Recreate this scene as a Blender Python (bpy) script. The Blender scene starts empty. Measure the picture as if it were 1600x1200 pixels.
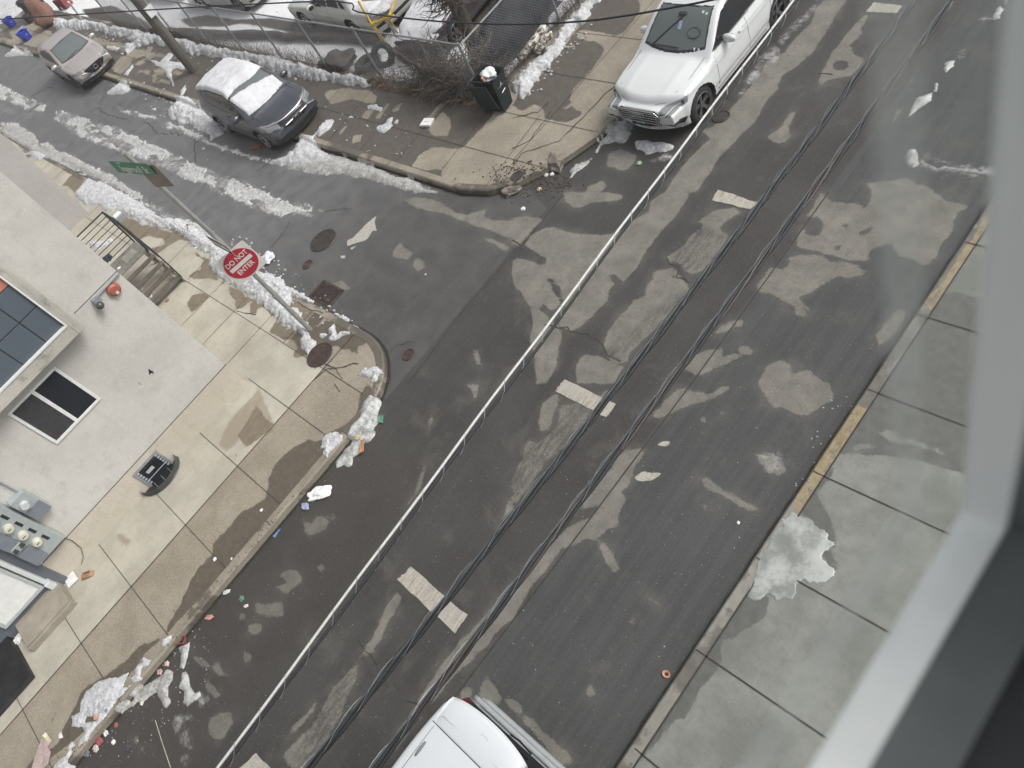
import bpy, bmesh, math, random
import numpy as np
from mathutils import Vector, Matrix
random.seed(7)
rng = np.random.default_rng(5)
S = bpy.context.scene
COL = S.collection

# ------------------------------------------------------------------ camera
CH = 11.0                       # height of the window we look out of
FPX = 1241.81                   # focal length in photo pixels (1600 wide)
MC = np.array([[0.6948828876318319, 0.6077528798246394, -0.38441411204754716],
               [0.3615684504605665, -0.7573501365132431, -0.543772954784363],
               [-0.6216156594777771, 0.23886650620844552, -0.7460139168298263]])
cam_d = bpy.data.cameras.new('camera')
cam = bpy.data.objects.new('camera', cam_d)
COL.objects.link(cam)
cam_d.sensor_width = 36.0
cam_d.lens = FPX / 1600 * 36.0
cam_d.clip_start = 0.004
cam_d.clip_end = 500
m4 = Matrix.Identity(4)
for i in range(3):
    m4[i][0] = MC[0][i]; m4[i][1] = -MC[1][i]; m4[i][2] = -MC[2][i]
m4[2][3] = CH
cam.matrix_world = m4
cam_d.dof.use_dof = True
cam_d.dof.focus_distance = 17.0
cam_d.dof.aperture_fstop = 7.0
S.camera = cam

# ------------------------------------------------------------------ light
SUN_EL, SUN_AZ = math.radians(48), math.radians(48)
w = bpy.data.worlds.new('World'); S.world = w; w.use_nodes = True
nt = w.node_tree; nt.nodes.clear()
out = nt.nodes.new('ShaderNodeOutputWorld'); bg = nt.nodes.new('ShaderNodeBackground')
sky = nt.nodes.new('ShaderNodeTexSky'); sky.sky_type = 'NISHITA'; sky.sun_disc = False
sky.sun_elevation = SUN_EL; sky.sun_rotation = SUN_AZ
sky.air_density = 1.0; sky.dust_density = 6.0; sky.ozone_density = 1.0
hsv = nt.nodes.new('ShaderNodeHueSaturation'); hsv.inputs['Saturation'].default_value = 0.18
bg.inputs['Strength'].default_value = 0.13
nt.links.new(sky.outputs[0], hsv.inputs['Color']); nt.links.new(hsv.outputs[0], bg.inputs['Color'])
nt.links.new(bg.outputs[0], out.inputs['Surface'])
sl = bpy.data.lights.new('sun', 'SUN'); sl.energy = 1.3; sl.angle = math.radians(22); sl.color = (1.0, 0.965, 0.91)
sun = bpy.data.objects.new('sun', sl); COL.objects.link(sun)
sd = Vector((math.sin(SUN_AZ) * math.cos(SUN_EL), math.cos(SUN_AZ) * math.cos(SUN_EL), math.sin(SUN_EL)))
sun.rotation_euler = sd.to_track_quat('Z', 'Y').to_euler()
sun.location = sd * 60
S.view_settings.view_transform = 'Standard'; S.view_settings.look = 'None'
S.view_settings.exposure = 0.30; S.view_settings.gamma = 1.0
S.cycles.max_bounces = 5; S.cycles.diffuse_bounces = 2; S.cycles.glossy_bounces = 3; S.cycles.transparent_max_bounces = 8

# ------------------------------------------------------------------ geometry helpers
def ray(x, y): return MC.T @ np.array([x - 800.0, y - 600.0, FPX])
def G(x, y, z=0.0):
    d = ray(x, y); t = (z - CH) / d[2]
    return np.array([d[0] * t, d[1] * t])
def T(c, r, pts): return [(c * 400 + u / 4, r * 300 + v / 4) for u, v in pts]
def GP(pts, z=0.0): return np.array([G(x, y, z) for x, y in pts])

_lat = rng.random((256, 256))
def vnoise(x, y):
    xi = np.floor(x).astype(int); yi = np.floor(y).astype(int); fx = x - xi; fy = y - yi
    fx = fx * fx * (3 - 2 * fx); fy = fy * fy * (3 - 2 * fy)
    a = _lat[xi & 255, yi & 255]; b = _lat[(xi + 1) & 255, yi & 255]
    c = _lat[xi & 255, (yi + 1) & 255]; d = _lat[(xi + 1) & 255, (yi + 1) & 255]
    return (a * (1 - fx) + b * fx) * (1 - fy) + (c * (1 - fx) + d * fx) * fy
def fbm(x, y, o=4):
    s = 0; a = .5; n = 0
    for i in range(o):
        s = s + a * vnoise(x + 17.3 * i, y - 9.1 * i); n += a; a *= .55; x = x * 2.03; y = y * 2.03
    return s / n * 2 - 1

def inner(P, poly):
    """signed distance of points to a polygon, positive inside"""
    poly = np.asarray(poly); a = poly; b = np.roll(poly, -1, 0)
    out = np.empty(len(P))
    for s in range(0, len(P), 20000):
        p = P[s:s + 20000]
        d = b - a; L2 = (d ** 2).sum(1) + 1e-12
        ap = p[:, None] - a[None]
        t = np.clip((ap * d).sum(2) / L2, 0, 1)
        dist = np.sqrt((((ap - t[..., None] * d)) ** 2).sum(2)).min(1)
        c = (a[:, 1] > p[:, 1, None]) != (b[:, 1] > p[:, 1, None])
        with np.errstate(divide='ignore', invalid='ignore'):
            xx = (b[:, 0] - a[:, 0]) * (p[:, 1, None] - a[:, 1]) / (b[:, 1] - a[:, 1]) + a[:, 0]
        ins = (c & (p[:, 0, None] < xx)).sum(1) % 2 == 1
        out[s:s + 20000] = np.where(ins, dist, -dist)
    return out
def attr_from(P, polys, lim=.5):
    v = np.full(len(P), -lim)
    for q in polys:
        q = np.asarray(q); lo = q.min(0) - lim; hi = q.max(0) + lim
        m = ((P >= lo) & (P <= hi)).all(1)
        if m.any(): v[m] = np.maximum(v[m], np.clip(inner(P[m], q), -lim, lim))
    return v

class MB:
    def __init__(s): s.v = []; s.f = []; s.n = 0
    def add(s, V, F):
        V = np.asarray(V, float).reshape(-1, 3); s.v.append(V)
        s.f += [tuple(int(i) + s.n for i in f) for f in F]; s.n += len(V); return s
    def box(s, c, d, rz=0, ry=0, rx=0):
        x, y, z = [q / 2 for q in d]
        V = np.array([(-x, -y, -z), (x, -y, -z), (x, y, -z), (-x, y, -z), (-x, -y, z), (x, -y, z), (x, y, z), (-x, y, z)])
        if rz or ry or rx:
            R = np.array((Matrix.Rotation(rz, 3, 'Z') @ Matrix.Rotation(ry, 3, 'Y') @ Matrix.Rotation(rx, 3, 'X')))
            V = V @ R.T
        return s.add(V + np.array(c), [(0, 3, 2, 1), (4, 5, 6, 7), (0, 1, 5, 4), (1, 2, 6, 5), (2, 3, 7, 6), (3, 0, 4, 7)])
    def bx(s, x0, x1, y0, y1, z0, z1): return s.box(((x0 + x1) / 2, (y0 + y1) / 2, (z0 + z1) / 2), (abs(x1 - x0), abs(y1 - y0), abs(z1 - z0)))
    def prism(s, poly, z0, z1):
        poly = np.asarray(poly, float)
        a = 0.5 * np.sum(poly[:, 0] * np.roll(poly[:, 1], -1) - np.roll(poly[:, 0], -1) * poly[:, 1])
        if a < 0: poly = poly[::-1]
        n = len(poly); V = [(x, y, z0) for x, y in poly] + [(x, y, z1) for x, y in poly]
        F = [tuple(range(n - 1, -1, -1)), tuple(range(n, 2 * n))] + [(i, (i + 1) % n, n + (i + 1) % n, n + i) for i in range(n)]
        return s.add(V, F)
    def tube(s, pts, r, k=8, cap=True):
        pts = [Vector(p) for p in pts]; n = len(pts)
        rs = r if hasattr(r, '__len__') else [r] * n
        V = []; prev = None
        for i, p in enumerate(pts):
            t = (pts[min(i + 1, n - 1)] - pts[max(i - 1, 0)])
            if t.length < 1e-9: t = Vector((0, 0, 1))
            t.normalize()
            if prev is None:
                a = Vector((0, 0, 1)) if abs(t.z) < .9 else Vector((1, 0, 0)); u = t.cross(a).normalized()
            else:
                u = (prev - t * prev.dot(t))
                u = u.normalized() if u.length > 1e-6 else t.orthogonal().normalized()
            prev = u; vv = t.cross(u)
            for j in range(k):
                an = 2 * math.pi * j / k
                V.append(p + (u * math.cos(an) + vv * math.sin(an)) * rs[i])
        F = [(i * k + j, i * k + (j + 1) % k, (i + 1) * k + (j + 1) % k, (i + 1) * k + j) for i in range(n - 1) for j in range(k)]
        if cap: F += [tuple(range(k - 1, -1, -1)), tuple((n - 1) * k + j for j in range(k))]
        return s.add([tuple(v) for v in V], F)
    def cyl(s, c, r, h, k=20, axis='z', r2=None):
        c = Vector(c); a = {'x': Vector((1, 0, 0)), 'y': Vector((0, 1, 0)), 'z': Vector((0, 0, 1))}[axis]
        return s.tube([c - a * h / 2, c + a * h / 2], [r, r if r2 is None else r2], k)
    def blob(s, c, r, k=2, noise=.25, seed=0, flat=1.0):
        bm = bmesh.new(); bmesh.ops.create_icosphere(bm, subdivisions=k, radius=1)
        rr = random.Random(seed); ph = [rr.uniform(0, 9) for _ in range(9)]
        V = []
        for v in bm.verts:
            p = v.co; q = 1 + noise * (math.sin(p.x * 4 + ph[0]) * math.sin(p.y * 5 + ph[1]) + .7 * math.sin(p.z * 7 + ph[2] + p.x * 3) + rr.uniform(-.35, .35))
            V.append((c[0] + p.x * r[0] * q, c[1] + p.y * r[1] * q, c[2] + p.z * r[2] * q))
        F = [tuple(v.index for v in f.verts) for f in bm.faces]; bm.free()
        return s.add(V, F)

def mesh_obj(name, V, F, mat, parent=None, smooth=False, world=False, attrs=None):
    V = np.asarray(V, float)
    if parent is not None and world: V = V - np.array(parent.location)
    me = bpy.data.meshes.new(name)
    if isinstance(F, np.ndarray) and F.ndim == 2:
        nf, k = F.shape
        me.vertices.add(len(V)); me.vertices.foreach_set('co', V.ravel())
        me.loops.add(nf * k); me.loops.foreach_set('vertex_index', F.ravel().astype(np.int32))
        me.polygons.add(nf); me.polygons.foreach_set('loop_start', np.arange(0, nf * k, k, dtype=np.int32))
        me.update(calc_edges=True); me.validate()
    else:
        me.from_pydata([tuple(v) for v in V], [], F); me.update()
    if attrs:
        for k_, a in attrs.items():
            at = me.attributes.new(k_, 'FLOAT', 'POINT'); at.data.foreach_set('value', np.asarray(a, dtype=np.float32))
    if smooth: me.polygons.foreach_set('use_smooth', [True] * len(me.polygons))
    if mat is not None: me.materials.append(mat)
    o = bpy.data.objects.new(name, me); COL.objects.link(o)
    if parent is not None: o.parent = parent
    return o
def obj(name, mb, mat, parent=None, smooth=False, world=False, bevel=0):
    o = mesh_obj(name, np.concatenate(mb.v), mb.f, mat, parent, smooth, world)
    if bevel:
        b = o.modifiers.new('bevel', 'BEVEL'); b.width = bevel; b.segments = 2; b.limit_method = 'ANGLE'; b.angle_limit = math.radians(40)
    return o
def tag(o, label=None, cat=None, group=None, kind=None):
    if label: o['label'] = label
    if cat: o['category'] = cat
    if group: o['group'] = group
    if kind: o['kind'] = kind
    return o
def thing(name, label, cat, loc=(0, 0, 0), rz=0, group=None):
    o = bpy.data.objects.new(name, None); COL.objects.link(o)
    o.location = loc; o.rotation_euler = (0, 0, rz); o.empty_display_size = .2
    return tag(o, label, cat, group)

# ------------------------------------------------------------------ materials
def new_mat(name):
    m = bpy.data.materials.new(name); m.use_nodes = True
    n = m.node_tree.nodes; b = n['Principled BSDF']
    return m, m.node_tree, b
def mix(nt, f, a, b):
    x = nt.nodes.new('ShaderNodeMix'); x.data_type = 'RGBA'
    for s_, v in ((0, f), (6, a), (7, b)):
        if hasattr(v, 'links') or isinstance(v, bpy.types.NodeSocket): nt.links.new(v, x.inputs[s_])
        elif s_ == 0: x.inputs[0].default_value = v
        else: x.inputs[s_].default_value = (*v, 1) if len(v) == 3 else v
    return x.outputs[2]
def math_(nt, op, a, b=0.0, c=None):
    x = nt.nodes.new('ShaderNodeMath'); x.operation = op
    for i, v in enumerate((a, b) if c is None else (a, b, c)):
        if isinstance(v, bpy.types.NodeSocket): nt.links.new(v, x.inputs[i])
        else: x.inputs[i].default_value = v
    return x.outputs[0]
def noise(nt, scale, detail=4, rough=.55, vec=None, dist=0, stretch=None):
    n = nt.nodes.new('ShaderNodeTexNoise'); n.inputs['Scale'].default_value = scale; n.inputs['Detail'].default_value = detail
    n.inputs['Roughness'].default_value = rough; n.inputs['Distortion'].default_value = dist
    if vec is None:
        tc = nt.nodes.new('ShaderNodeNewGeometry'); vec = tc.outputs['Position']
    if stretch:
        mp = nt.nodes.new('ShaderNodeMapping'); mp.inputs['Scale'].default_value = stretch; nt.links.new(vec, mp.inputs[0]); vec = mp.outputs[0]
    nt.links.new(vec, n.inputs['Vector']); return n.outputs['Fac']
def ramp(nt, v, lo, hi, a=0.0, b=1.0):
    x = nt.nodes.new('ShaderNodeMapRange'); x.interpolation_type = 'SMOOTHSTEP'
    nt.links.new(v, x.inputs[0]); x.inputs[1].default_value = lo; x.inputs[2].default_value = hi; x.inputs[3].default_value = a; x.inputs[4].default_value = b
    return x.outputs[0]
def attr(nt, name):
    a = nt.nodes.new('ShaderNodeAttribute'); a.attribute_name = name; return a.outputs['Fac']
def dots(nt, scale, r, keep=.5):
    """sparse small grains: 1 on a grain, 0 elsewhere"""
    vo = nt.nodes.new('ShaderNodeTexVoronoi'); vo.inputs['Scale'].default_value = scale; vo.inputs['Randomness'].default_value = 1.0
    tc = nt.nodes.new('ShaderNodeNewGeometry'); nt.links.new(tc.outputs['Position'], vo.inputs['Vector'])
    sp = nt.nodes.new('ShaderNodeSeparateColor'); nt.links.new(vo.outputs['Color'], sp.inputs[0])
    a = ramp(nt, vo.outputs['Distance'], r * .6, r, 1, 0); b = math_(nt, 'LESS_THAN', sp.outputs[0], keep)
    return math_(nt, 'MULTIPLY', a, b)
def objvec(nt):
    return nt.nodes.new('ShaderNodeTexCoord').outputs['Object']
def bump(nt, b, h, strength=.3, dist=.01):
    x = nt.nodes.new('ShaderNodeBump'); x.inputs['Strength'].default_value = strength; x.inputs['Distance'].default_value = dist
    nt.links.new(h, x.inputs['Height']); nt.links.new(x.outputs[0], b.inputs['Normal'])
def L(nt, s, b, k):
    nt.links.new(s, b.inputs[k])

_mats = {}
def flat(name, col, rough=.6, metal=0, var=.25, scale=8, coat=0, bumps=0):
    """plain stuff with a little dirt and unevenness"""
    if name in _mats: return _mats[name]
    m, nt, b = new_mat(name); v = objvec(nt)
    n = noise(nt, scale, 5, .6, v); n2 = noise(nt, scale * 7, 3, .6, v)
    f = ramp(nt, math_(nt, 'ADD', math_(nt, 'MULTIPLY', n, .7), math_(nt, 'MULTIPLY', n2, .3)), .3, .7)
    dark = tuple(c * (1 - var) for c in col); lite = tuple(min(1, c * (1 + var * .5)) for c in col)
    L(nt, mix(nt, f, dark, lite), b, 'Base Color')
    L(nt, ramp(nt, n2, .3, .7, max(0, rough - .08), min(1, rough + .1)), b, 'Roughness')
    b.inputs['Metallic'].default_value = metal; b.inputs['Coat Weight'].default_value = coat; b.inputs['Coat Roughness'].default_value = .06
    if bumps: bump(nt, b, n2, bumps, .01)
    _mats[name] = m; return m
def glossy(name, col, rough=.08, metal=0, coat=0):
    if name in _mats: return _mats[name]
    m, nt, b = new_mat(name); b.inputs['Base Color'].default_value = (*col, 1)
    v = objvec(nt); n = noise(nt, 6, 3, .5, v)
    L(nt, ramp(nt, n, .3, .8, rough, rough + .06), b, 'Roughness'); b.inputs['Metallic'].default_value = metal; b.inputs['Coat Weight'].default_value = coat
    _mats[name] = m; return m
# ------------------------------------------------------------------ traced outlines (photo pixels, laid onto the ground planes)
DRY = [T(2,1,p) for p in [
 [(0,160),(100,150),(190,170),(185,185),(130,230),(70,300),(40,340),(0,320)],
 [(75,330),(120,270),(200,230),(270,215),(330,245),(440,265),(560,270),(680,245),(740,190),(850,120),(860,60),(950,0),(1110,0),(1090,60),(1000,180),(920,260),(870,330),(810,420),(760,500),(700,560),(640,520),(600,520),(640,570),(620,600),(600,680),(560,720),(500,780),(420,850),(370,870),(290,840),(330,720),(300,600),(250,540),(210,530),(270,640),(310,700),(250,740),(200,700),(170,740),(100,700),(60,640),(0,560),(0,430),(30,410),(120,430),(190,460),(215,430),(150,380)],
 [(110,700),(200,760),(290,840),(310,900),(290,1000),(270,1100),(220,1200),(150,1200),(140,1050),(110,900),(130,850)],
 [(1270,110),(1400,90),(1430,130),(1340,180),(1290,230),(1350,270),(1330,320),(1260,400),(1200,480),(1130,520),(1080,500),(1060,450),(980,440),(970,400),(1060,350),(1120,270),(1180,230),(1190,200),(1150,190)],
 [(900,490),(1010,470),(1040,520),(1090,570),(1110,620),(1030,690),(960,780),(880,870),(800,940),(740,1000),(720,1060),(640,1080),(580,1010),(570,960),(600,870),(680,770),(760,680),(840,640),(830,600),(880,540)],
 [(400,1090),(440,1020),(540,1020),(640,1080),(700,1090),(640,1200),(400,1200)],
 [(1060,1110),(1130,1030),(1230,980),(1310,975),(1320,1030),(1400,1010),(1420,1030),(1330,1080),(1260,1100),(1200,1145),(1150,1150)],
 [(1400,970),(1450,955),(1520,990),(1480,1020),(1420,1010)],
 [(1350,810),(1440,790),(1440,830),(1415,850),(1400,820),(1340,870),(1260,890),(1300,850)],
 [(1530,580),(1610,490),(1610,635),(1540,620)],
 [(330,0),(600,0),(690,20),(680,50),(590,60),(500,70),(440,90),(390,100),(330,60)]]]
DRY += [T(3,1,p) for p in [
 [(330,0),(400,60),(560,70),(600,100),(640,60),(650,-20),(590,-60),(700,-60),(860,-90),(920,-50),(1030,-20),(1040,0),(1110,50),(1250,90),(1180,130),(1170,200),(1130,280),(1080,330),(1050,410),(970,460),(900,410),(830,400),(790,350),(770,290),(750,330),(700,330),(640,360),(620,430),(580,460),(420,400),(300,380),(190,340),(180,290),(210,240),(220,180),(260,130)],
 [(-10,500),(0,480),(130,440),(140,400),(280,385),(400,430),(520,450),(620,490),(580,530),(430,530),(330,590),(200,660),(260,740),(180,740),(100,680),(-10,620)],
 [(100,740),(200,740),(250,780),(180,770)],
 [(-60,1190),(0,1090),(80,1050),(150,1080),(160,1130),(250,1110),(340,1190),(380,1200),(420,1270),(400,1310),(330,1330),(290,1380),(230,1410),(170,1380),(110,1350),(40,1350),(0,1310)],
 [(670,890),(830,720),(860,760),(800,880),(700,960)]]]
DRY += [T(3,0,p) for p in [
 [(490,0),(400,140),(300,300),(180,420),(80,480),(60,560),(0,620),(-80,760),(-300,980),(-440,1200),(-650,1200),(-500,1000),(-370,870),(-410,820),(-300,760),(-230,680),(-160,600),(-40,440),(0,380),(100,330),(180,230),(270,140),(300,60),(340,0)],
 [(640,90),(610,130),(580,180),(590,210),(510,280),(540,340),(600,370),(570,430),(530,470),(440,490),(370,500),(320,550),(310,540),(330,480),(330,450),(370,380),(420,300),(500,200),(560,130),(600,90)],
 [(0,850),(80,800),(150,690),(170,700),(130,800),(150,850),(90,900),(20,890)],
 [(770,760),(800,700),(830,690),(790,770)],
 [(-1000,960),(-920,930),(-820,970),(-840,1030),(-900,1070),(-1000,1040)],
 [(-1130,1170),(-1040,1130),(-1000,1160),(-1040,1200),(-1140,1200)]]]
DRY += [T(1,1,p) for p in [
 [(920,50),(1000,30),(1150,60),(1250,130),(1320,140),(1440,105),(1420,150),(1500,180),(1610,180),(1610,300),(1540,270),(1400,220),(1260,165),(1180,130),(1080,125),(960,80)],
 [(1430,295),(1480,290),(1590,350),(1560,380),(1500,340)],
 [(905,305),(920,350),(990,380),(940,430),(860,400),(850,370)],
 [(1000,400),(1050,430),(1060,470),(1010,495),(980,450)],
 [(470,570),(530,555),(600,600),(540,620)],
 [(1340,960),(1390,1000),(1410,1080),(1380,1070)]]]
DRY += [T(1,2,p) for p in [
 [(290,860),(350,870),(380,820),(430,825),(455,860),(430,910),(310,950)],
 [(470,820),(490,815),(495,840),(480,850)], [(935,770),(1000,650),(1050,500),(1070,520),(1010,680),(960,760)],
 [(1370,100),(1390,30),(1400,0),(1320,0),(1350,40)], [(1100,150),(1110,200),(1075,300),(1085,220)],
 [(1530,870),(1600,650),(1610,780),(1560,830)], [(385,1140),(420,1130),(425,1160),(390,1160)],
 [(140,1190),(200,1155),(260,1160),(290,1210),(280,1240),(200,1250),(180,1220)]]]
DRY += [T(2,2,p) for p in [
 [(190,120),(280,60),(290,100),(270,170),(240,290),(180,290),(165,230)],
 [(300,130),(440,120),(600,40),(540,180),(470,200),(440,300),(360,380),(280,430),(200,500),(120,620),(60,700),(20,760),(0,740),(0,600),(60,470),(90,350),(150,380),(230,320),(290,250)],
 [(700,420),(810,400),(830,430),(770,510),(740,600),(690,680),(730,720),(680,800),(660,890),(600,910),(540,960),(600,1010),(640,1080),(680,1160),(640,1180),(590,1130),(560,1040),(500,970),(450,960),(400,1010),(300,1030),(240,1130),(180,1200),(100,1300),(0,1480),(-60,1510),(-160,1630),(-250,1730),(-370,1840),(-490,1980),(-650,2180),(-720,2300),(-780,2300),(-700,2150),(-540,1900),(-400,1700),(-250,1530),(-100,1370),(0,1270),(90,1200),(150,1120),(250,1000),(340,910),(420,850),(500,830),(540,760),(460,770),(400,800),(460,720),(560,600),(620,520),(660,450)],
 [(860,200),(960,100),(1020,50),(1070,30),(1200,60),(1260,90),(1150,120),(1050,160),(960,200),(900,210)],
 [(1240,70),(1300,20),(1360,10),(1370,35),(1290,75)],
 [(1185,590),(1230,585),(1290,650),(1370,680),(1450,720),(1530,790),(1515,800),(1430,775),(1370,730),(1300,680),(1215,660)],
 [(1180,215),(1205,205),(1205,235),(1185,235)], [(1300,165),(1330,160),(1330,190),(1295,190)], [(1160,295),(1195,305),(1180,317)],
 [(1185,760),(1215,760),(1215,785),(1190,785)], [(1510,440),(1600,430),(1700,500),(1720,540),(1660,570),(1600,530),(1560,500)]]]
DRY += [T(1,3,p) for p in [
 [(880,100),(910,130),(880,200),(800,350),(730,480),(640,520),(620,650),(560,800),(500,920),(430,1050),(330,1200),(200,1200),(175,1120),(240,1040),(340,950),(420,820),(480,700),(560,620),(640,530),(690,430),(740,370),(790,230)],
 [(250,920),(350,820),(380,790),(360,850),(290,930),(200,1000)],
 [(0,170),(60,180),(160,155),(170,250),(120,260),(60,230),(80,265),(0,230)], [(130,70),(180,50),(240,60),(200,110),(160,100)],
 [(0,310),(40,300),(30,360),(-20,370),(-60,340)], [(265,140),(285,135),(280,155)],
 [(1400,680),(1440,600),(1490,690),(1535,760),(1520,800),(1470,810),(1395,780)], [(1290,700),(1350,700),(1350,760),(1260,780)],
 [(1560,780),(1600,770),(1660,820),(1670,860),(1750,900),(1800,980),(1870,1040),(1950,1100),(1990,1160),(1900,1180),(1800,1060),(1700,940)]]]
DRY += [T(2,3,p) for p in [[(840,120),(900,150),(930,190),(880,170)], [(725,260),(760,270),(770,300),(740,290)], [(465,700),(490,680),(520,730),(500,760),(470,745)]]]
DRY += [T(0,3,p) for p in [
 [(1300,890),(1400,850),(1450,850),(1455,920),(1400,1010),(1340,1020),(1300,970)], [(1320,560),(1360,540),(1400,590),(1430,620),(1380,635),(1330,600)],
 [(1200,500),(1260,510),(1300,560),(1290,590),(1230,540)], [(1290,650),(1340,690),(1380,750),(1340,760),(1290,700)], [(1530,480),(1570,490),(1565,530),(1530,550),(1520,510)],
 [(840,990),(870,1000),(865,1050),(840,1040)], [(880,1070),(905,1065),(890,1115)], [(1500,240),(1530,240),(1530,280),(1505,270)], [(1540,310),(1600,300),(1600,370)]]]
HOLES = [T(3,0,[(410,400),(450,370),(500,385),(510,420),(460,445),(415,435)]), T(3,1,[(215,200),(250,155),(320,150),(345,190),(340,240),(300,278),(240,265)]),
 T(3,1,[(0,400),(60,370),(130,400),(130,450),(80,485),(20,460)]), T(3,1,[(415,340),(455,335),(460,365),(420,365)]), T(3,1,[(450,200),(500,205),(480,225)]), T(3,1,[(565,265),(650,215),(660,225),(610,265)]),
 T(3,1,[(280,365),(420,400),(640,450),(640,470),(420,425),(300,390)]),
 T(2,1,[(1160,310),(1185,310),(1185,335),(1160,335)]), T(2,1,[(1000,518),(1025,518),(1025,540),(1000,540)]), T(2,1,[(840,735),(860,735),(860,752),(840,752)]), T(2,1,[(1285,162),(1305,162),(1305,182),(1285,182)]),
 T(2,1,[(0,360),(60,330),(120,390),(215,410),(200,460),(120,430),(30,410)])]
MOTTLE = [T(2,2,[(300,130),(440,120),(620,40),(540,180),(440,300),(280,430),(120,620),(20,760),(-60,740),(0,560),(90,330),(200,300)]), T(2,1,[(570,1010),(1000,640),(1110,620),(880,870),(640,1100)]),
 T(1,3,[(640,520),(730,480),(560,820),(330,1200),(200,1200),(300,1000),(500,700)]), T(2,1,[(980,440),(1180,200),(1350,270),(1200,480),(1080,500)])]
LINES = [T(2,2,[(760,590),(820,540),(900,560),(920,545),(935,560),(920,575),(880,600),(800,610)]), T(2,2,[(900,380),(950,350),(1000,365),(960,390)]),
 T(1,1,[(755,145),(700,190),(640,250),(600,290),(570,300),(570,340),(620,320),(690,300),(730,240),(760,250),(740,190)]), T(1,1,[(590,350),(625,330),(615,350),(590,365)]), T(1,1,[(525,400),(560,395),(555,415),(530,415)]),
 T(1,1,[(375,112),(390,105),(430,122),(420,130)]), T(3,0,[(1480,-10),(1480,30),(1500,30),(1500,-10)])]
BAR = [[(620,907),(642,886),(730,962),(711,989)], [(868,611),(882,593),(963,632),(947,653)], [(1112,313),(1122,296),(1186,318),(1176,326),(1170,327)], [(1353,19),(1365,4),(1409,9),(1402,21)], [(360,1215),(400,1177),(470,1250),(430,1290)]]
PUD = [T(1,1,[(490,690),(560,640),(680,590),(760,570),(940,600),(1010,650),(1000,700),(900,760),(860,820),(840,940),(800,1020),(760,1080),(700,1090),(650,1050),(640,980),(680,900),(720,820),(690,780),(640,750),(560,740)]),
 T(0,0,[(60,760),(150,690),(210,690),(280,640),(330,640),(180,740),(110,790)]), T(0,0,[(320,900),(420,880),(440,920),(400,930),(370,915)]), T(0,0,[(-10,640),(120,690),(90,720),(-10,700)]),
 T(1,0,[(900,1180),(1100,1200),(1300,1230),(1200,1300),(900,1280)])]
SLUSH = [T(0,0,[(-20,510),(40,540),(120,590),(200,620),(290,650),(270,700),(200,690),(120,660),(60,640),(-20,610)]),
 T(0,0,[(350,690),(420,700),(500,730),(600,770),(700,790),(800,830),(900,880),(1000,920),(1080,960),(1200,1020),(1300,1060),(1400,1100),(1600,1165),(1720,1230),(1820,1260),(1920,1270),(1955,1305),(1940,1360),(1840,1330),(1740,1360),(1600,1310),(1500,1260),(1400,1220),(1250,1150),(1100,1090),(1000,1040),(900,1000),(800,960),(700,930),(600,900),(480,850),(400,790),(340,740)]),
 [(0,190),(20,190),(50,207),(57,225),(75,222),(88,235),(110,240),(140,258),(165,268),(190,285),(215,300),(230,315),(260,330),(300,345),(330,362),(345,375),(330,380),(300,362),(262,345),(205,306),(175,290),(140,272),(100,245),(60,226),(0,200)],
 T(0,0,[(720,650),(790,690),(870,710),(960,720),(990,745),(900,740),(800,710),(740,690)]),
 T(0,0,[(1000,760),(1060,760),(1150,800),(1240,830),(1330,890),(1420,920),(1530,960),(1660,985),(1700,1010),(1600,1005),(1500,970),(1400,940),(1300,900),(1200,860),(1100,810),(1020,790)]),
 T(1,0,[(0,970),(60,990),(180,980),(300,1010),(500,1000),(700,1030),(800,1070),(900,1110),(1040,1150),(1130,1200),(1000,1200),(880,1170),(800,1150),(700,1110),(620,1110),(540,1080),(440,1090),(300,1070),(180,1050),(60,1010)]),
 T(2,0,[(560,910),(640,790),(700,740),(790,750),(760,830),(700,890),(640,880)]), T(2,0,[(870,1000),(940,970),(1030,960),(1000,1000),(900,1010)]),
 T(3,0,[(60,260),(150,150),(190,130),(280,30),(320,0),(290,70),(230,130),(150,210),(80,290),(40,400),(0,420),(0,390),(50,340),(-30,400),(-60,480),(-150,560),(-160,600),(-180,590),(-120,460),(-20,330)]),
 T(3,0,[(950,960),(1000,970),(1060,1000),(1110,1010),(1180,1050),(1250,1040),(1400,1040),(1420,1100),(1330,1105),(1200,1080),(1150,1080),(1030,1060),(950,1040)]),
 T(3,0,[(1190,330),(1210,300),(1245,300),(1200,355)]), T(3,0,[(1330,120),(1400,90),(1420,110),(1360,140)]),
 T(0,3,[(1085,900),(1130,870),(1145,900),(1130,940),(1170,960),(1165,1000),(1195,1020),(1195,1060),(1150,1070),(1125,1050),(1130,1000),(1100,970)]),
 T(0,3,[(1240,740),(1280,720),(1290,800),(1260,830),(1240,800)]), T(0,3,[(1140,1140),(1170,1110),(1180,1130),(1150,1170)]), T(0,3,[(1160,870),(1190,870),(1190,900),(1170,910)]),
 T(3,2,[(-60,430),(-20,425),(60,430),(120,520),(60,560),(0,560),(-30,500)])]
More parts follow.
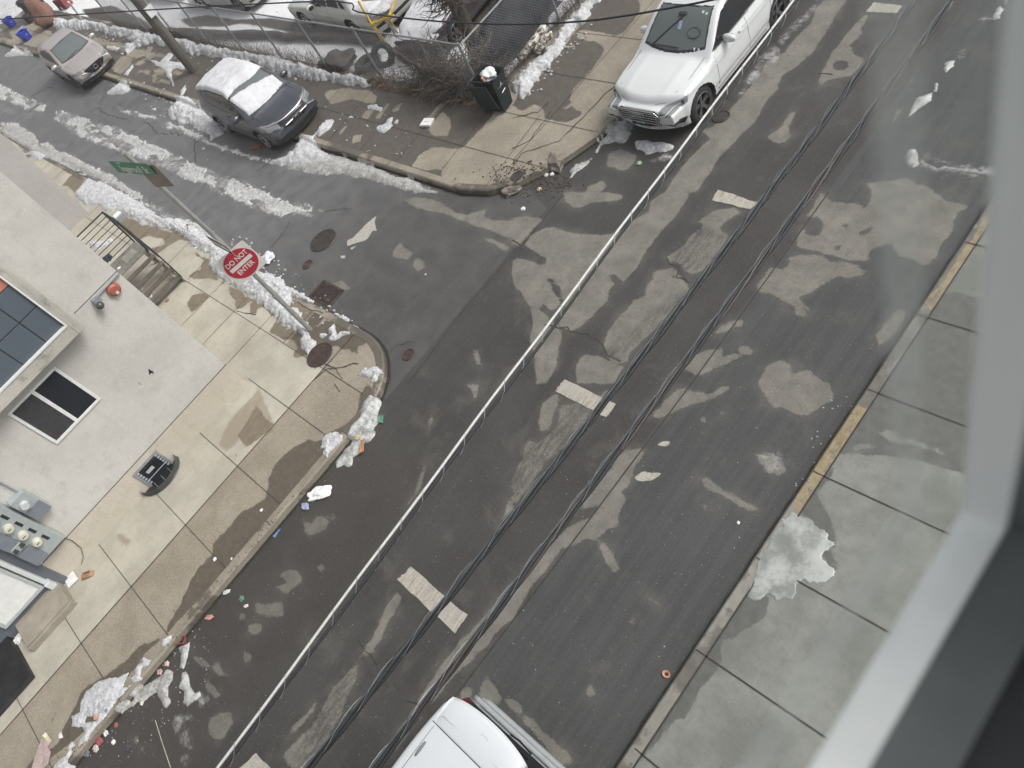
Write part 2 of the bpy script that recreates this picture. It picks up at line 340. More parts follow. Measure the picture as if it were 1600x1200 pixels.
# ------------------------------------------------------------------ road
KXL, KXR, YS, YN, FX = -11.47, -3.66, 3.0, 7.1, -15.07
xs = np.concatenate([np.arange(-75, -30, .3), np.arange(-30, -16, .13), np.arange(-16, -3.2, .062), np.array([-2.5, -1, 2, 8, 20.])])
ys = np.concatenate([np.array([-60, -30, -15.]), np.arange(-9, 12, .062), np.arange(12, 20, .1), np.arange(20, 34, .5), np.array([40, 60, 90.])])
X_, Y_ = np.meshgrid(xs, ys, indexing='ij')
P2 = np.stack([X_.ravel(), Y_.ravel()], 1)
nx, ny = len(xs), len(ys)
idx = np.arange(nx * ny).reshape(nx, ny)
FQ = np.stack([idx[:-1, :-1], idx[1:, :-1], idx[1:, 1:], idx[:-1, 1:]], -1).reshape(-1, 4)
a_dry = attr_from(P2, [GP(p) for p in DRY]); a_hole = attr_from(P2, [GP(p) for p in HOLES]); a_dry = np.minimum(a_dry, -a_hole)
a_mot = attr_from(P2, [GP(p) for p in MOTTLE]); a_line = attr_from(P2, [GP(p) for p in LINES]); a_pud = attr_from(P2, [GP(p) for p in PUD]); a_sl = attr_from(P2, [GP(p) for p in SLUSH])
old = inner(P2, [(KXL, 2.0), (KXL, 7.4), (-13, 8), (-80, 8), (-80, 2)])        # older, paler side street; haze and wet sky sheen also put into its tone
Z = np.zeros(len(P2)); Z[(P2[:, 0] > 4) | (P2[:, 1] < -12) | (P2[:, 1] > 33)] = 0
m, nt, b = new_mat('asphalt')
edge = math_(nt, 'ADD', math_(nt, 'MULTIPLY', math_(nt, 'SUBTRACT', noise(nt, 3.2, 6, .62), .5), .17), math_(nt, 'MULTIPLY', math_(nt, 'SUBTRACT', noise(nt, 15, 6, .8), .5), .11))
dry = ramp(nt, math_(nt, 'ADD', attr(nt, 'dry'), edge), -.014, .022)
soft = ramp(nt, math_(nt, 'ADD', attr(nt, 'dry'), edge), -.22, .05)
speck = noise(nt, 90, 3, .75); fine = noise(nt, 26, 5, .75); big = noise(nt, .55, 4, .55); mid = noise(nt, 2.2, 4, .6)
streak = noise(nt, 1.0, 5, .7, stretch=(7.5, .22, 1))
streakx = noise(nt, 1.0, 5, .7, stretch=(.25, 6, 1))
mot = math_(nt, 'MULTIPLY', ramp(nt, attr(nt, 'mottle'), -.1, .1), ramp(nt, math_(nt, 'ADD', math_(nt, 'MULTIPLY', noise(nt, 1.0, 7, .75, stretch=(14, 3.2, 1)), .6), math_(nt, 'MULTIPLY', fine, .4)), .42, .56))
hole = ramp(nt, noise(nt, 5.5, 5, .8), .64, .70)
dryf = math_(nt, 'MULTIPLY', dry, math_(nt, 'SUBTRACT', 1.0, math_(nt, 'MULTIPLY', math_(nt, 'MAXIMUM', mot, hole), .78)))
wetc = mix(nt, ramp(nt, big, .3, .7), (.036, .033, .031), (.056, .054, .051))
wetc = mix(nt, ramp(nt, streak, .40, .70, 0, .22), wetc, (.080, .078, .075)); wetc = mix(nt, ramp(nt, fine, .35, .7, 0, .35), wetc, (.082, .078, .072))
sx = nt.nodes.new('ShaderNodeSeparateXYZ'); gg = nt.nodes.new('ShaderNodeNewGeometry'); nt.links.new(gg.outputs['Position'], sx.inputs[0])
newlane = ramp(nt, math_(nt, 'ADD', sx.outputs[0], math_(nt, 'MULTIPLY', big, .02)), -6.21, -6.19)     # fresher strip by the right kerb, seam at x -6.2
wetc = mix(nt, math_(nt, 'MULTIPLY', newlane, .6), wetc, mix(nt, ramp(nt, streak, .3, .7), (.050, .055, .056), (.078, .084, .085)))
old_hazef = math_(nt, 'MULTIPLY', ramp(nt, attr(nt, 'old'), -.02, .02), ramp(nt, math_(nt, 'ADD', sx.outputs[0], math_(nt, 'MULTIPLY', mid, 2.0)), -19.5, -12.5, 1.0, .30))
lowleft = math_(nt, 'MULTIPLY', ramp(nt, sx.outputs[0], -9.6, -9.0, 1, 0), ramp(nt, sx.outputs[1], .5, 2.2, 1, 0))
wetc = mix(nt, math_(nt, 'MULTIPLY', old_hazef, .85), wetc, mix(nt, ramp(nt, mid, .3, .7), (.112, .114, .116), (.172, .174, .176)))  # part of this pale, bluish tone stands in for haze and sky sheen
wetc = mix(nt, math_(nt, 'MULTIPLY', math_(nt, 'MULTIPLY', soft, .6), ramp(nt, mid, .35, .65)), wetc, (.115, .108, .096))
blot = ramp(nt, noise(nt, 1.3, 6, .7, dist=.5), .54, .70, 0, .38); wetc = mix(nt, blot, wetc, (.125, .118, .105))
dryc = mix(nt, ramp(nt, mid, .3, .7), (.150, .143, .126), (.225, .216, .190)); dryc = mix(nt, ramp(nt, noise(nt, 4.5, 6, .75, dist=.4), .46, .66, 0, .55), dryc, (.105, .10, .088))
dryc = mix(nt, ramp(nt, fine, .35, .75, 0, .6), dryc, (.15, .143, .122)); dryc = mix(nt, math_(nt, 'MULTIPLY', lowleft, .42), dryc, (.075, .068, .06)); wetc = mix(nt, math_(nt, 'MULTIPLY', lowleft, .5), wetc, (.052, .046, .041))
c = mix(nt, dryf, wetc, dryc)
pa = math_(nt, 'MULTIPLY', ramp(nt, math_(nt, 'ADD', attr(nt, 'line'), math_(nt, 'MULTIPLY', edge, .35)), -.01, .01), ramp(nt, fine, .36, .46))
c = mix(nt, pa, c, (.42, .40, .35))
slv = math_(nt, 'ADD', attr(nt, 'slush'), math_(nt, 'MULTIPLY', math_(nt, 'SUBTRACT', noise(nt, 5, 6, .7), .5), .5))
slf = math_(nt, 'MULTIPLY', ramp(nt, slv, -.06, .10), ramp(nt, math_(nt, 'ADD', math_(nt, 'MULTIPLY', noise(nt, 1.0, 7, .72, dist=1.2, stretch=(1.6, 4.5, 1)), .75), math_(nt, 'MULTIPLY', noise(nt, 7, 5, .75), .25)), .42, .53))
slf = math_(nt, 'MULTIPLY', slf, ramp(nt, attr(nt, 'slush'), -.3, .0))
c = mix(nt, math_(nt, 'MULTIPLY', slf, .62), c, mix(nt, ramp(nt, noise(nt, 2.4, 7, .75), .38, .66), (.21, .205, .195), (.60, .605, .61)))
g_ = noise(nt, 34, 7, .85); c = mix(nt, ramp(nt, g_, .30, .52, .55, 0), c, (.030, .029, .028)); c = mix(nt, ramp(nt, g_, .52, .70, 0, .30), c, (.24, .235, .22)); c = mix(nt, ramp(nt, speck, .60, .74, 0, .6), c, mix(nt, .5, c, (.36, .35, .33)))
c = mix(nt, ramp(nt, speck, .2, .42, .35, 0), c, (.03, .029, .028))
c = mix(nt, math_(nt, 'MULTIPLY', dots(nt, 13, .10, .35), .75), c, (.36, .35, .33)); c = mix(nt, math_(nt, 'MULTIPLY', dots(nt, 22, .16, .5), .30), c, (.26, .25, .235)); c = mix(nt, math_(nt, 'MULTIPLY', dots(nt, 9, .10, .4), .6), c, (.02, .02, .02))
L(nt, c, b, 'Base Color')
pud = ramp(nt, math_(nt, 'ADD', attr(nt, 'puddle'), math_(nt, 'MULTIPLY', edge, .6)), -.05, .12)
ro = math_(nt, 'ADD', ramp(nt, mid, .3, .7, .40, .62), math_(nt, 'SUBTRACT', math_(nt, 'MULTIPLY', dryf, .35), math_(nt, 'MULTIPLY', old_hazef, .10)))
ro = math_(nt, 'ADD', math_(nt, 'MULTIPLY', ro, math_(nt, 'SUBTRACT', 1.0, pud)), math_(nt, 'MULTIPLY', pud, .12))
L(nt, ro, b, 'Roughness'); b.inputs['IOR'].default_value = 1.4
bh = math_(nt, 'ADD', math_(nt, 'MULTIPLY', fine, .5), math_(nt, 'ADD', math_(nt, 'MULTIPLY', speck, .4), math_(nt, 'MULTIPLY', slf, .8)))
bh = math_(nt, 'MULTIPLY', bh, math_(nt, 'SUBTRACT', 1.0, pud)); bump(nt, b, bh, .45, .012)
M_ASPH = m
road = mesh_obj('road', np.column_stack([P2, Z]), FQ, M_ASPH, attrs=dict(dry=a_dry, mottle=a_mot, line=a_line, puddle=a_pud, slush=a_sl, old=np.clip(old, -.5, .5)), smooth=True)
tag(road, kind='structure')
# crosswise lane bars of worn cream thermoplastic
m, nt, b = new_mat('worn_thermoplastic'); v = noise(nt, 30, 6, .75); g2 = noise(nt, 1, 5, .7, stretch=(22, 2.5, 1)); s2 = noise(nt, 2.4, 4, .6)
c = mix(nt, ramp(nt, math_(nt, 'ADD', math_(nt, 'MULTIPLY', g2, .6), math_(nt, 'MULTIPLY', v, .4)), .30, .64), (.17, .16, .14), (.47, .44, .37)); c = mix(nt, ramp(nt, s2, .45, .7, 0, .55), c, (.36, .35, .33))
L(nt, c, b, 'Base Color'); b.inputs['Roughness'].default_value = .7; bump(nt, b, v, .3, .004)
M_BAR = m
LANE = ['bar nearest the bottom middle under the twisted dark cable', 'bar in the middle of the picture', 'bar half under the cable below the white SUV', 'bar farthest away at the top edge', 'bar cut off by the bottom edge']
for i, q in enumerate(BAR):
    p = GP(q); mb = MB()
    n_ = []
    for k in range(len(p)):
        a_, b_ = p[k], p[(k + 1) % len(p)]
        for t_ in np.linspace(0, 1, 9)[:-1]:
            jj = rng.normal(0, .008, 2); n_.append(a_ + (b_ - a_) * t_ + jj)
    mb.prism(n_, .002, .008)
    tag(obj('lane_bar', mb, M_BAR), 'worn cream painted ' + LANE[i], 'road marking', 'cream bars painted along the middle of the street')
# cracks and saw cuts in the asphalt
M_DARK = flat('dark_seam', (.045, .040, .035), .85, var=.4)
def ribbon(mb, pts, w_, z, jit=0.0, step=.12):
    pts = [np.asarray(p, float) for p in pts]; o_ = []
    for a_, b_ in zip(pts[:-1], pts[1:]):
        n = max(1, int(np.linalg.norm(b_ - a_) / step))
        for k in range(n): o_.append(a_ + (b_ - a_) * k / n + (rng.normal(0, jit, 2) if jit and (k or len(o_)) else 0))
    o_.append(pts[-1]); V = []; F = []
    for i, p in enumerate(o_):
        d = o_[min(i + 1, len(o_) - 1)] - o_[max(i - 1, 0)]; d = d / (np.linalg.norm(d) + 1e-9); nn = np.array([-d[1], d[0]]) * w_ * (.5 if not jit else rng.uniform(.25, .75))
        V += [(*(p - nn), z), (*(p + nn), z)]
        if i: F.append((2 * i - 2, 2 * i, 2 * i + 1, 2 * i - 1))
    mb.add(V, F)
mb = MB()
for q, w_, j in [(T(3,1,[(380,0),(0,535)]) + [(1080,600),(855,900),(710,1090)], .025, 0), ([(800,400),(727,480),(675,550),(637,600)], .018, .006), (T(2,1,[(200,830),(300,850),(400,880),(500,910),(560,970),(600,1020),(680,1060)]), .025, .02),
                 (T(1,3,[(860,670),(890,700),(910,720)]), .02, .02), (T(1,3,[(930,780),(960,800),(1000,800),(1060,830)]), .022, .02), (T(2,1,[(970,410),(990,450),(1040,480),(1050,530),(1110,570)]), .03, .03),
                 (T(0,0,[(560,700),(600,670),(680,720),(760,740),(800,740)]), .03, .04), (T(0,0,[(900,760),(950,800),(1000,830),(1150,840)]), .03, .04), (T(0,0,[(1215,870),(1220,950),(1222,1010)]), .03, .03), (T(0,0,[(200,600),(300,545),(330,550)]), .03, .02),
                 (T(0,0,[(100,760),(250,650)]), .04, .05), (T(0,0,[(660,1000),(760,940)]), .025, 0), (T(0,0,[(420,920),(460,890)]), .025, 0), (T(1,1,[(90,350),(150,280),(210,190)]), .025, .02), (T(1,0,[(0,1070),(80,1020)]), .03, .03), (T(1,1,[(440,120),(520,110),(600,105)]), .02, .02),
                 (T(1,1,[(830,1090),(840,1000),(880,950),(960,930)]), .02, .03), (T(3,0,[(310,460),(405,466)]), .03, .01), (T(2,1,[(0,300),(60,340),(320,20)]), .03, .01), (T(2,1,[(1530,280),(1600,300)]), .02, .01), (T(1,3,[(640,400),(680,470),(760,560)]), .02, .02)]:
    ribbon(mb, GP(q), w_, .004, j)
tag(obj('road_crack', mb, M_DARK), kind='structure')

# ------------------------------------------------------------------ kerbs and sidewalks
def arc(cx, cy, r, a0, a1, n=14): return [(cx + r * math.cos(math.radians(a0 + (a1 - a0) * i / n)), cy + r * math.sin(math.radians(a0 + (a1 - a0) * i / n))) for i in range(n + 1)]
PATH_S = [(KXL, -30), (KXL, -12)] + [(KXL, y) for y in np.arange(-9, 1.3, 1.5)] + arc(-13.1, 1.37, 1.63, 0, 90) + [(x, YS) for x in np.arange(-14.5, -75, -1.5)]
PATH_N = [(x, YN) for x in np.arange(-75, -14.2, 1.5)] + [(-13.95, 7.1), (-13.2, 7.28), (-12.6, 7.75), (-12.0, 8.6), (-11.62, 9.5), (KXL, 10.6)] + [(KXL, y) for y in np.arange(12, 60, 1.5)]
PATH_R = [(KXR, y) for y in np.arange(-30, 60, 1.5)]
def kerb(name, path, w_, mat, top=.158):
    path = [np.asarray(p, float) for p in path]; V = []; F = []
    for i, p in enumerate(path):
        d = path[min(i + 1, len(path) - 1)] - path[max(i - 1, 0)]; d /= np.linalg.norm(d); nn = np.array([-d[1], d[0]])
        for (o_, z) in ((0, -.02), (0, top - .03), (.03 * np.sign(w_), top), (w_, top), (w_, .0)):
            V.append((*(p + nn * o_), z + (rng.normal(0, .002) if z > .05 else 0)))
        if i:
            for k in range(4): F.append(((i - 1) * 5 + k, i * 5 + k, i * 5 + k + 1, (i - 1) * 5 + k + 1) if w_ > 0 else ((i - 1) * 5 + k + 1, i * 5 + k + 1, i * 5 + k, (i - 1) * 5 + k))
    return mesh_obj(name, V, F, mat)
def conc(name, cols, wetcol, agg=.5, extra=None, rough=.8):
    m, nt, b = new_mat(name)
    e = math_(nt, 'ADD', math_(nt, 'MULTIPLY', math_(nt, 'SUBTRACT', noise(nt, 2.6, 6, .6), .5), .22), math_(nt, 'MULTIPLY', math_(nt, 'SUBTRACT', noise(nt, 12, 4, .7), .5), .07))
    wet = ramp(nt, math_(nt, 'ADD', attr(nt, 'wet'), e), -.01, .02); damp = ramp(nt, math_(nt, 'ADD', attr(nt, 'damp'), e), -.02, .06)
    n1 = noise(nt, 1.1, 5, .6); n2 = noise(nt, 6, 5, .65); n3 = noise(nt, 26, 4, .75); n4 = noise(nt, 110, 2, .6)
    c = mix(nt, ramp(nt, n1, .35, .65), cols[0], cols[1]); c = mix(nt, ramp(nt, n2, .45, .75, 0, .45), c, cols[2])
    g3 = math_(nt, 'ADD', math_(nt, 'MULTIPLY', n3, .5), math_(nt, 'MULTIPLY', n4, .5))
    c = mix(nt, ramp(nt, g3, .35, .5, agg, 0), c, tuple(q * .45 for q in cols[0]))
    c = mix(nt, ramp(nt, g3, .54, .68, 0, agg), c, tuple(min(1, q * 1.5) for q in cols[1]))
    c = mix(nt, math_(nt, 'MULTIPLY', damp, .55), c, (.20, .155, .10))
    wc = mix(nt, ramp(nt, n2, .3, .7), wetcol, tuple(q * 1.35 for q in wetcol)); wc = mix(nt, ramp(nt, g3, .5, .65, 0, agg * .6), wc, tuple(q * 2.2 for q in wetcol))
    c = mix(nt, wet, c, wc)
    c = mix(nt, math_(nt, 'MULTIPLY', dots(nt, 24, .26, .6), .30 * agg + .06), c, tuple(q * .40 for q in cols[0])); c = mix(nt, math_(nt, 'MULTIPLY', dots(nt, 19, .20, .5), .30 * agg + .04), c, tuple(min(1, q * 1.7) for q in cols[1])); c = mix(nt, math_(nt, 'MULTIPLY', dots(nt, 1.9, .055, .4), .55), c, (.05, .045, .04))
    if extra: c = extra(nt, c, e)
    L(nt, c, b, 'Base Color'); L(nt, math_(nt, 'SUBTRACT', rough, math_(nt, 'MULTIPLY', wet, .32)), b, 'Roughness')
    bump(nt, b, g3, .5, .008); return m
def slab(name, poly, mat, dx, wetp, dampp=(), z=.15, skirt=None):
    poly = np.asarray(poly, float); lo, hi = poly.min(0), poly.max(0)
    gx = np.arange(lo[0], hi[0] + dx, dx); gy = np.arange(lo[1], hi[1] + dx, dx)
    A, B = np.meshgrid(gx, gy, indexing='ij'); P = np.stack([A.ravel(), B.ravel()], 1); n1, n2 = len(gx), len(gy)
    ix = np.arange(n1 * n2).reshape(n1, n2); F = np.stack([ix[:-1, :-1], ix[1:, :-1], ix[1:, 1:], ix[:-1, 1:]], -1).reshape(-1, 4)
    cen = P[F].mean(1); ins = inner(cen, poly) > 0; F = F[ins]
    used = np.unique(F); mp = np.full(len(P), -1); mp[used] = np.arange(len(used)); P = P[used]; F = mp[F]
    zz = z + .006 * fbm(P[:, 0] * .5, P[:, 1] * .5, 3)
    return tag(mesh_obj(name, np.column_stack([P, zz]), F, mat, attrs=dict(wet=attr_from(P, [GP(q, z) for q in wetp]), damp=attr_from(P, [GP(q, z) for q in dampp])), smooth=True), kind='structure')
WL = [T(1,2,[(70,600),(100,540),(150,460),(230,400),(330,350),(410,345),(470,300),(560,250),(620,200),(650,80),(700,-20),(740,100),(700,240),(590,390),(450,520),(400,600),(300,680),(130,840),(0,990),(-60,1050),(-300,1300),(-500,1500),(-700,1700),(-1100,2200),(-1500,2500),(-1400,2350),(-1230,2250),(-1210,2160),(-1120,2000),(-1080,1900),(-1020,1860),(-900,1800),(-800,1720),(-730,1630),(-650,1610),(-560,1560),(-540,1480),(-480,1380),(-400,1200),(-360,1150),(-280,1060),(-270,1000),(-200,920),(-100,810),(0,750),(60,720),(80,650)]),
 T(1,2,[(0,130),(60,220),(110,250),(60,310),(0,360),(-60,400),(-120,330),(-60,240)]),
 T(1,1,[(240,990),(330,920),(380,850),(440,800),(600,860),(680,900),(690,960),(640,960),(630,1020),(500,960),(440,1000),(330,1010),(270,1040),(230,1020)]),
 T(1,1,[(-20,690),(60,730),(130,800),(90,870),(160,920),(240,930),(260,1000),(320,950),(400,820),(460,760),(330,640),(200,640),(60,600)]),
 T(0,1,[(780,150),(900,200),(1000,230),(1130,270),(1190,340),(1260,400),(1340,440),(1370,560),(1500,620),(1620,700),(1600,790),(1560,770),(1560,690),(1490,740),(1400,560),(1300,540),(1200,550),(1180,520),(1250,480),(1270,430),(1230,400),(1180,330),(1130,290),(1040,350),(980,390),(940,350),(1030,330),(1010,290),(920,270),(860,300),(790,260),(720,200)]),
 T(0,1,[(1200,640),(1260,630),(1320,650),(1240,720),(1200,750),(1160,700)]), T(0,1,[(380,320),(420,310),(440,330),(400,345)]),
 [(97,290),(110,275),(126,270),(140,274),(134,284),(118,303),(108,292)], [(28,225),(38,232),(60,226),(45,250)],
 T(0,1,[(960,440),(1010,470),(1060,480),(1100,500),(1080,530),(1000,500)])]
DL = [T(0,2,[(1620,20),(1540,120),(1450,210),(1390,300),(1370,370),(1410,430),(1460,400),(1500,350),(1620,330),(1720,300),(1700,200)]), T(0,1,[(1160,700),(1200,660),(1300,650),(1240,740),(1190,750)]), T(0,2,[(720,930),(760,930),(820,980),(800,1010),(740,980)]), T(0,1,[(1260,800),(1290,790),(1280,820)]), T(0,2,[(1300,0),(1400,-60),(1500,-20),(1440,60)])]
def lichen(nt, c, e):      # mossy dirt near the wall foot and a cleaner cream band of newer slabs
    return mix(nt, ramp(nt, noise(nt, 1.7, 6, .7), .56, .72, 0, .4), c, (.27, .255, .18))
M_CREAM = conc('cream_concrete', [(.35, .33, .275), (.45, .425, .355), (.30, .28, .232)], (.15, .125, .09), .22, lichen)
M_AGG = conc('aggregate_concrete', [(.235, .205, .158), (.30, .265, .21), (.205, .18, .14)], (.080, .067, .051), .85)
M_AGGN = conc('north_concrete', [(.23, .205, .16), (.30, .27, .215), (.19, .17, .135)], (.075, .066, .056), .8)
south_in = [p for p in PATH_S]
def inset(path, d):
    path = [np.asarray(p, float) for p in path]; o_ = []
    for i, p in enumerate(path):
        t_ = path[min(i + 1, len(path) - 1)] - path[max(i - 1, 0)]; t_ /= np.linalg.norm(t_); o_.append(p + np.array([-t_[1], t_[0]]) * d)
    return o_
SIN = inset(PATH_S, .09)
agg_poly = [(-13.35, -14)] + [p for p in SIN if p[1] > -12.5 and p[0] > -15.2] + [(-15.0, 2.91), (-15.0, 1.83), (-13.35, 1.83)]
for nm_, q_ in (('sidewalk_base', [(-75, -14), (-13, -14)] + [(p[0], p[1]) for p in inset(PATH_S, .12) if p[1] > -12] + [(-75, 2.88)]), ('sidewalk_base', [p for p in inset(PATH_N, .12)] + [(-15.6, 60), (-15.6, 9.80), (-75, 9.80)]), ('sidewalk_base', [(KXR + .12, -12), (-.05, -12), (-.05, 34), (KXR + .12, 34)])):
    mb = MB(); mb.prism(q_, .01, .138); tag(obj(nm_, mb, flat('slab_bed', (.17, .155, .13), .85)), kind='structure')
slab('sidewalk', agg_poly, M_AGG, .065, WL, DL)
slab('sidewalk', [(-16.3, -14), (-13.35, -14), (-13.35, 1.83), (-16.3, 1.83)], M_CREAM, .065, WL, DL)
slab('sidewalk', [(-75, -.5), (-16.2, -.5), (-16.2, 1.80), (-14.9, 1.80), (-14.9, 2.91), (-75, 2.91)], M_CREAM, .10, WL, DL, z=.1525)
WN = [T(1,0,[(200,440),(830,540),(1150,610),(1450,660),(1500,700),(1300,920),(1170,1060),(1150,1140),(1000,1110),(700,1010),(380,890),(-100,600),(-600,400)]), T(2,0,[(470,-40),(790,-40),(800,80),(700,200),(640,225),(560,200),(430,190),(400,200),(410,240),(520,260),(560,280),(580,320),(530,400),(460,480),(430,510),(390,560),(360,620),(400,690),(450,700),(370,760),(330,770),(200,740),(190,680),(140,650),(60,690),(0,650),(170,480),(300,330),(390,200),(490,80)]),
      T(2,0,[(-60,1200),(60,1080),(150,1060),(250,1000),(280,1080),(350,1060),(330,1130),(200,1200),(100,1260)])]
DN = [T(1,0,[(1160,700),(1210,730),(1215,800),(1190,850),(1100,840),(1060,790),(1110,760)]), T(1,0,[(1100,920),(1290,930),(1160,1060),(1060,1060),(980,1040),(1030,960)]), T(1,0,[(430,570),(540,550),(700,570),(760,600),(740,650),(680,640),(600,620),(520,640),(460,650)]),
      T(1,0,[(690,690),(730,690),(700,750),(660,730)]), T(1,0,[(840,700),(900,640),(920,640),(880,700)]), T(1,0,[(740,740),(830,640),(840,645),(760,750)]), T(1,0,[(520,830),(560,780),(570,785),(530,840)]), T(1,0,[(600,850),(660,840),(650,880),(600,900)]), T(1,0,[(940,690),(990,655),(985,665),(950,700)]), T(1,0,[(1040,760),(1160,640),(1180,650),(1080,770)]),
      T(0,0,[(700,430),(760,350),(830,350),(800,420),(760,460)]), T(0,0,[(850,400),(890,370),(900,390),(870,410)]), T(0,0,[(60,200),(200,150),(330,210),(220,300),(100,260)]), T(0,0,[(900,330),(940,290),(950,300),(920,345)]), T(2,0,[(340,285),(370,280),(400,295),(370,305),(345,300)]), T(2,0,[(320,670),(360,660),(370,675),(330,680)])]
NIN = inset(PATH_N, .09)
north_poly = [p for p in NIN] + [(-15.55, 60), (-15.55, 9.86), (-75, 9.86)]
nwalk = slab('sidewalk', [p for p in north_poly], M_AGGN, .10, WN, ())
# dry streaks cut out of the wet part of the north walk
me = nwalk.data; n = len(me.vertices); co = np.empty(n * 3); me.vertices.foreach_get('co', co); P = co.reshape(-1, 3)[:, :2]
d_ = attr_from(P, [GP(q, .15) for q in DN]); w0 = np.empty(n); me.attributes['wet'].data.foreach_get('value', w0)
far = (P[:, 0] < -24) & (d_ < 0)
w0 = np.minimum(w0, -d_); w0[far] = np.clip(.25 * fbm(P[far, 0] * .35, P[far, 1] * 2.2, 4) + .06, -.5, .5)
me.attributes['wet'].data.foreach_set('value', w0.astype(np.float32))
# right-hand walk: pale grey, with a yellow kerb
ICE = [(1238,797),(1270,815),(1298,850),(1282,865),(1300,888),(1305,900),(1285,910),(1258,908),(1246,915),(1248,925),(1232,938),(1212,938),(1200,928),(1178,942),(1170,930),(1175,905),(1180,876),(1200,845),(1225,812)]
WR = [T(2,3,[(1510,-20),(1560,60),(1600,150),(1580,240),(1500,310),(1430,340),(1370,390),(1300,400),(1310,480),(1300,560),(1250,630),(1180,700),(1130,800),(1080,920),(1040,900),(970,960),(870,1070),(800,1130),(760,1210),(700,1230),(760,1100),(800,1040),(880,900),(930,800),(1050,650),(1140,500),(1170,410),(1240,400),(1250,340),(1310,200),(1420,40)]),
 T(3,2,[(430,470),(480,440),(700,450),(820,470),(900,465),(1130,530),(1280,580),(1700,500),(1800,-200),(1370,-515),(1280,-540),(1160,-570),(1050,-560),(700,0),(560,130),(400,400)]),
 T(3,2,[(430,470),(400,580),(350,650),(320,690),(350,770),(400,850),(430,1000),(400,1050),(430,1150),(420,1230),(380,1200),(330,1050),(390,1000),(280,870),(190,800),(200,720),(330,580)])]
DR = [T(3,2,[(700,290),(790,290),(820,330),(900,350),(1060,390),(1130,440),(1040,430),(880,380),(760,340)]), T(3,2,[(520,370),(600,370),(700,390),(640,405),(530,420)])]
YEL = T(3,1,[(1420,60),(1430,200),(1360,270),(1260,450),(1170,580),(1080,700),(1040,760),(960,700),(1060,590),(1150,470),(1270,280)])
YEL2 = T(3,2,[(520,130),(620,130),(590,240),(520,310),(480,400),(410,480),(370,570),(290,680),(240,780),(170,830),(130,800),(180,680),(250,590),(280,510),(370,390),(460,260)])
YEL3 = T(3,2,[(150,790),(190,800),(100,930),(20,1010),(-40,1080),(-50,1060),(20,960),(90,840)])
def yellow(nt, c, e):
    y = ramp(nt, math_(nt, 'ADD', attr(nt, 'damp'), math_(nt, 'MULTIPLY', e, .6)), -.01, .01)
    return mix(nt, math_(nt, 'MULTIPLY', y, ramp(nt, noise(nt, 7, 6, .75), .34, .50)), c, mix(nt, ramp(nt, noise(nt, 9, 4, .6), .3, .7), (.21, .165, .095), (.31, .25, .15)))
M_RIGHT = conc('grey_concrete', [(.150, .156, .141), (.222, .230, .208), (.125, .128, .115)], (.085, .086, .078), .22)
M_KERBR = conc('painted_kerb', [(.20, .195, .17), (.25, .245, .215), (.16, .155, .135)], (.105, .10, .088), .12)
rwalk = slab('sidewalk', [(KXR + .17, -12), (-.06, -12), (-.06, 34), (KXR + .17, 34)], M_RIGHT, .07, WR, ())
me = rwalk.data; n = len(me.vertices); co = np.empty(n * 3); me.vertices.foreach_get('co', co); P = co.reshape(-1, 3)[:, :2]
w0 = np.empty(n); me.attributes['wet'].data.foreach_get('value', w0); w0 = np.minimum(w0, -attr_from(P, [GP(q, .15) for q in DR])); me.attributes['wet'].data.foreach_set('value', w0.astype(np.float32))
# kerbs
m_ks = conc('kerb_concrete', [(.22, .195, .155), (.28, .25, .20), (.17, .15, .12)], (.09, .08, .065), .6)
def kerb_fine(name, path, w_, mat, ya=None, step=.12):
    q = []
    for a_, b_ in zip(path[:-1], path[1:]):
        a_ = np.asarray(a_, float); b_ = np.asarray(b_, float); n = max(1, int(np.linalg.norm(b_ - a_) / step))
        q += [a_ + (b_ - a_) * k / n for k in range(n)]
    q.append(np.asarray(path[-1], float)); q = [p for p in q if -12 < p[1] < 30 and p[0] > -60]
    o = kerb(name, q, w_, mat)
    n = len(o.data.vertices); co = np.empty(n * 3); o.data.vertices.foreach_get('co', co); P = co.reshape(-1, 3)[:, :2]
    wv = .16 * fbm(P[:, 0] * .9, P[:, 1] * .9, 3) - (.02 if ya is None else -.03)
    o.data.attributes.new('wet', 'FLOAT', 'POINT').data.foreach_set('value', wv.astype(np.float32))
    dv = attr_from(P, ya) if ya else np.full(n, -.5)
    o.data.attributes.new('damp', 'FLOAT', 'POINT').data.foreach_set('value', dv.astype(np.float32))
    return tag(o, kind='structure')
M_KERBY = conc('yellow_kerb', [(.20, .195, .17), (.25, .245, .215), (.16, .155, .135)], (.105, .10, .088), .12, yellow)
kerb_fine('kerb', PATH_S, .18, m_ks); kerb_fine('kerb', PATH_N, .18, m_ks)
kerb_fine('kerb', PATH_R, -.18, M_KERBY, [GP(YEL, .15), GP(YEL2, .15), GP(YEL3, .15)])
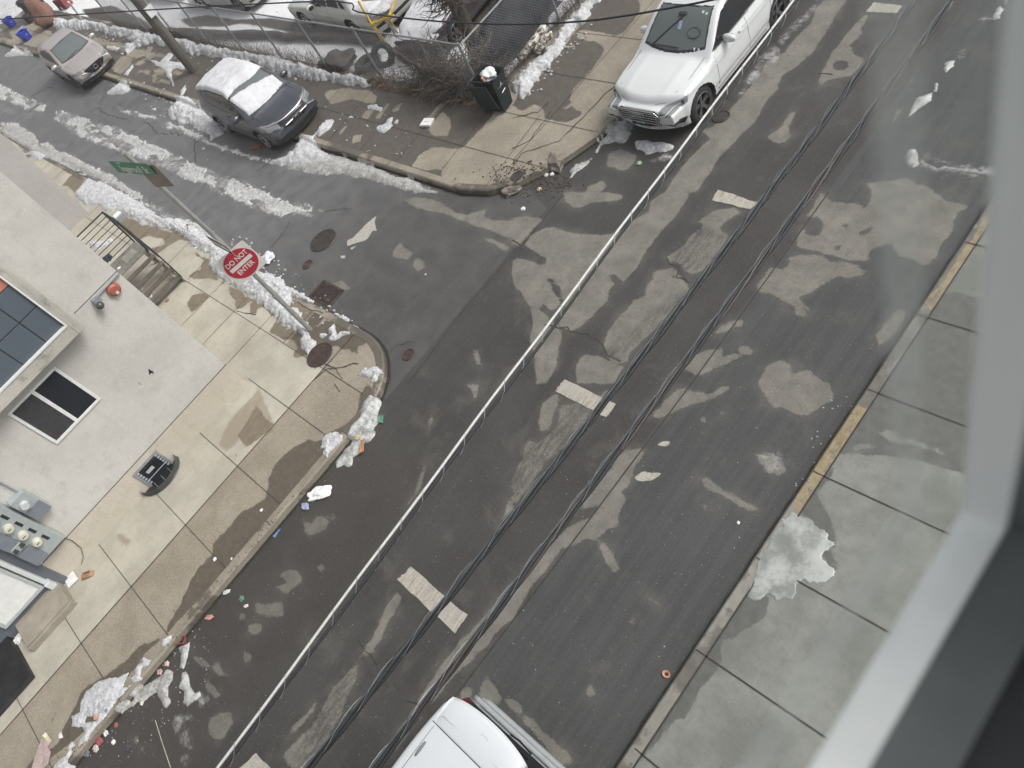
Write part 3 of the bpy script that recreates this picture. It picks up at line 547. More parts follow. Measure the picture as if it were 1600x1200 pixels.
# joints and cracks in the walks
mj = MB()
def jline(x0, y0, x1, y1, w_=.013, z=.1605, jit=0): ribbon(mj, [(x0, y0), (x1, y1)], w_, z, jit, .3)
for y in (.75, -.8, -2.3, -3.8, -5.12, -6.6, -8.1): jline(-15.05, y, KXL - .18, y)
jline(-13.35, -12, -13.35, 2.8, .022); jline(-60, 1.84, -11.9, 1.84); jline(-15.0, 1.84, -15.0, 2.8)
for x in [-16.05, -17.33, -18.6, -19.95, -21.3, -22.4, -23.5, -24.6, -25.9, -27.2, -28.6, -30, -31.5, -33, -35]: jline(x, .75 if x > -19 else 1.9, x, 2.84)
jline(-60, 8.3, -11.9, 8.3)
for x in [-13.3, -14.95, -16.6, -18.2, -19.75, -21.3, -22.8, -24.3, -25.8, -27.4, -28.9, -30.4, -32, -33.6, -35.2, -36.8, -38.4]: jline(x, 7.28, x + (-.25 if x > -21 else 0), 9.7)
for y in [9.6, 11.1, 12.6, 14.1, 15.6, 17.2]: jline(-15.6, y, KXL - .18, y)
jline(-13.2, 8.3, -13.2, 20)
for y in [-.15, 1.35, 2.87, 4.4, 5.95, 7.46, 9.0, 10.5, 12]: jline(KXR + .03, y, -.1, y, .02)
jline(KXR + .2, -10, KXR + .2, 20, .02)
for q in [T(1,1,[(370,1110),(380,1060),(330,1000)]), T(1,1,[(370,1170),(440,1110),(560,1090),(640,1075)]), T(1,1,[(430,1075),(490,1110),(540,1170)]), T(1,1,[(260,690),(350,740),(420,760)]), T(0,1,[(1600,770),(1550,760),(1480,745)]),
          T(2,0,[(0,740),(160,700),(230,640)]), T(2,0,[(0,930),(110,880),(200,760),(240,700)]), T(2,0,[(0,1030),(60,960),(300,880),(440,740),(570,600),(650,540)]), T(2,0,[(330,1000),(450,920),(540,850)]), T(1,2,[(490,0),(525,50)])]:
    ribbon(mj, GP(q, .15), .02, .1605, .015)
tag(obj('sidewalk_joint', mj, M_DARK), kind='structure')
# grime and grit lying in the gutters
mb = MB()
for pth, s_ in ((PATH_S, -1), (PATH_N, -1), (PATH_R, 1)):
    q_ = [p for p in pth if -10 < p[1] < 22 and p[0] > -45]
    for off, w_ in ((.022, .055), (.05, .035)): ribbon(mb, inset(q_, s_ * off), w_, .005 if off < .03 else .0035, .012, .16)
tag(obj('gutter_grime', mb, flat('grime', (.030, .026, .022), .6, var=.5, scale=14)), kind='structure')
mb = MB()
for y in (-6.4, -3.9, -1.2, 1.0): ribbon(mb, [(KXL + .001, y), (KXL - .18, y)], .016, .1645)
for x in (-16.8, -19.6, -22.4): ribbon(mb, [(x, YN - .001), (x, YN + .18)], .018, .1645)
for x in (-16.2, -19.2): ribbon(mb, [(x, YS), (x, YS - .18)], .018, .1645)
tag(obj('kerb_joint', mb, M_DARK), kind='structure')
# soil under everything
mb = MB(); mb.add([(-300, -200, -.05), (120, -200, -.05), (120, 300, -.05), (-300, 300, -.05)], [(0, 1, 2, 3)])
tag(obj('ground', mb, flat('soil', (.10, .085, .065), .9)), kind='structure')
# ------------------------------------------------------------------ the stucco corner building on the left
def stucco(name, a, b_, dirt=(.22, .21, .19), k=.5):
    m, nt, b = new_mat(name)
    n1 = noise(nt, .55, 5, .6); n2 = noise(nt, 3.2, 6, .65); n3 = noise(nt, 45, 4, .7); n4 = noise(nt, 11, 5, .7, dist=.8)
    c = mix(nt, ramp(nt, n1, .35, .68), a, b_); c = mix(nt, ramp(nt, n2, .50, .74, 0, k), c, dirt)
    c = mix(nt, ramp(nt, n4, .52, .72, 0, .30), c, tuple(min(1, q * 1.25) for q in b_))
    dr_ = noise(nt, 1, 5, .7, stretch=(5, 5, .35)); c = mix(nt, ramp(nt, dr_, .55, .75, 0, k * .6), c, dirt)
    c = mix(nt, ramp(nt, n3, .36, .5, .28, 0), c, tuple(q * .6 for q in a))
    L(nt, c, b, 'Base Color'); b.inputs['Roughness'].default_value = .88
    bump(nt, b, math_(nt, 'ADD', n3, n4), .5, .012); return m
M_ST = stucco('pale_stucco', (.48, .465, .435), (.58, .565, .53), (.33, .32, .30), .4)
M_STB = stucco('base_stucco', (.47, .43, .36), (.54, .50, .425), (.36, .30, .22), .45)
M_STG = stucco('grey_stucco', (.36, .345, .335), (.41, .395, .385), (.29, .28, .27), .4)
M_TRIM = stucco('weathered_trim', (.40, .385, .34), (.52, .50, .45), (.17, .165, .155), .8)
M_WHITE = flat('white_vinyl', (.72, .73, .72), .4, var=.1)
M_GLASSD = glossy('dark_glass', (.018, .021, .026), .04)
M_SLATE = glossy('slate_panel', (.10, .122, .145), .12)
M_SALMON = glossy('salmon_panel', (.50, .20, .14), .25)
M_GREYM = flat('grey_metal', (.30, .32, .33), .45, .2, var=.15)
M_SLGREY = flat('slate_paint', (.115, .13, .155), .5, var=.15, scale=3)
M_TEAL = flat('pale_steel', (.40, .45, .45), .4, .2, var=.12)
M_COVER = flat('meter_cover', (.20, .225, .26), .45, .1, var=.1)
M_BLACK = flat('black_rubber', (.02, .02, .022), .6)
M_IVORY = flat('ivory_plastic', (.62, .60, .50), .35, var=.1)
F_ = -15.07
cb = thing('corner_building', 'pale stucco corner building with a slate panelled bay, a sliding window and electric meters', 'building', (F_, .65, 0))
def B(name, mb, mat, parent=cb, **k): return obj(name, mb, mat, parent, world=True, **k)
mb = MB(); mb.bx(F_, -27.2, -14, .65, -.1, 9.5); wall = B('wall', mb, M_ST)
mb = MB(); mb.bx(F_ + .014, F_ - .2, -4.65, .664, .0, .83); mb.bx(F_ - .01, -27.0, .655, .664, .0, .83); B('base_course', mb, M_STB, bevel=.004)
mb = MB(); mb.bx(F_ + .0015, F_ - .01, -.42, .652, 3.925, 3.940); B('control_joint', mb, M_DARK); mb = MB(); mb.bx(F_ + .0155, F_ - .01, -4.6, .666, .828, .836); B('control_joint', mb, M_DARK)
# bay
px = F_ + .35
mb = MB()
mb.bx(px, F_ - .1, -.64, -.48, 3.77, 9.0); mb.bx(px, F_ - .1, -6.5, -.64, 3.77, 4.03)
bay = B('bay_window', mb, M_TRIM, bevel=.012)
mb = MB(); mb.bx(px + .02, px - .05, -.675, -.640, 4.03, 9.0); mb.bx(px + .02, px - .05, -6.5, -.675, 4.03, 4.065); o = obj('bay_liner', mb, M_WHITE, bay); o.location = -Vector(cb.location) ; o.data.name = 'bay_liner'
tiles = MB(); sal = MB()
yc = [-.675, -1.09, -1.63, -2.17, -2.71, -3.25]; zc = [4.065, 4.635, 5.2, 5.77, 6.34, 6.9]
for i in range(5):
    for j in range(5):
        t_ = sal if (j >= 2 and i in (0, 1)) else tiles
        t_.bx(px - .035, px - .08, yc[i + 1] + .010, yc[i] - .010, zc[j] + .010, zc[j + 1] - .010)
tiles.bx(px - .02 - .07, F_ - .1, -6.5, -.66, 4.0, 9.0) if False else None
for nm, t_, mm in (('slate_panel', tiles, M_SLATE), ('salmon_panel', sal, M_SALMON)):
    o = obj(nm, t_, mm, bay); o.location = -Vector(cb.location)
mb = MB(); mb.bx(px - .045, F_ - .1, -6.5, -.66, 4.0, 9.0); o = obj('panel_backing', mb, M_BLACK, bay); o.location = -Vector(cb.location)
def sub(name, mb, mat, parent, bevel=0):
    o = obj(name, mb, mat, parent, bevel=bevel); o.location = -Vector(cb.location); return o
# sliding window
y0, y1, z0, z1 = -2.53, -1.38, 2.39, 3.51
mb = MB(); fw = .055
mb.bx(F_ + .03, F_ - .05, y0, y1, z0, z0 + fw); mb.bx(F_ + .03, F_ - .05, y0, y1, z1 - fw, z1); mb.bx(F_ + .03, F_ - .05, y0, y0 + fw, z0 + fw, z1 - fw); mb.bx(F_ + .03, F_ - .05, y1 - fw, y1, z0 + fw, z1 - fw); mb.bx(F_ + .022, F_ - .05, -2.0, -1.93, z0 + fw, z1 - fw)
win = B('window', mb, M_WHITE, bevel=.006)
mb = MB(); mb.bx(F_ + .004, F_ - .04, y0 + fw, -2.0, z0 + fw, z1 - fw); sub('pane', mb, glossy('reflection_grey_glass', (.050, .050, .052), .25), win)  # greyer pane: its slight reflections are put into the glass colour
mb = MB(); mb.bx(F_ + .012, F_ - .04, -1.93, y1 - fw, z0 + fw, z1 - fw); sub('pane', mb, M_GLASSD, win)
# basement window with its well
y0, y1, z0, z1 = -2.29, -1.61, .20, .69
mb = MB(); f2 = .05
mb.bx(F_ + .04, F_ - .05, y0, y1, z1 - f2, z1); mb.bx(F_ + .04, F_ - .05, y0, y0 + f2, z0 - .1, z1 - f2); mb.bx(F_ + .04, F_ - .05, y1 - f2, y1, z0 - .1, z1 - f2)
bw = B('basement_window', mb, M_GREYM)
mb = MB(); mb.bx(F_ + .022, F_ - .04, y0 + f2, y1 - f2, z0 - .1, z1 - f2); sub('pane', mb, M_GLASSD, bw)
mb = MB()
for k in range(6):
    zz = .60 - k * .075; 
    for s_ in (y0 + .085, y1 - .085): mb.bx(F_ + .026, F_ + .02, s_ - .028, s_ + .028, zz - .024, zz + .024)
mb.bx(F_ + .03, F_ + .02, y0 + .06, y1 - .06, .30, .315); mb.bx(F_ + .03, F_ + .02, y0 + .2, y1 - .3, .42, .50); sub('louvre_clip', mb, flat('pale_clip', (.42, .45, .46), .4), bw)
th = np.linspace(0, math.pi, 17); rim = [(F_ + .43 * math.sin(a) + .0, -1.98 + .5 * math.cos(a), .172) for a in th]
mb = MB(); mb.tube(rim, .018, 6); mb.add([(x, y, .30 - .0) for x, y, z in rim] + [(x, y, .15) for x, y, z in rim], [(i, i + 1, 18 + i, 17 + i) for i in range(16)])
well = B('window_well', mb, flat('dark_tin', (.10, .105, .105), .4, .6))
mb = MB(); mb.prism([(x - .01, y * 1.0) for x, y, z in rim], .154, .163); sub('well_shade', mb, flat('pit_shade', (.018, .019, .02), .25), well)  # near-black sheet at walk level: the shade down the well, painted
mb = MB(); [mb.tube([(F_ + .02, -1.98 + t_, .17), (F_ + .42 * math.sqrt(max(0, 1 - (t_ / .5) ** 2)), -1.98 + t_, .17)], .006, 4) for t_ in (-.2, 0, .2)]; sub('well_bar', mb, M_GREYM, well)
# meters
mx = F_ + .22
mb = MB(); mb.bx(mx, F_, -4.62, -3.93, 1.0, 3.4); bank = B('meter_bank', mb, M_TEAL, bevel=.01)
mb = MB(); mb.bx(mx + .025, mx - .01, -4.62, -4.33, 1.03, 1.50); mb.bx(mx + .025, mx - .01, -4.62, -4.35, 1.72, 3.3); sub('meter_cover', mb, M_COVER, bank)
mb = MB(); mb.bx(mx + .04, mx - .01, -4.58, -4.36, 1.53, 1.69); sub('lock_plate', mb, M_TEAL, bank, .01)
for y_ in (-4.40, -4.55):
    mb = MB(); mb.cyl((mx + .06, y_, 1.61), .035, .05, 12, 'x'); mb.bx(mx + .05, mx + .03, y_ - .02, y_ + .05, 1.56, 1.66); sub('lock', mb, flat('worn_lock', (.10, .10, .10), .4, .5), bank)
for z_ in (2.05, 1.73, 1.41, 2.37, 2.69):
    mb = MB(); mb.cyl((mx + .035, -4.225, z_), .088, .07, 24, 'x'); mb.cyl((mx + .08, -4.225, z_), .074, .04, 24, 'x', .066)
    mt = sub('meter', mb, M_IVORY, bank)
    mb = MB(); mb.bx(mx + .104, mx + .09, -4.26, -4.19, z_ - .008, z_ + .008); mt2 = obj('display', mb, M_BLACK, mt)
for z_ in (2.25, 1.94, 1.64, 1.33, 2.57):
    mb = MB(); mb.bx(mx + .012, mx - .01, -4.11, -4.05, z_ - .085, z_ + .085); sub('breaker', mb, M_BLACK, bank, .01)
mb = MB(); mb.bx(mx - .02, F_, -3.87, -3.53, 1.67, 2.33); mb.tube([(F_ + .05, -3.6, 2.3), (F_ + .05, -3.6, 9)], .025, 8); mbx = B('meter_box', mb, M_TEAL, bevel=.02)
mb = MB(); mb.bx(mx - .012, mx - .03, -3.87, -3.53, 1.67, 1.98); sub('meter_cover', mb, M_COVER, mbx)
mb = MB(); mb.cyl((mx + .02, -3.73, 2.13), .085, .09, 24, 'x', .075); sub('meter', mb, flat('clear_dome', (.55, .56, .58), .12, var=.1), mbx)
mb = MB(); mb.tube([(F_ + .05, -4.0, 1.0), (F_ + .03, -3.97, .7), (F_ + .04, -4.02, .42), (F_ + .05, -4.15, .25), (F_ + .06, -4.3, .17)], .008, 6); B('ground_wire', mb, flat('dull_copper', (.16, .14, .12), .5, .4))
# door surround and door
mb = MB(); mb.bx(F_ + .06, F_ - .2, -9, -4.65, .15, 5.0); sur = B('door_surround', mb, M_SLGREY)
mb = MB(); mb.bx(F_ + .16, F_ + .06, -4.93, -4.84, .55, 5.0); mb.bx(F_ + .19, F_ + .02, -4.95, -4.82, .27, .55); B('downspout', mb, flat('pale_pipe', (.62, .66, .66), .35, .1, var=.08), bevel=.012)
mb = MB(); mb.bx(F_ + .10, F_ + .04, -5.92, -5.02, .57, 2.7); dr = B('door', mb, M_WHITE, bevel=.004)
mb = MB(); mb.bx(F_ + .125, F_ + .05, -5.99, -4.97, .50, .57); mb.bx(F_ + .125, F_ + .05, -5.03, -4.97, .57, 2.7); mb.bx(F_ + .125, F_ + .05, -5.99, -5.92, .57, 2.7); sub('door_frame', mb, flat('frame_grey', (.42, .46, .46), .4, var=.1), dr)
mb = MB(); mb.bx(-14.28, F_ - .0, -5.90, -4.80, .13, .36); mb.bx(-14.24, -14.30, -5.92, -4.78, .13, .30); B('doorstep', mb, flat('step_concrete', (.29, .26, .21), .8, bumps=.3, scale=3), bevel=.015)
mb = MB(); V = [(F_, -9, .16), (F_, -6.13, .16), (-13.7, -6.13, .16), (-13.7, -9, .16), (F_, -9, .34), (F_, -6.13, .34), (-13.74, -6.13, .24), (-13.74, -9, .24)]
mb.add(V, [(0, 1, 2, 3), (7, 6, 5, 4), (0, 4, 5, 1), (1, 5, 6, 2), (2, 6, 7, 3)]); B('cellar_hatch', mb, flat('rusty_black_steel', (.028, .028, .028), .55, .3, var=.5, scale=2.5, bumps=.3))
# gong, camera, conduit, number
mb = MB(); mb.cyl((F_ + .03, .36, 3.74), .135, .06, 28, 'x', .125); mb.cyl((F_ + .07, .36, 3.74), .12, .03, 28, 'x', .085); gong = B('alarm_gong', mb, flat('faded_red', (.36, .115, .085), .5, var=.2))
mb = MB(); mb.cyl((F_ + .095, .36, 3.68), .03, .02, 14, 'x'); sub('gong_boss', mb, M_IVORY, gong)
mb = MB(); mb.bx(F_ + .10, F_, -.05, .09, 3.78, 3.90); mb.tube([(F_ + .04, .07, 3.88), (F_ + .04, .30, 3.89), (F_ + .04, .65, 3.90)], .022, 8); camb = B('security_camera', mb, M_GREYM)
mb = MB(); mb.blob((F_ + .13, -.02, 3.76), (.075, .075, .075), 3, 0); sub('camera_dome', mb, flat('smoked_dome', (.07, .07, .075), .2), camb)
def text(s, loc, R, size, mat, parent=None, name='lettering', ext=.002, align='CENTER', sx=1.0):
    c = bpy.data.curves.new(name, 'FONT'); c.body = s; c.size = size; c.extrude = ext; c.align_x = align; c.align_y = 'CENTER'; c.offset = size * .012
    tmp = bpy.data.objects.new('tmp', c); COL.objects.link(tmp)
    bpy.context.view_layer.update()
    me = bpy.data.meshes.new_from_object(tmp.evaluated_get(bpy.context.evaluated_depsgraph_get()))
    bpy.data.objects.remove(tmp); bpy.data.curves.remove(c); me.name = name; me.materials.clear(); me.materials.append(mat)
    n = len(me.vertices); co = np.empty(n * 3); me.vertices.foreach_get('co', co); P = co.reshape(-1, 3) * np.array([sx, 1, 1])
    W_ = P @ np.array(R, float).T + np.array(loc, float)
    if parent is not None:
        pl_ = parent
        while pl_.parent is not None: pl_ = pl_.parent
        W_ = W_ - np.array(pl_.location)
    me.vertices.foreach_set('co', W_.ravel()); me.update()
    o = bpy.data.objects.new(name, me); COL.objects.link(o)
    if parent is not None:
        o.parent = parent
        if parent.parent is not None: o.location = -Vector(parent.location)
    return o
RX = [[0, 0, 1], [1, 0, 0], [0, 1, 0]]
text('4', (F_ + .006, -.42, 2.0), RX, .20, M_BLACK, cb, 'house_number'); text('1', (F_ + .006, -.72, 2.0), RX, .13, flat('faint_ink', (.25, .24, .23), .7), cb, 'house_number')
# rear wing farther down the side street
rb = thing('rear_building', 'grey stucco rear building behind the corner building, down the side street', 'building', (-27.3, 2.0, 0))
mb = MB(); mb.bx(-27.3, -75, -14, 2.0, -.1, 10); obj('wall', mb, M_STG, rb, world=True)

# ------------------------------------------------------------------ side stair
st = thing('side_staircase', 'brown wooden steps with a black iron railing beside the stucco corner wall', 'staircase', (-20, 1.2, .15))
M_TREAD = flat('weathered_tread', (.115, .098, .082), .75, var=.35, scale=5, bumps=.2); M_IRON = flat('black_iron', (.025, .025, .028), .5, .4)
sz = [.33, .50, .67, .84]
for k in range(4):
    mb = MB(); x1 = -20.0 - k * .26; mb.bx(x1, x1 - .17, .67, 1.86, sz[k] - .045, sz[k]); obj('tread', mb, M_TREAD, st, world=True, bevel=.008)
mb = MB(); mb.bx(-21.02, -21.85, .67, 1.86, .95, 1.0); lan = obj('landing', mb, flat('landing_board', (.19, .18, .16), .8, var=.3), st, world=True, bevel=.008)
mb = MB(); mb.bx(-21.25, -21.65, 1.25, 1.65, 1.001, 1.012); obj('doormat', mb, flat('grey_mat', (.28, .28, .24), .9), st, world=True)
for y_ in (.70, 1.82):
    mb = MB(); mb.add([(-19.95, y_ - .02, .15), (-20.3, y_ - .02, .15), (-21.2, y_ - .02, .70), (-21.1, y_ - .02, .95), (-19.95, y_ + .02, .15), (-20.3, y_ + .02, .15), (-21.2, y_ + .02, .70), (-21.1, y_ + .02, .95)], [(0, 1, 2, 3), (7, 6, 5, 4), (0, 3, 7, 4), (1, 5, 6, 2), (0, 4, 5, 1), (3, 2, 6, 7)]); obj('stringer', mb, M_TREAD, st, world=True)
for x_, y_ in ((-21.8, 1.82), (-21.8, .7), (-21.05, 1.82), (-21.05, .7)): mb = MB(); mb.bx(x_ - .03, x_ + .03, y_ - .03, y_ + .03, .15, .95); obj('leg', mb, M_TREAD, st, world=True)
mb = MB(); yr = 1.84; mb.tube([(-21.82, yr, 2.12), (-20.95, yr, 2.06), (-20.6, yr, 1.75)], .030, 8); mb.tube([(-20.6, yr, 1.75), (-20.02, yr, 1.18)], .022, 8); mb.tube([(-20.02, yr, 1.18), (-20.02, yr, .3)], .018, 6); mb.tube([(-21.82, yr, 2.1), (-21.82, yr, .95)], .022, 6); mb.tube([(-20.98, yr, 2.04), (-20.98, yr, .95)], .022, 6)
mb.tube([(-21.82, yr, 2.12), (-21.82, .68, 2.12)], .018, 6)
for k in range(7): mb.tube([(-21.82, yr, 1.98 - k * .145), (-21.82, .68, 1.98 - k * .145)], .011, 5)
mb.tube([(-21.82, yr - .02, 1.99), (-20.98, yr - .02, 1.93), (-20.1, yr - .02, 1.06)], .012, 5)
obj('railing', mb, M_IRON, st, world=True)
mb = MB(); mb.bx(-21.45, -21.2, 1.87, 2.14, 1.85, 2.02); mb.tube([(-21.3, 1.86, 1.95), (-21.3, 1.82, 2.05)], .02, 6); o = obj('mailbox', mb, M_GREYM, bevel=.02); tag(o, 'grey metal mailbox with snow on top, hung on the stair railing', 'mailbox')
mb = MB(); mb.bx(-21.42, -21.24, 1.90, 2.11, 2.02, 2.045); obj('snow_cap', mb, flat('snow_plain', (.82, .83, .85), .6, var=.04), o, bevel=.012)

# ------------------------------------------------------------------ do-not-enter pole
sp = thing('sign_pole', 'steel pole with red do not enter sign and green street name sign', 'sign pole', (-14.60, 2.42, .15))
mb = MB(); mb.tube([(-14.60, 2.42, .13), (-14.60, 2.39, 1.4)], .055, 12); mb.tube([(-14.60, 2.39, 1.38), (-14.61, 2.36, 3.0), (-14.67, 2.24, 5.5)], .047, 12); mb.tube([(-14.60, 2.39, 1.32), (-14.60, 2.388, 1.44)], .062, 12)
obj('pole', mb, flat('galvanised', (.34, .34, .32), .5, .35, var=.2, scale=4), sp, world=True)
def plate(name, R, c, w_, h_, mat, parent, th_=.004, r_=.04, shape=None):
    R = np.array(R, float); pts = []
    if shape is None:
        for cx, cy, a0 in ((w_ / 2 - r_, h_ / 2 - r_, 0), (-w_ / 2 + r_, h_ / 2 - r_, 90), (-w_ / 2 + r_, -h_ / 2 + r_, 180), (w_ / 2 - r_, -h_ / 2 + r_, 270)):
            pts += [(cx + r_ * math.cos(math.radians(a0 + a)), cy + r_ * math.sin(math.radians(a0 + a))) for a in (0, 30, 60, 90)]
    else: pts = shape
    mb = MB(); mb.prism(pts, -th_ / 2, th_ / 2); V = np.concatenate(mb.v) @ R.T + np.array(c)
    return mesh_obj(name, V, mb.f, mat, parent, world=True)
R1 = np.array([[.3016, -.0005, .9534], [.9498, -.0869, -.3005], [.0830, .9962, -.0257]]); c1 = np.array([-14.545, 2.335, 2.52])
M_SW = flat('sign_white', (.62, .62, .58), .35, var=.08); M_SR = flat('sign_red', (.40, .022, .045), .35, var=.08); M_SG = flat('sign_green', (.015, .20, .10), .35, var=.1)
dne = plate('do_not_enter_sign', R1, c1, .745, .745, M_SW, sp)
ci = [(.345 * math.cos(a), .345 * math.sin(a)) for a in np.linspace(0, 2 * math.pi, 49)[:-1]]
def subw(o, p): o.parent = p; return o
subw(plate('red_disc', R1, c1 + R1[:, 2] * .004, 0, 0, M_SR, None, .003, shape=ci), dne).location = -Vector(sp.location)
for nm, sh in (('white_bar', [(-.27, -.045), (.27, -.045), (.27, .045), (-.27, .045)]),):
    o = plate(nm, R1, c1 + R1[:, 2] * .0065, 0, 0, M_SW, None, .002, shape=sh); subw(o, dne); o.location = -Vector(sp.location)
def stext(s, R, c, size, mat, par, sx=1.0): return text(s, c, R, size, mat, par, 'lettering', sx=sx)
stext('DO NOT', R1, c1 + R1[:, 2] * .008 + R1[:, 1] * .135 , .155, M_SW, dne, .86); stext('ENTER', R1, c1 + R1[:, 2] * .008 - R1[:, 1] * .14, .155, M_SW, dne, .86)
R2 = np.array([[.8926, .2324, .3863], [.3987, -.0068, -.9171], [-.2105, .9726, -.0987]]); c2 = np.array([-14.66, 2.15, 5.22])
g = plate('street_name_sign', R2, c2, .84, .30, M_SG, sp, r_=.02)
stext('Ingersoll St', R2, c2 + R2[:, 2] * .004 - R2[:, 1] * .035 + R2[:, 0] * .02, .24, M_SW, g, .56); stext('1300', R2, c2 + R2[:, 2] * .004 + R2[:, 1] * .112 - R2[:, 0] * .22, .045, M_SW, g)
R3 = np.array([[1, 0, 0], [0, 0, -1], [0, 1, 0]], float)
plate('sign_back', np.array([[.94, 0, .34], [.34, 0, -.94], [0, 1, 0]]), (-14.42, 2.30, 4.95), .52, .50, flat('dull_sign_back', (.22, .18, .14), .5, .2, var=.3), sp)
ow = plate('one_way_sign', R3, (-14.56, 2.29, 3.10), .90, .30, M_SW, sp, r_=.02)
o = plate('black_field', R3, (-14.56, 2.286, 3.10), 0, 0, M_BLACK, None, .003, shape=[(-.43, -.135), (.43, -.135), (.43, .135), (-.43, .135)]); o.parent = ow; o.location = -Vector(sp.location)
o = plate('arrow', R3, (-14.56, 2.283, 3.10), 0, 0, M_SW, None, .003, shape=[(-.38, -.05), (.2, -.05), (.2, -.11), (.4, 0), (.2, .11), (.2, .05), (-.38, .05)]); o.parent = ow; o.location = -Vector(sp.location)

# ------------------------------------------------------------------ wooden utility pole and overhead cables
up = thing('utility_pole', 'weathered wooden utility pole standing behind the grey snow-covered car', 'utility pole', (-29.9, 8.45, .15))
m, nt, b = new_mat('old_pole_wood'); g1 = noise(nt, 1, 6, .7, stretch=(18, 18, .8)); g2 = noise(nt, 3, 4, .6)
L(nt, mix(nt, ramp(nt, g1, .3, .7), (.050, .045, .037), (.125, .115, .095)), b, 'Base Color'); b.inputs['Roughness'].default_value = .85; bump(nt, b, g1, .6, .02)
mb = MB(); mb.tube([(-29.9, 8.45, .05), (-29.9, 8.45, 4), (-29.9, 8.45, 12)], [.19, .175, .14], 18); obj('shaft', mb, m, up, world=True, smooth=False)
mb = MB(); mb.bx(-29.72, -29.66, 8.38, 8.68, 2.35, 2.7); obj('notice', mb, flat('notice_paper', (.62, .64, .65), .6), up, world=True)
def path3(q, z, ext=(-.35, 1.6), n=60, sag=.0):
    A, Bm, Cc = [np.array([*G(*p, z), z]) for p in q]
    u = np.linalg.norm(Bm - A) / np.linalg.norm(Cc - A); o_ = []
    for t in np.linspace(ext[0], ext[1], n):
        t_ = min(max(t, -.1), 1.1)
        base = A + (Cc - A) * t; k = (t_ * (1 - t_)) / (u * (1 - u)); o_.append(base + (Bm - (A + (Cc - A) * u)) * k)
    return o_
def helix(path, r, pitch, ph, n_per=10, wob=0):
    path = [np.asarray(p) for p in path]; seg = np.linalg.norm(np.diff(path, axis=0), axis=1); s = np.concatenate([[0], np.cumsum(seg)]); n = int(s[-1] / pitch * n_per)
    o_ = []
    for t in np.linspace(0, s[-1], n):
        i = min(np.searchsorted(s, t, 'right') - 1, len(seg) - 1); p = path[i] + (path[i + 1] - path[i]) * ((t - s[i]) / seg[i]); d = (path[i + 1] - path[i]) / seg[i]
        a = 2 * math.pi * t / pitch + ph + wob * math.sin(t * 1.7 + ph * 3); sd_ = np.cross(d, [0, 0, 1]); sd_ /= np.linalg.norm(sd_); upv = np.cross(sd_, d)
        o_.append(p + sd_ * math.cos(a) * r + upv * math.sin(a) * r)
    return o_
M_CW = flat('pale_sheath', (.56, .56, .54), .45, var=.12, scale=20); M_CD = flat('dark_sheath', (.020, .022, .025), .65, var=.3); M_CB = flat('brown_sheath', (.055, .042, .038), .55, var=.3); M_CS = flat('steel_strand', (.10, .115, .125), .55, .2, var=.2); M_LASH = flat('lashing_wire', (.30, .32, .32), .35, .6)
wp = path3([(340, 1200), (786, 600), (1240, 0)], 6.0)
c_ = thing('overhead_cable', 'single pale cable with a dark one slung beside it, leftmost of the overhead lines', 'cable', tuple(wp[20]), 0, 'overhead cables along the street')
mb = MB(); mb.tube(helix(wp, .004, 1.9, 0, 8), .0115, 8); obj('pale_cable', mb, M_CW, c_, world=True, smooth=True)
low = [p + np.array([.022, 0, -.045]) for p in wp]
mb = MB(); mb.tube(helix(low, .01, 2.6, 1, 8), .0135, 8); obj('dark_cable', mb, M_CD, c_, world=True, smooth=True)
for k in range(2, 58, 1):
    mb = MB(); p = wp[k] + (wp[k + 1] - wp[k]) * .3; q = p + (wp[k + 1] - wp[k]) / np.linalg.norm(wp[k + 1] - wp[k]) * -.16; 
    mb.tube([p + np.array([0, 0, .02]), (p + q) / 2 + np.array([.035, 0, -.03]), q + np.array([.03, 0, -.075])], .003, 4); obj('tie_wire', mb, M_LASH, c_, world=True)
def bundle(q, z, label, strands, R_=.018, mess=(-.02, 0, .05)):
    p = path3(q, z, (-.25, 1.5)); c_ = thing('overhead_cable', label, 'cable', tuple(p[20]), 0, 'overhead cables along the street')
    mb = MB(); mb.tube([a + np.array(mess) for a in p], .0048, 6); obj('messenger_strand', mb, M_CS, c_, world=True, smooth=True)
    for i, (r, mt) in enumerate(strands):
        mb = MB(); mb.tube(helix(p, R_, 1.25, i * 2 * math.pi / len(strands), 9, .25), r, 7); obj('strand', mb, mt, c_, world=True, smooth=True)
    for ph in (0, 2.6):
        mb = MB(); mb.tube(helix([a + np.array(mess) * .45 for a in p], .031, .85, ph, 9), .0019, 4); obj('lashing', mb, M_LASH, c_, world=True)
bundle([(482, 1200), (944, 630), (1430, 0)], 6.0, 'thick twisted dark cable bundle crossing above the cream lane bars', [(.018, M_CD), (.016, M_CD), (.013, M_CD)], .017, (-.010, 0, .026))
bundle([(588, 1200), (1046, 600), (1490, 0)], 6.0, 'twisted cable bundle with a brown strand, rightmost of the overhead lines', [(.013, M_CB), (.015, M_CD), (.012, M_CD)], .015, (-.022, 0, .024))
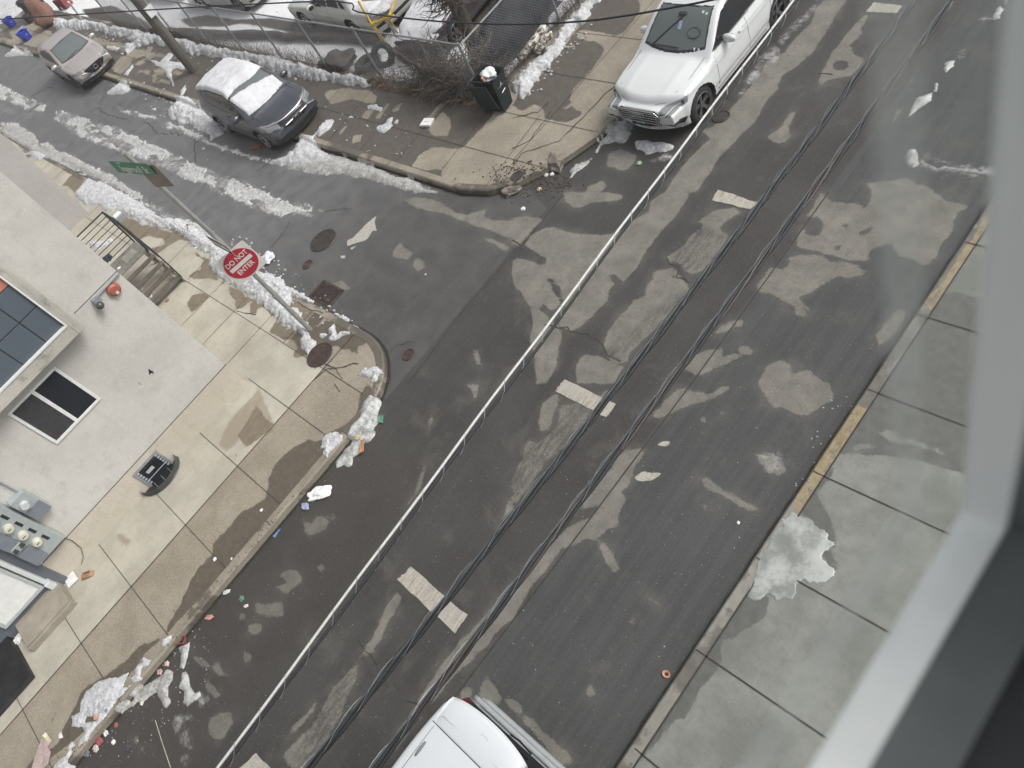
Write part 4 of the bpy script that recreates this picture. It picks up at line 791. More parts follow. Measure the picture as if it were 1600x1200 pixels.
# thin service wire across the top
mb = MB(); pts = [(-60, 34), (470, 3), (560, 19), (680, 33), (800, 38), (900, 34), (975, 25), (1050, 12), (1112, 0), (1240, -30)]; zs = [6.4, 5.2, 5.0, 4.9, 4.9, 5.0, 5.1, 5.2, 5.4, 5.8]
pp = [np.array([*G(x, y, z), z]) for (x, y), z in zip(pts, zs)]; fine_ = []
for a in range(len(pp) - 1):
    for t in np.linspace(0, 1, 6)[:-1]:
        p0, p1, p2, p3 = pp[max(a - 1, 0)], pp[a], pp[a + 1], pp[min(a + 2, len(pp) - 1)]
        fine_.append(.5 * ((2 * p1) + (-p0 + p2) * t + (2 * p0 - 5 * p1 + 4 * p2 - p3) * t * t + (-p0 + 3 * p1 - 3 * p2 + p3) * t ** 3))
mb.tube(fine_, .014, 6)
tag(obj('service_wire', mb, M_CD, smooth=True), 'thin black service wire sagging across the top above the fence and white car', 'cable')

# ------------------------------------------------------------------ chain-link fence round the lot
M_GALV = flat('fence_pipe', (.27, .28, .28), .5, .4, var=.25); M_WIRE = flat('fence_wire', (.20, .205, .21), .5, .5)
def chain(label, a, b_, posts, H_=1.75, z0=.12, step=.085, rail=True, lean=0.0, r=.0034):
    a = np.array(a, float); b_ = np.array(b_, float); Ln = np.linalg.norm(b_ - a); d = (b_ - a) / Ln; nn = np.array([-d[1], d[0]])
    f = thing('chain_link_fence', label, 'fence', (a[0], a[1], z0), 0, 'chain link fence round the snowy lot')
    mb = MB(); k = 0
    for s in (1, -1):
        t = -H_
        while t < Ln:
            u0, v0, u1, v1 = t, 0.0, t + H_, H_
            if u0 < 0: v0 = -u0; u0 = 0
            if u1 > Ln: v1 = H_ - (u1 - Ln); u1 = Ln
            if s < 0: u0, u1 = Ln - u0, Ln - u1
            A = a + d * u0; B_ = a + d * u1
            mb.tube([(A[0] + s * nn[0] * .003, A[1] + s * nn[1] * .003, z0 + v0), (B_[0] + s * nn[0] * .003, B_[1] + s * nn[1] * .003, z0 + v1)], r, 3, False); t += step
    obj('mesh', mb, M_WIRE, f, world=True)
    for t in posts:
        mb = MB(); p = a + d * t; mb.tube([(p[0], p[1], z0 - .05), (p[0] + lean * nn[0], p[1] + lean * nn[1], z0 + H_ + .05)], .035, 10); obj('post', mb, M_GALV, f, world=True)
    if rail: mb = MB(); mb.tube([(a[0], a[1], z0 + H_), (b_[0], b_[1], z0 + H_)], .024, 8); obj('top_rail', mb, M_GALV, f, world=True)
    return f
chain('long chain link fence behind the side street cars, snow heaped along its foot', (-40, 9.85), (-15.35, 9.75), [.1, 3.4, 6.4, 9.2, 11.9, 14.6, 17.3, 20.2, 24.6])
chain('chain link fence running up the main street beside the green wheeled bin', (-15.33, 9.78), (-15.75, 22), [3.1, 6.2, 9.3])
# ------------------------------------------------------------------ vehicles: one smooth body surface each, divided into its panels
def smax(a, b, k):
    h = np.clip(.5 + .5 * (a - b) / k, 0, 1); return b * (1 - h) + a * h + k * h * (1 - h)
def smin(a, b, k): return -smax(-a, -b, k)
def sinterp(x, pts):
    X = np.array([p[0] for p in pts]); Zv = np.array([p[1] for p in pts])
    m_ = np.zeros(len(X)); d = np.diff(Zv) / np.diff(X)
    for i in range(1, len(X) - 1): m_[i] = 0 if d[i - 1] * d[i] <= 0 else 2 * d[i - 1] * d[i] / (d[i - 1] + d[i])
    m_[0], m_[-1] = d[0], d[-1]
    x = np.clip(x, X[0], X[-1]); i = np.clip(np.searchsorted(X, x, 'right') - 1, 0, len(X) - 2); h = X[i + 1] - X[i]; t = (x - X[i]) / h
    return (2 * t ** 3 - 3 * t ** 2 + 1) * Zv[i] + (t ** 3 - 2 * t ** 2 + t) * h * m_[i] + (-2 * t ** 3 + 3 * t ** 2) * Zv[i + 1] + (t ** 3 - t ** 2) * h * m_[i + 1]
class Car:
    def __init__(s, **k): s.__dict__.update(k)
    def f(s, p):
        x, y, z = p[:, 0], p[:, 1], p[:, 2]; ay = np.abs(y); Lh = s.L / 2
        tf = np.clip((x - (Lh - 1.3)) / 1.3, 0, 1); tr = np.clip((-x - (Lh - 1.1)) / 1.1, 0, 1)
        hw = s.W / 2 * (1 - s.tap * tf ** 2.4 - .07 * tr ** 2.4)
        sec = 1 - .05 * np.clip((z - .62) / .45, -1, 1.3) ** 2 + .012 * np.exp(-((z - s.crease) / .035) ** 2) - .012 * np.exp(-((z - .42) / .08) ** 2)
        for xw in s.axles: sec = sec + .018 * np.exp(-(((x - xw) ** 2 + (z - s.rw) ** 2) ** .5 / (s.rw + .14)) ** 6)
        side = ay - hw * sec
        zh = sinterp(x, s.belt) - s.crown * (ay / hw) ** 3 + s.bulge * np.exp(-((ay - .52 * hw) / .10) ** 2) * np.clip((x - s.cowl) / .3, 0, 1)
        xf = Lh - s.sweep * (ay / hw) ** 2.2 - .10 * np.clip((z - .62) / .3, 0, 1.5) ** 2 - .10 * np.clip((.38 - z) / .2, 0, 1) ** 2
        xr = Lh - .14 * (ay / hw) ** 2.5 - .06 * np.clip((z - .7) / .3, 0, 2) ** 1.5 - .06 * np.clip((.4 - z) / .2, 0, 1) ** 2
        a = smax(smax(z - zh, side, .07), smax(x - xf, -x - xr, .02), .06); a = smax(a, s.zb - z, .05)
        zr = sinterp(x, s.roof) - s.rcrown * (ay / (hw * .8)) ** 2.6
        wc = hw * .955 - s.tumble * np.clip(z - s.zbelt, -.1, 1)
        c = smax(z - zr, ay - wc, .075); c = smax(c, -x - (Lh - s.rin + .28 * (s.H - z)), .05); c = smax(c, .5 - z, .02)
        return smin(a, c, .045)
    def cast(s, A, B_):
        lo = np.zeros(len(A)); hi = np.ones(len(A))
        for _ in range(18):
            m_ = (lo + hi) / 2; v = s.f(A + (B_ - A) * m_[:, None]); lo = np.where(v < 0, m_, lo); hi = np.where(v < 0, hi, m_)
        return A + (B_ - A) * lo[:, None]
    def front(s, y, z):
        y, z = np.broadcast_arrays(np.asarray(y, float), np.asarray(z, float)); y = y.ravel(); z = z.ravel()
        return s.cast(np.stack([np.full_like(y, s.L / 2 - .9), y, z], 1), np.stack([np.full_like(y, s.L / 2 + .1), y, z], 1))
    def back(s, y, z):
        y, z = np.broadcast_arrays(np.asarray(y, float), np.asarray(z, float)); y = y.ravel(); z = z.ravel()
        return s.cast(np.stack([np.full_like(y, -s.L / 2 + .9), y, z], 1), np.stack([np.full_like(y, -s.L / 2 - .1), y, z], 1))
    def top(s, x, y):
        x, y = np.broadcast_arrays(np.asarray(x, float), np.asarray(y, float)); x = x.ravel(); y = y.ravel()
        return s.cast(np.stack([x, y, np.full_like(x, .6)], 1), np.stack([x, y, np.full_like(x, s.H + .2)], 1))
    def side(s, x, z, sg):
        x, z = np.broadcast_arrays(np.asarray(x, float), np.asarray(z, float)); x = x.ravel(); z = z.ravel()
        return s.cast(np.stack([x, 0 * x, z], 1), np.stack([x, 0 * x + sg * (s.W / 2 + .1), z], 1))
    def surface(s, st):
        Lh, Wh = s.L / 2 + .06, s.W / 2 + .06; z0, z1 = s.zb - .04, s.H + .06
        gx = np.linspace(-Lh, Lh, int(2 * Lh / st)); gy = np.linspace(-Wh, Wh, int(2 * Wh / st)); gz = np.linspace(z0, z1, int((z1 - z0) / st))
        Vs = []; Fs = []; n = 0
        for kind in ('top', 'l', 'r', 'f', 'b'):
            if kind == 'top': U, W_ = np.meshgrid(gx, gy, indexing='ij'); Q = np.stack([U, W_, 0 * U + z1], -1)
            elif kind in 'lr': U, W_ = np.meshgrid(gx, gz, indexing='ij'); Q = np.stack([U, 0 * U + (Wh if kind == 'l' else -Wh), W_], -1)
            else: U, W_ = np.meshgrid(gy, gz, indexing='ij'); Q = np.stack([0 * U + (Lh if kind == 'f' else -Lh), U, W_], -1)
            sh = Q.shape[:2]; Q = Q.reshape(-1, 3)
            A = np.stack([np.clip(Q[:, 0] * .86, -s.L / 2 + .75, s.L / 2 - .75), np.clip(Q[:, 1] * .5, -.45, .45), np.clip(.45 + (Q[:, 2] - .45) * .35, .4, .72)], 1)
            V = s.cast(A, Q); ix = np.arange(len(V)).reshape(sh) + n
            F = np.stack([ix[:-1, :-1], ix[1:, :-1], ix[1:, 1:], ix[:-1, 1:]], -1).reshape(-1, 4)
            if kind in ('r', 'f'): pass
            if kind in ('l', 'b'): F = F[:, ::-1]
            if kind == 'f': F = F
            Vs.append(V); Fs.append(F); n += len(V)
        V = np.concatenate(Vs); F = np.concatenate(Fs)
        key = np.round(V / .0008).astype(np.int64); _, first, inv = np.unique(key, axis=0, return_index=True, return_inverse=True); inv = inv.ravel()
        V = V[first]; F = inv[F]
        ok = np.array([len(set(f)) == 4 for f in F.tolist()]); F = F[ok]
        c = V[F].mean(1); nrm = np.cross(V[F[:, 2]] - V[F[:, 0]], V[F[:, 3]] - V[F[:, 1]]); nrm /= np.linalg.norm(nrm, axis=1, keepdims=True) + 1e-12
        flip = ((c - np.stack([np.clip(c[:, 0], -s.L / 2 + 1, s.L / 2 - 1), 0 * c[:, 1], 0 * c[:, 2] + .6], 1)) * nrm).sum(1) < 0
        F[flip] = F[flip][:, ::-1]; nrm[flip] *= -1
        return V, F, c, nrm
def sub_mesh(name, V, F, mat, parent, off=0.0, nv=None, smooth=True):
    used = np.unique(F); mp = np.full(len(V), -1); mp[used] = np.arange(len(used)); W_ = V[used]
    if nv is not None: W_ = W_ + nv[used]
    return mesh_obj(name, W_, mp[F], mat, parent, smooth=smooth)
def pip(P, poly): return inner(P, poly) > 0
def wheel(parent, x, y, r, sg, w_=.24, spokes=5, rimmat=None, rz=0.0):
    t = bpy.data.objects.new('wheel', None)
    V = []; F = []; prof = [(r * .66, -w_ / 2), (r * .80, -w_ / 2 - .004), (r * .93, -w_ / 2 + .012), (r, -w_ / 2 + .045), (r, w_ / 2 - .045), (r * .93, w_ / 2 - .012), (r * .80, w_ / 2 + .004), (r * .66, w_ / 2)]
    K = 40
    for j in range(K):
        a = 2 * math.pi * j / K
        for (q, h) in prof: V.append((q * math.cos(a), h, q * math.sin(a)))
    n = len(prof)
    for j in range(K):
        for i in range(n - 1): F.append((j * n + i, ((j + 1) % K) * n + i, ((j + 1) % K) * n + i + 1, j * n + i + 1))
    ty = mesh_obj('wheel', V, F, M_TYRE, parent, smooth=True); ty.location = (x, y, r); ty.rotation_euler = (0, 0, rz)
    mb = MB(); o_ = sg * (w_ / 2)
    mb.cyl((0, o_ - sg * .09, 0), r * .66, .01, 32, 'y'); obj('brake_well', mb, M_BLACK, ty)
    mb = MB()
    ring = [(r * .655 * math.cos(a), o_ - sg * .006, r * .655 * math.sin(a)) for a in np.linspace(0, 2 * math.pi, 41)]; mb.tube(ring, .016, 6, False)
    mb.cyl((0, o_ - sg * .045, 0), r * .17, .06, 16, 'y')
    for k in range(spokes):
        a = 2 * math.pi * k / spokes + .3
        for da in ((-.13, .13) if spokes <= 5 else (0,)):
            c_, s_ = math.cos(a + da), math.sin(a + da); c2, s2 = math.cos(a + da * .6), math.sin(a + da * .6); w2 = .020 if spokes <= 5 else .026
            P0 = np.array([c2 * r * .12, o_ - sg * .035, s2 * r * .12]); P1 = np.array([c_ * r * .65, o_ - sg * .012, s_ * r * .65]); tn = np.array([-s_, 0, c_]) * w2
            dn = np.array([0, -sg * .03, 0])
            mb.add([P0 - tn * .8, P0 + tn * .8, P1 + tn, P1 - tn, P0 - tn * .8 + dn, P0 + tn * .8 + dn, P1 + tn + dn, P1 - tn + dn], [(0, 1, 2, 3), (7, 6, 5, 4), (0, 4, 5, 1), (1, 5, 6, 2), (2, 6, 7, 3), (3, 7, 4, 0)])
    obj('rim', mb, rimmat, ty)
    return ty
M_TYRE = flat('tyre', (.022, .021, .021), .8, var=.3); M_RIM = flat('alloy', (.17, .17, .175), .3, .7, var=.1); M_RIMB = flat('bright_alloy', (.45, .45, .46), .3, .8, var=.1)
def paint(name, col, metal=.0, rough=.35, dirt=.0, dcol=(.20, .18, .15)):
    m, nt, b = new_mat(name); v = objvec(nt); n = noise(nt, 2.5, 5, .65, v); n2 = noise(nt, 40, 3, .7, v)
    sx = nt.nodes.new('ShaderNodeSeparateXYZ'); nt.links.new(v, sx.inputs[0])
    low = ramp(nt, math_(nt, 'ADD', sx.outputs[2], math_(nt, 'MULTIPLY', n, .5)), .45, 1.0, dirt, dirt * .12)    # road spray dried on the lower panels
    L(nt, mix(nt, math_(nt, 'MULTIPLY', low, ramp(nt, n2, .3, .7, .6, 1)), col, dcol), b, 'Base Color')
    b.inputs['Metallic'].default_value = metal; L(nt, math_(nt, 'ADD', rough, math_(nt, 'MULTIPLY', low, .4)), b, 'Roughness')
    b.inputs['Coat Weight'].default_value = .8; b.inputs['Coat Roughness'].default_value = .05 + dirt * .2; return m
M_SCREEN = glossy('windscreen', (.12, .14, .14), .05); M_SIDEG = glossy('tinted_glass', (.012, .013, .015), .04)
M_LAMP = glossy('lamp_glass', (.27, .28, .285), .10, .3); M_CHROME = glossy('chrome', (.62, .62, .62), .16, 1.0); M_GRILLE = glossy('gloss_black', (.012, .012, .013), .25)
M_TRIMB = flat('black_trim', (.022, .022, .024), .5, var=.2); M_TAIL = glossy('tail_lamp', (.12, .012, .014), .12)
m, nt, b = new_mat('car_snow'); v = objvec(nt); n1 = noise(nt, 3, 5, .6, v); n2 = noise(nt, 40, 4, .7, v)
L(nt, mix(nt, ramp(nt, n1, .3, .7), (.50, .51, .54), (.60, .61, .635)), b, 'Base Color'); b.inputs['Roughness'].default_value = .7; bump(nt, b, math_(nt, 'ADD', n1, math_(nt, 'MULTIPLY', n2, .3)), .5, .02); M_CSNOW = m
class Built: pass
def build_car(C, name, label, loc, rz, pmat, classify, st=.024, group=None, rim=None, spokes=5, snow=None, glassm=None, sideg=None, wheel_w=.24):
    root = thing(name, label, C.cat, loc, rz, group)
    V, F, c, nr = C.surface(st)
    x, y, z = c.T; ay = np.abs(y); cls = np.array(['body'] * len(F), dtype=object)
    drop = np.zeros(len(F), bool)
    for xw in C.axles: drop |= ((x - xw) ** 2 + (z - C.rw) ** 2 < (C.rw + .055) ** 2) & (ay > C.W / 2 - .30) & (z < C.rw * 2 + .1)
    drop |= z < C.zb + .015
    vb = nr[:, 2] 
    w0, w1 = C.ws      # (x bottom, sweep, half width), (x top, half width)
    t = np.clip((w0[0] - x) / (w0[0] - w1[0]), 0, 1); wid = w0[2] + (w1[1] - w0[2]) * t
    is_c = z > C.zbelt + .02
    rim_ = .035
    ws = (x < w0[0] - w0[1] * (y / .7) ** 2) & (x > w1[0] - .04 * (y / .6) ** 2) & (ay < wid) & is_c & (vb > .2)
    wsb = (x < w0[0] + .05 - w0[1] * (y / .7) ** 2) & (x > w1[0] - rim_ - .04 * (y / .6) ** 2) & (ay < wid + rim_) & is_c & (vb > .2)
    cls[wsb] = 'screen_seal'; cls[ws] = 'windscreen'
    cols = [C.sidewin] if not isinstance(C.sidewin[0][0], (tuple, list)) else C.sidewin
    sidey = np.abs(nr[:, 1]) > .55; XZ = np.stack([x, z], 1)
    for q in cols:
        d = inner(XZ, q); cls[sidey & (d > -.028) & is_c] = 'window_trim'
    for q in cols:
        d = inner(XZ, q); cls[sidey & (d > 0) & is_c] = 'side_window'
    if C.rear: 
        q = C.rear; rg = (x > q[0]) & (x < q[1]) & (ay < q[2]) & (z > q[3]) & (z < q[4]) & (nr[:, 0] < -.25); cls[rg] = 'rear_window'
    cls = classify(C, cls, x, y, z, nr)
    cls[drop] = 'none'
    mats = dict(body=pmat, screen_seal=M_TRIMB, windscreen=glassm or M_SCREEN, window_trim=C.trim, side_window=sideg or M_SIDEG, rear_window=M_SIDEG, headlight=M_LAMP, grille=M_GRILLE, bumper_trim=M_TRIMB, tail_light=M_TAIL, sunroof=M_SIDEG, intake=M_TRIMB, plastic=M_TRIMB, pale_trim=M_RIMB)
    for k in sorted(set(cls)):
        if k == 'none': continue
        for sg in ((1, -1) if k in ('headlight', 'tail_light', 'side_window', 'window_trim', 'intake') else (0,)):
            mk = (cls == k) & ((y * sg > 0) if sg else True)
            if mk.any(): sub_mesh(k, V, F[mk], mats[k], root)
    mb = MB(); mb.bx(-C.L / 2 + .22, C.L / 2 - .25, -C.W / 2 + .28, C.W / 2 - .28, C.zb - .03, .62)
    for xw in C.axles: mb.bx(xw - C.rw - .1, xw + C.rw + .1, -C.W / 2 + .09, C.W / 2 - .09, C.rw * 1.55, C.rw * 2 + .10)
    for a_, b_ in ((-C.L / 2 + .25, C.axles[1] - C.rw - .08), (C.axles[1] + C.rw + .08, C.axles[0] - C.rw - .08), (C.axles[0] + C.rw + .08, C.L / 2 - .3)): mb.bx(a_, b_, -C.W / 2 + .12, C.W / 2 - .12, C.zb - .02, .5)
    obj('underbody', mb, M_BLACK, root)
    for i, xw in enumerate(C.axles):
        for sg in (1, -1): wheel(root, xw, sg * (C.W / 2 - wheel_w / 2 - .035), C.rw, sg, wheel_w, spokes, rim or M_RIM)
    # mirrors
    for sg in (1, -1):
        mxp = C.mirror; mb = MB(); mb.blob((mxp[0], sg * mxp[1], mxp[2]), (.075, .155, .095), 3, 0); mb.tube([(mxp[0] + .02, sg * (mxp[1] - .2), mxp[2] - .07), (mxp[0], sg * (mxp[1] - .03), mxp[2] - .05)], .045, 6)
        mr = obj('mirror', mb, pmat if C.mpaint else M_TRIMB, root, smooth=True); mb = MB(); mb.blob((mxp[0] - .055, sg * mxp[1], mxp[2]), (.04, .105, .066), 2, 0); obj('mirror_glass', mb, M_SIDEG, mr, smooth=True)
        for zx in C.handles:
            p = C.side(zx[0], zx[1], sg)[0]; mb = MB(); mb.tube([(p[0] - .10, p[1] + sg * .0, p[2]), (p[0] - .06, p[1] + sg * .03, p[2]), (p[0] + .06, p[1] + sg * .03, p[2]), (p[0] + .10, p[1], p[2])], .013, 6); obj('door_handle', mb, pmat, root, smooth=True)
    # shut lines
    mb = MB()
    def line_side(pts, sg):
        q = []
        for a_, b_ in zip(pts[:-1], pts[1:]):
            for t_ in np.linspace(0, 1, 8)[:-1]: q.append((a_[0] + (b_[0] - a_[0]) * t_, a_[1] + (b_[1] - a_[1]) * t_))
        q.append(pts[-1]); P = C.side([a[0] for a in q], [a[1] for a in q], sg); mb.tube([tuple(p) for p in P], .005, 4)
    for sg in (1, -1):
        for q in C.shut: line_side(q, sg)
    if C.hoodline:
        for sg in (1, -1):
            P = C.top([a[0] for a in C.hoodline], [sg * a[1] for a in C.hoodline]); mb.tube([tuple(p) for p in P], .005, 4)
    obj('shut_line', mb, M_BLACK, root)
    mb = MB()
    for (xa, ya, xb, yb) in C.wipers:
        P = C.top(np.linspace(xa, xb, 8), np.linspace(ya, yb, 8)); P[:, 2] += .02; mb2 = MB(); mb2.tube([tuple(p) for p in P], .011, 5); obj('wiper', mb2, M_TRIMB, root)
    if snow:
        nvv = np.zeros_like(V)
        mk = snow(x, y, z, nr); Fm = F[mk]
        cnt = np.zeros(len(V)); np.add.at(cnt, F.ravel(), 1); cm = np.zeros(len(V)); np.add.at(cm, Fm.ravel(), 1)
        ins = (cm > 0) & (cm == cnt); dist = np.where(ins, 1.0, 0.0)
        for _ in range(5):
            acc = np.zeros(len(V)); np.add.at(acc, F.ravel(), np.repeat(dist[F].mean(1), 4)); dist = np.where(ins, acc / np.maximum(cnt, 1), 0)
        nvv[:, 2] = .004 + dist * (.055 + .02 * fbm(V[:, 0] * 5, V[:, 1] * 5, 3))
        sub_mesh('snow_cover', V, Fm, M_CSNOW, root, nv=nvv)
    root['_'] = 0; del root['_']
    return root
def front_strip(C, root, name, pts, r, mat, off=.006, n=9, k=6):
    q = []
    for a_, b_ in zip(pts[:-1], pts[1:]): q += [(a_[0] + (b_[0] - a_[0]) * t_, a_[1] + (b_[1] - a_[1]) * t_) for t_ in np.linspace(0, 1, n)[:-1]]
    q.append(pts[-1]); P = C.front([a[0] for a in q], [a[1] for a in q]); P[:, 0] += off
    mb = MB(); mb.tube([tuple(p) for p in P], r, k); return obj(name, mb, mat, root, smooth=True)
def ring_emblem(C, root, cs, z, R_, r, mat):
    mb = MB()
    for yc_ in cs:
        P = C.front([yc_], [z])[0]; mb.tube([(P[0] + .035, yc_ + R_ * math.cos(a), z + R_ * math.sin(a)) for a in np.linspace(0, 2 * math.pi, 21)], r, 5, False)
    obj('emblem', mb, mat, root)

# --- white SUV by the kerb up the street
Q = Car(cat='car', L=4.80, W=1.97, H=1.74, zb=.22, axles=(1.60, -1.40), rw=.385, tap=.13, sweep=.30, crown=.10, bulge=.012, cowl=1.0, crease=.90, tumble=.34, zbelt=1.08, rcrown=.045, rin=.16,
        belt=[(-2.6, 1.05), (-2.2, 1.12), (-1, 1.13), (.6, 1.12), (1.05, 1.10), (1.7, 1.07), (2.1, 1.01), (2.28, .965), (2.45, .87)],
        roof=[(-2.9, .9), (-2.42, 1.15), (-2.12, 1.60), (-1.9, 1.66), (-1.0, 1.73), (-.3, 1.735), (.2, 1.66), (1.13, 1.08), (1.5, .85)],
        ws=((1.02, .12, .74), (.28, .60)), sidewin=[[(.93, 1.13), (.25, 1.56), (-.2, 1.60), (-1.2, 1.60), (-1.85, 1.53), (-2.1, 1.20), (-1.9, 1.16)]], rear=(-3, -2.0, .66, 1.12, 1.55),
        mirror=(.50, 1.04, 1.15), mpaint=True, handles=[(.0, .98), (-1.05, .99)], shut=[[(.95, 1.05), (.98, .4)], [(-.22, 1.1), (-.22, .32)], [(-1.2, 1.1), (-1.05, .7), (-.9, .35)]],
        hoodline=[(1.05, .80), (1.6, .79), (2.0, .70), (2.22, .55), (2.30, .35)], wipers=[(.98, -.55, .50, .02), (.99, .15, .96, -.5)], trim=M_CHROME)
def cls_q(C, cls, x, y, z, nr):
    ay = np.abs(y); fr = (x > 1.9)
    YZ = np.stack([ay, z], 1)
    gr = fr & pip(YZ, [(-.1, .83), (.44, .83), (.54, .73), (.43, .38), (.34, .33), (-.1, .33)]) & (nr[:, 0] > .3)
    XY = np.stack([x, ay], 1)
    hl = (x > 1.84) & (ay > .53) & (ay < .93) & (z > .70 + .20 * (ay - .5)) & (z < .82 + .24 * (ay - .5))
    it = fr & pip(YZ, [(.58, .53), (.88, .58), (.92, .50), (.86, .38), (.62, .35)])
    low = (z < .30) & (x > 1.9)
    cls[low] = 'body'; cls[gr] = 'grille'; cls[hl] = 'headlight'; cls[it] = 'intake'
    cls[(z < .285) & (np.abs(nr[:, 1]) > .5)] = 'plastic'
    return cls
M_PWHITE = paint('white_paint', (.63, .655, .66), 0, .3, .40)
audi = build_car(Q, 'white_suv', 'large white SUV parked at the left kerb, facing down the street with chrome slatted grille', (-10.50, 12.27, 0), -math.pi / 2 + math.radians(.6), M_PWHITE, cls_q, .021, spokes=5, rim=M_RIM, wheel_w=.27)
fo = front_strip
fo(Q, audi, 'grille_surround', [(-.54, .73), (-.44, .835), (.44, .835), (.54, .73), (.43, .38), (.33, .32), (-.33, .32), (-.43, .38), (-.54, .73)], .014, M_CHROME, .004)
for z_ in (.79, .735, .675, .61, .545, .48, .42, .365): fo(Q, audi, 'grille_bar', [(-.50 + abs(z_ - .73) * .22, z_), (.50 - abs(z_ - .73) * .22, z_)], .0075, M_CHROME, .006)
ring_emblem(Q, audi, [-.12, -.04, .04, .12], .745, .060, .0085, M_CHROME)
P = Q.front([0], [.50])[0]; mb = MB(); mb.bx(P[0] + .02, P[0] + .04, -.24, .24, .43, .58); pl = obj('front_plate', mb, M_GRILLE, audi, bevel=.004); mb = MB(); mb.bx(P[0] + .04, P[0] + .043, -.12, .10, .48, .54); obj('plate_logo', mb, flat('plate_teal', (.10, .32, .38), .5, var=.4), pl)
for sg in (1, -1):
    for z_ in (.54, .46): fo(Q, audi, 'intake_bar', [(sg * .62, z_ - .02), (sg * .85, z_ + .02)], .008, M_CHROME, .004)
    fo(Q, audi, 'lamp_strip', [(sg * .56, .755), (sg * .70, .795), (sg * .84, .83)], .008, flat('lamp_white', (.6, .62, .62), .2), .001)
fo(Q, audi, 'lip_trim', [(-.80, .275), (-.4, .262), (.4, .262), (.80, .275)], .010, M_CHROME, .008)
mb = MB(); 
for y_ in (.50, .60): q = Q.top([.98], [y_])[0]; mb.box((q[0] - .02, y_, q[2] + .012), (.06, .07, .004), ry=.65)
for x_, y_ in ((.36, .45), (.38, .54)): q = Q.top([x_], [y_])[0]; mb.box((q[0], y_, q[2] + .006), (.05, .05, .004), ry=.6)
obj('windscreen_sticker', mb, flat('sticker_white', (.66, .68, .66), .6), audi, smooth=False)
q = Q.top([.62], [.02])[0]; mb = MB(); mb.box((q[0], .02, q[2] + .006), (.16, .075, .004), ry=.68); obj('hanging_pass', mb, flat('pass_blue', (.32, .42, .52), .5, var=.5, scale=25), audi)
q = Q.top([.40], [.0])[0]; mb = MB(); mb.blob((q[0], .0, q[2] + .0), (.09, .11, .012), 2, 0); obj('interior_mirror', mb, M_TRIMB, audi, smooth=True)
q = Q.top([.72], [.40])[0]; mb = MB(); mb.tube([(q[0] + .09 * math.cos(a), .40 + .15 * math.sin(a), q[2] + .006 - .06 * math.cos(a)) for a in np.linspace(0, 2 * math.pi, 25)], .009, 5, False); obj('steering_wheel', mb, flat('wheel_shade', (.06, .065, .065), .5), audi)
mb = MB(); 
for sg in (1, -1):
    p_ = Q.side(np.linspace(1.05, -.85, 14), [.36] * 14, sg); mb2 = MB(); mb2.tube([tuple(a) for a in p_], .022, 6); obj('sill_trim', mb2, flat('sill_grey', (.20, .20, .20), .5), audi)
    r_ = Q.top(np.linspace(.1, -1.9, 12), sg * .66); mb2 = MB(); mb2.tube([tuple(a + np.array([0, 0, .035])) for a in r_], .014, 6); obj('roof_rail', mb2, M_CHROME, audi)

# --- grey compact SUV under snow
Hn = Car(cat='car', L=4.46, W=1.86, H=1.66, zb=.22, axles=(1.30, -1.30), rw=.335, tap=.15, sweep=.30, crown=.09, bulge=.006, cowl=1.0, crease=.88, tumble=.36, zbelt=1.00, rcrown=.05, rin=.20,
         belt=[(-2.2, 1.0), (-1.8, 1.10), (-1, 1.09), (.6, 1.03), (1.0, 1.02), (1.5, .99), (1.85, .94), (2.06, .87), (2.25, .75)],
         roof=[(-2.5, .8), (-2.05, 1.1), (-1.90, 1.50), (-1.6, 1.59), (-.7, 1.66), (-.1, 1.655), (.3, 1.54), (1.12, 1.0), (1.5, .75)],
         ws=((1.02, .13, .73), (.24, .60)), sidewin=[[(.88, 1.06), (.22, 1.47), (-.3, 1.54), (-1.0, 1.53), (-1.65, 1.42), (-1.2, 1.15), (-.4, 1.10)]], rear=(-3, -1.7, .58, 1.08, 1.42),
         mirror=(.68, 1.0, 1.07), mpaint=True, handles=[(-.05, .96)], shut=[[(.82, 1.0), (.85, .4)], [(-.20, 1.05), (-.20, .32)], [(-1.1, 1.1), (-.95, .7), (-.8, .35)]],
         hoodline=[(1.05, .72), (1.5, .70), (1.85, .60), (2.0, .40)], wipers=[(1.0, -.5, .95, .1), (1.0, .1, .95, .6)], trim=M_TRIMB)
def cls_h(C, cls, x, y, z, nr):
    ay = np.abs(y); YZ = np.stack([ay, z], 1); XY = np.stack([x, ay], 1)
    g = (x > 1.7) & pip(YZ, [(-.1, .80), (.52, .82), (.50, .71), (.30, .60), (-.1, .59)]) & (nr[:, 0] > .2)
    hl = (z > .71) & (z < .88) & pip(XY, [(2.35, .50), (2.0, .52), (1.82, .72), (1.50, .90), (1.6, 1.0), (2.1, .9)])
    it = (x > 1.7) & pip(YZ, [(-.1, .42), (.55, .42), (.66, .50), (.80, .50), (.78, .36), (.5, .28), (-.1, .28)]) & (nr[:, 0] > .2)
    cls[g] = 'grille'; cls[hl] = 'headlight'; cls[it] = 'intake'
    for xw in C.axles:
        rr = ((x - xw) ** 2 + (z - C.rw) ** 2) ** .5; cls[(rr < C.rw + .11) & (np.abs(nr[:, 1]) > .4) & (z < .85)] = 'plastic'
    cls[(z < .34) & (np.abs(nr[:, 1]) > .4)] = 'plastic'
    return cls
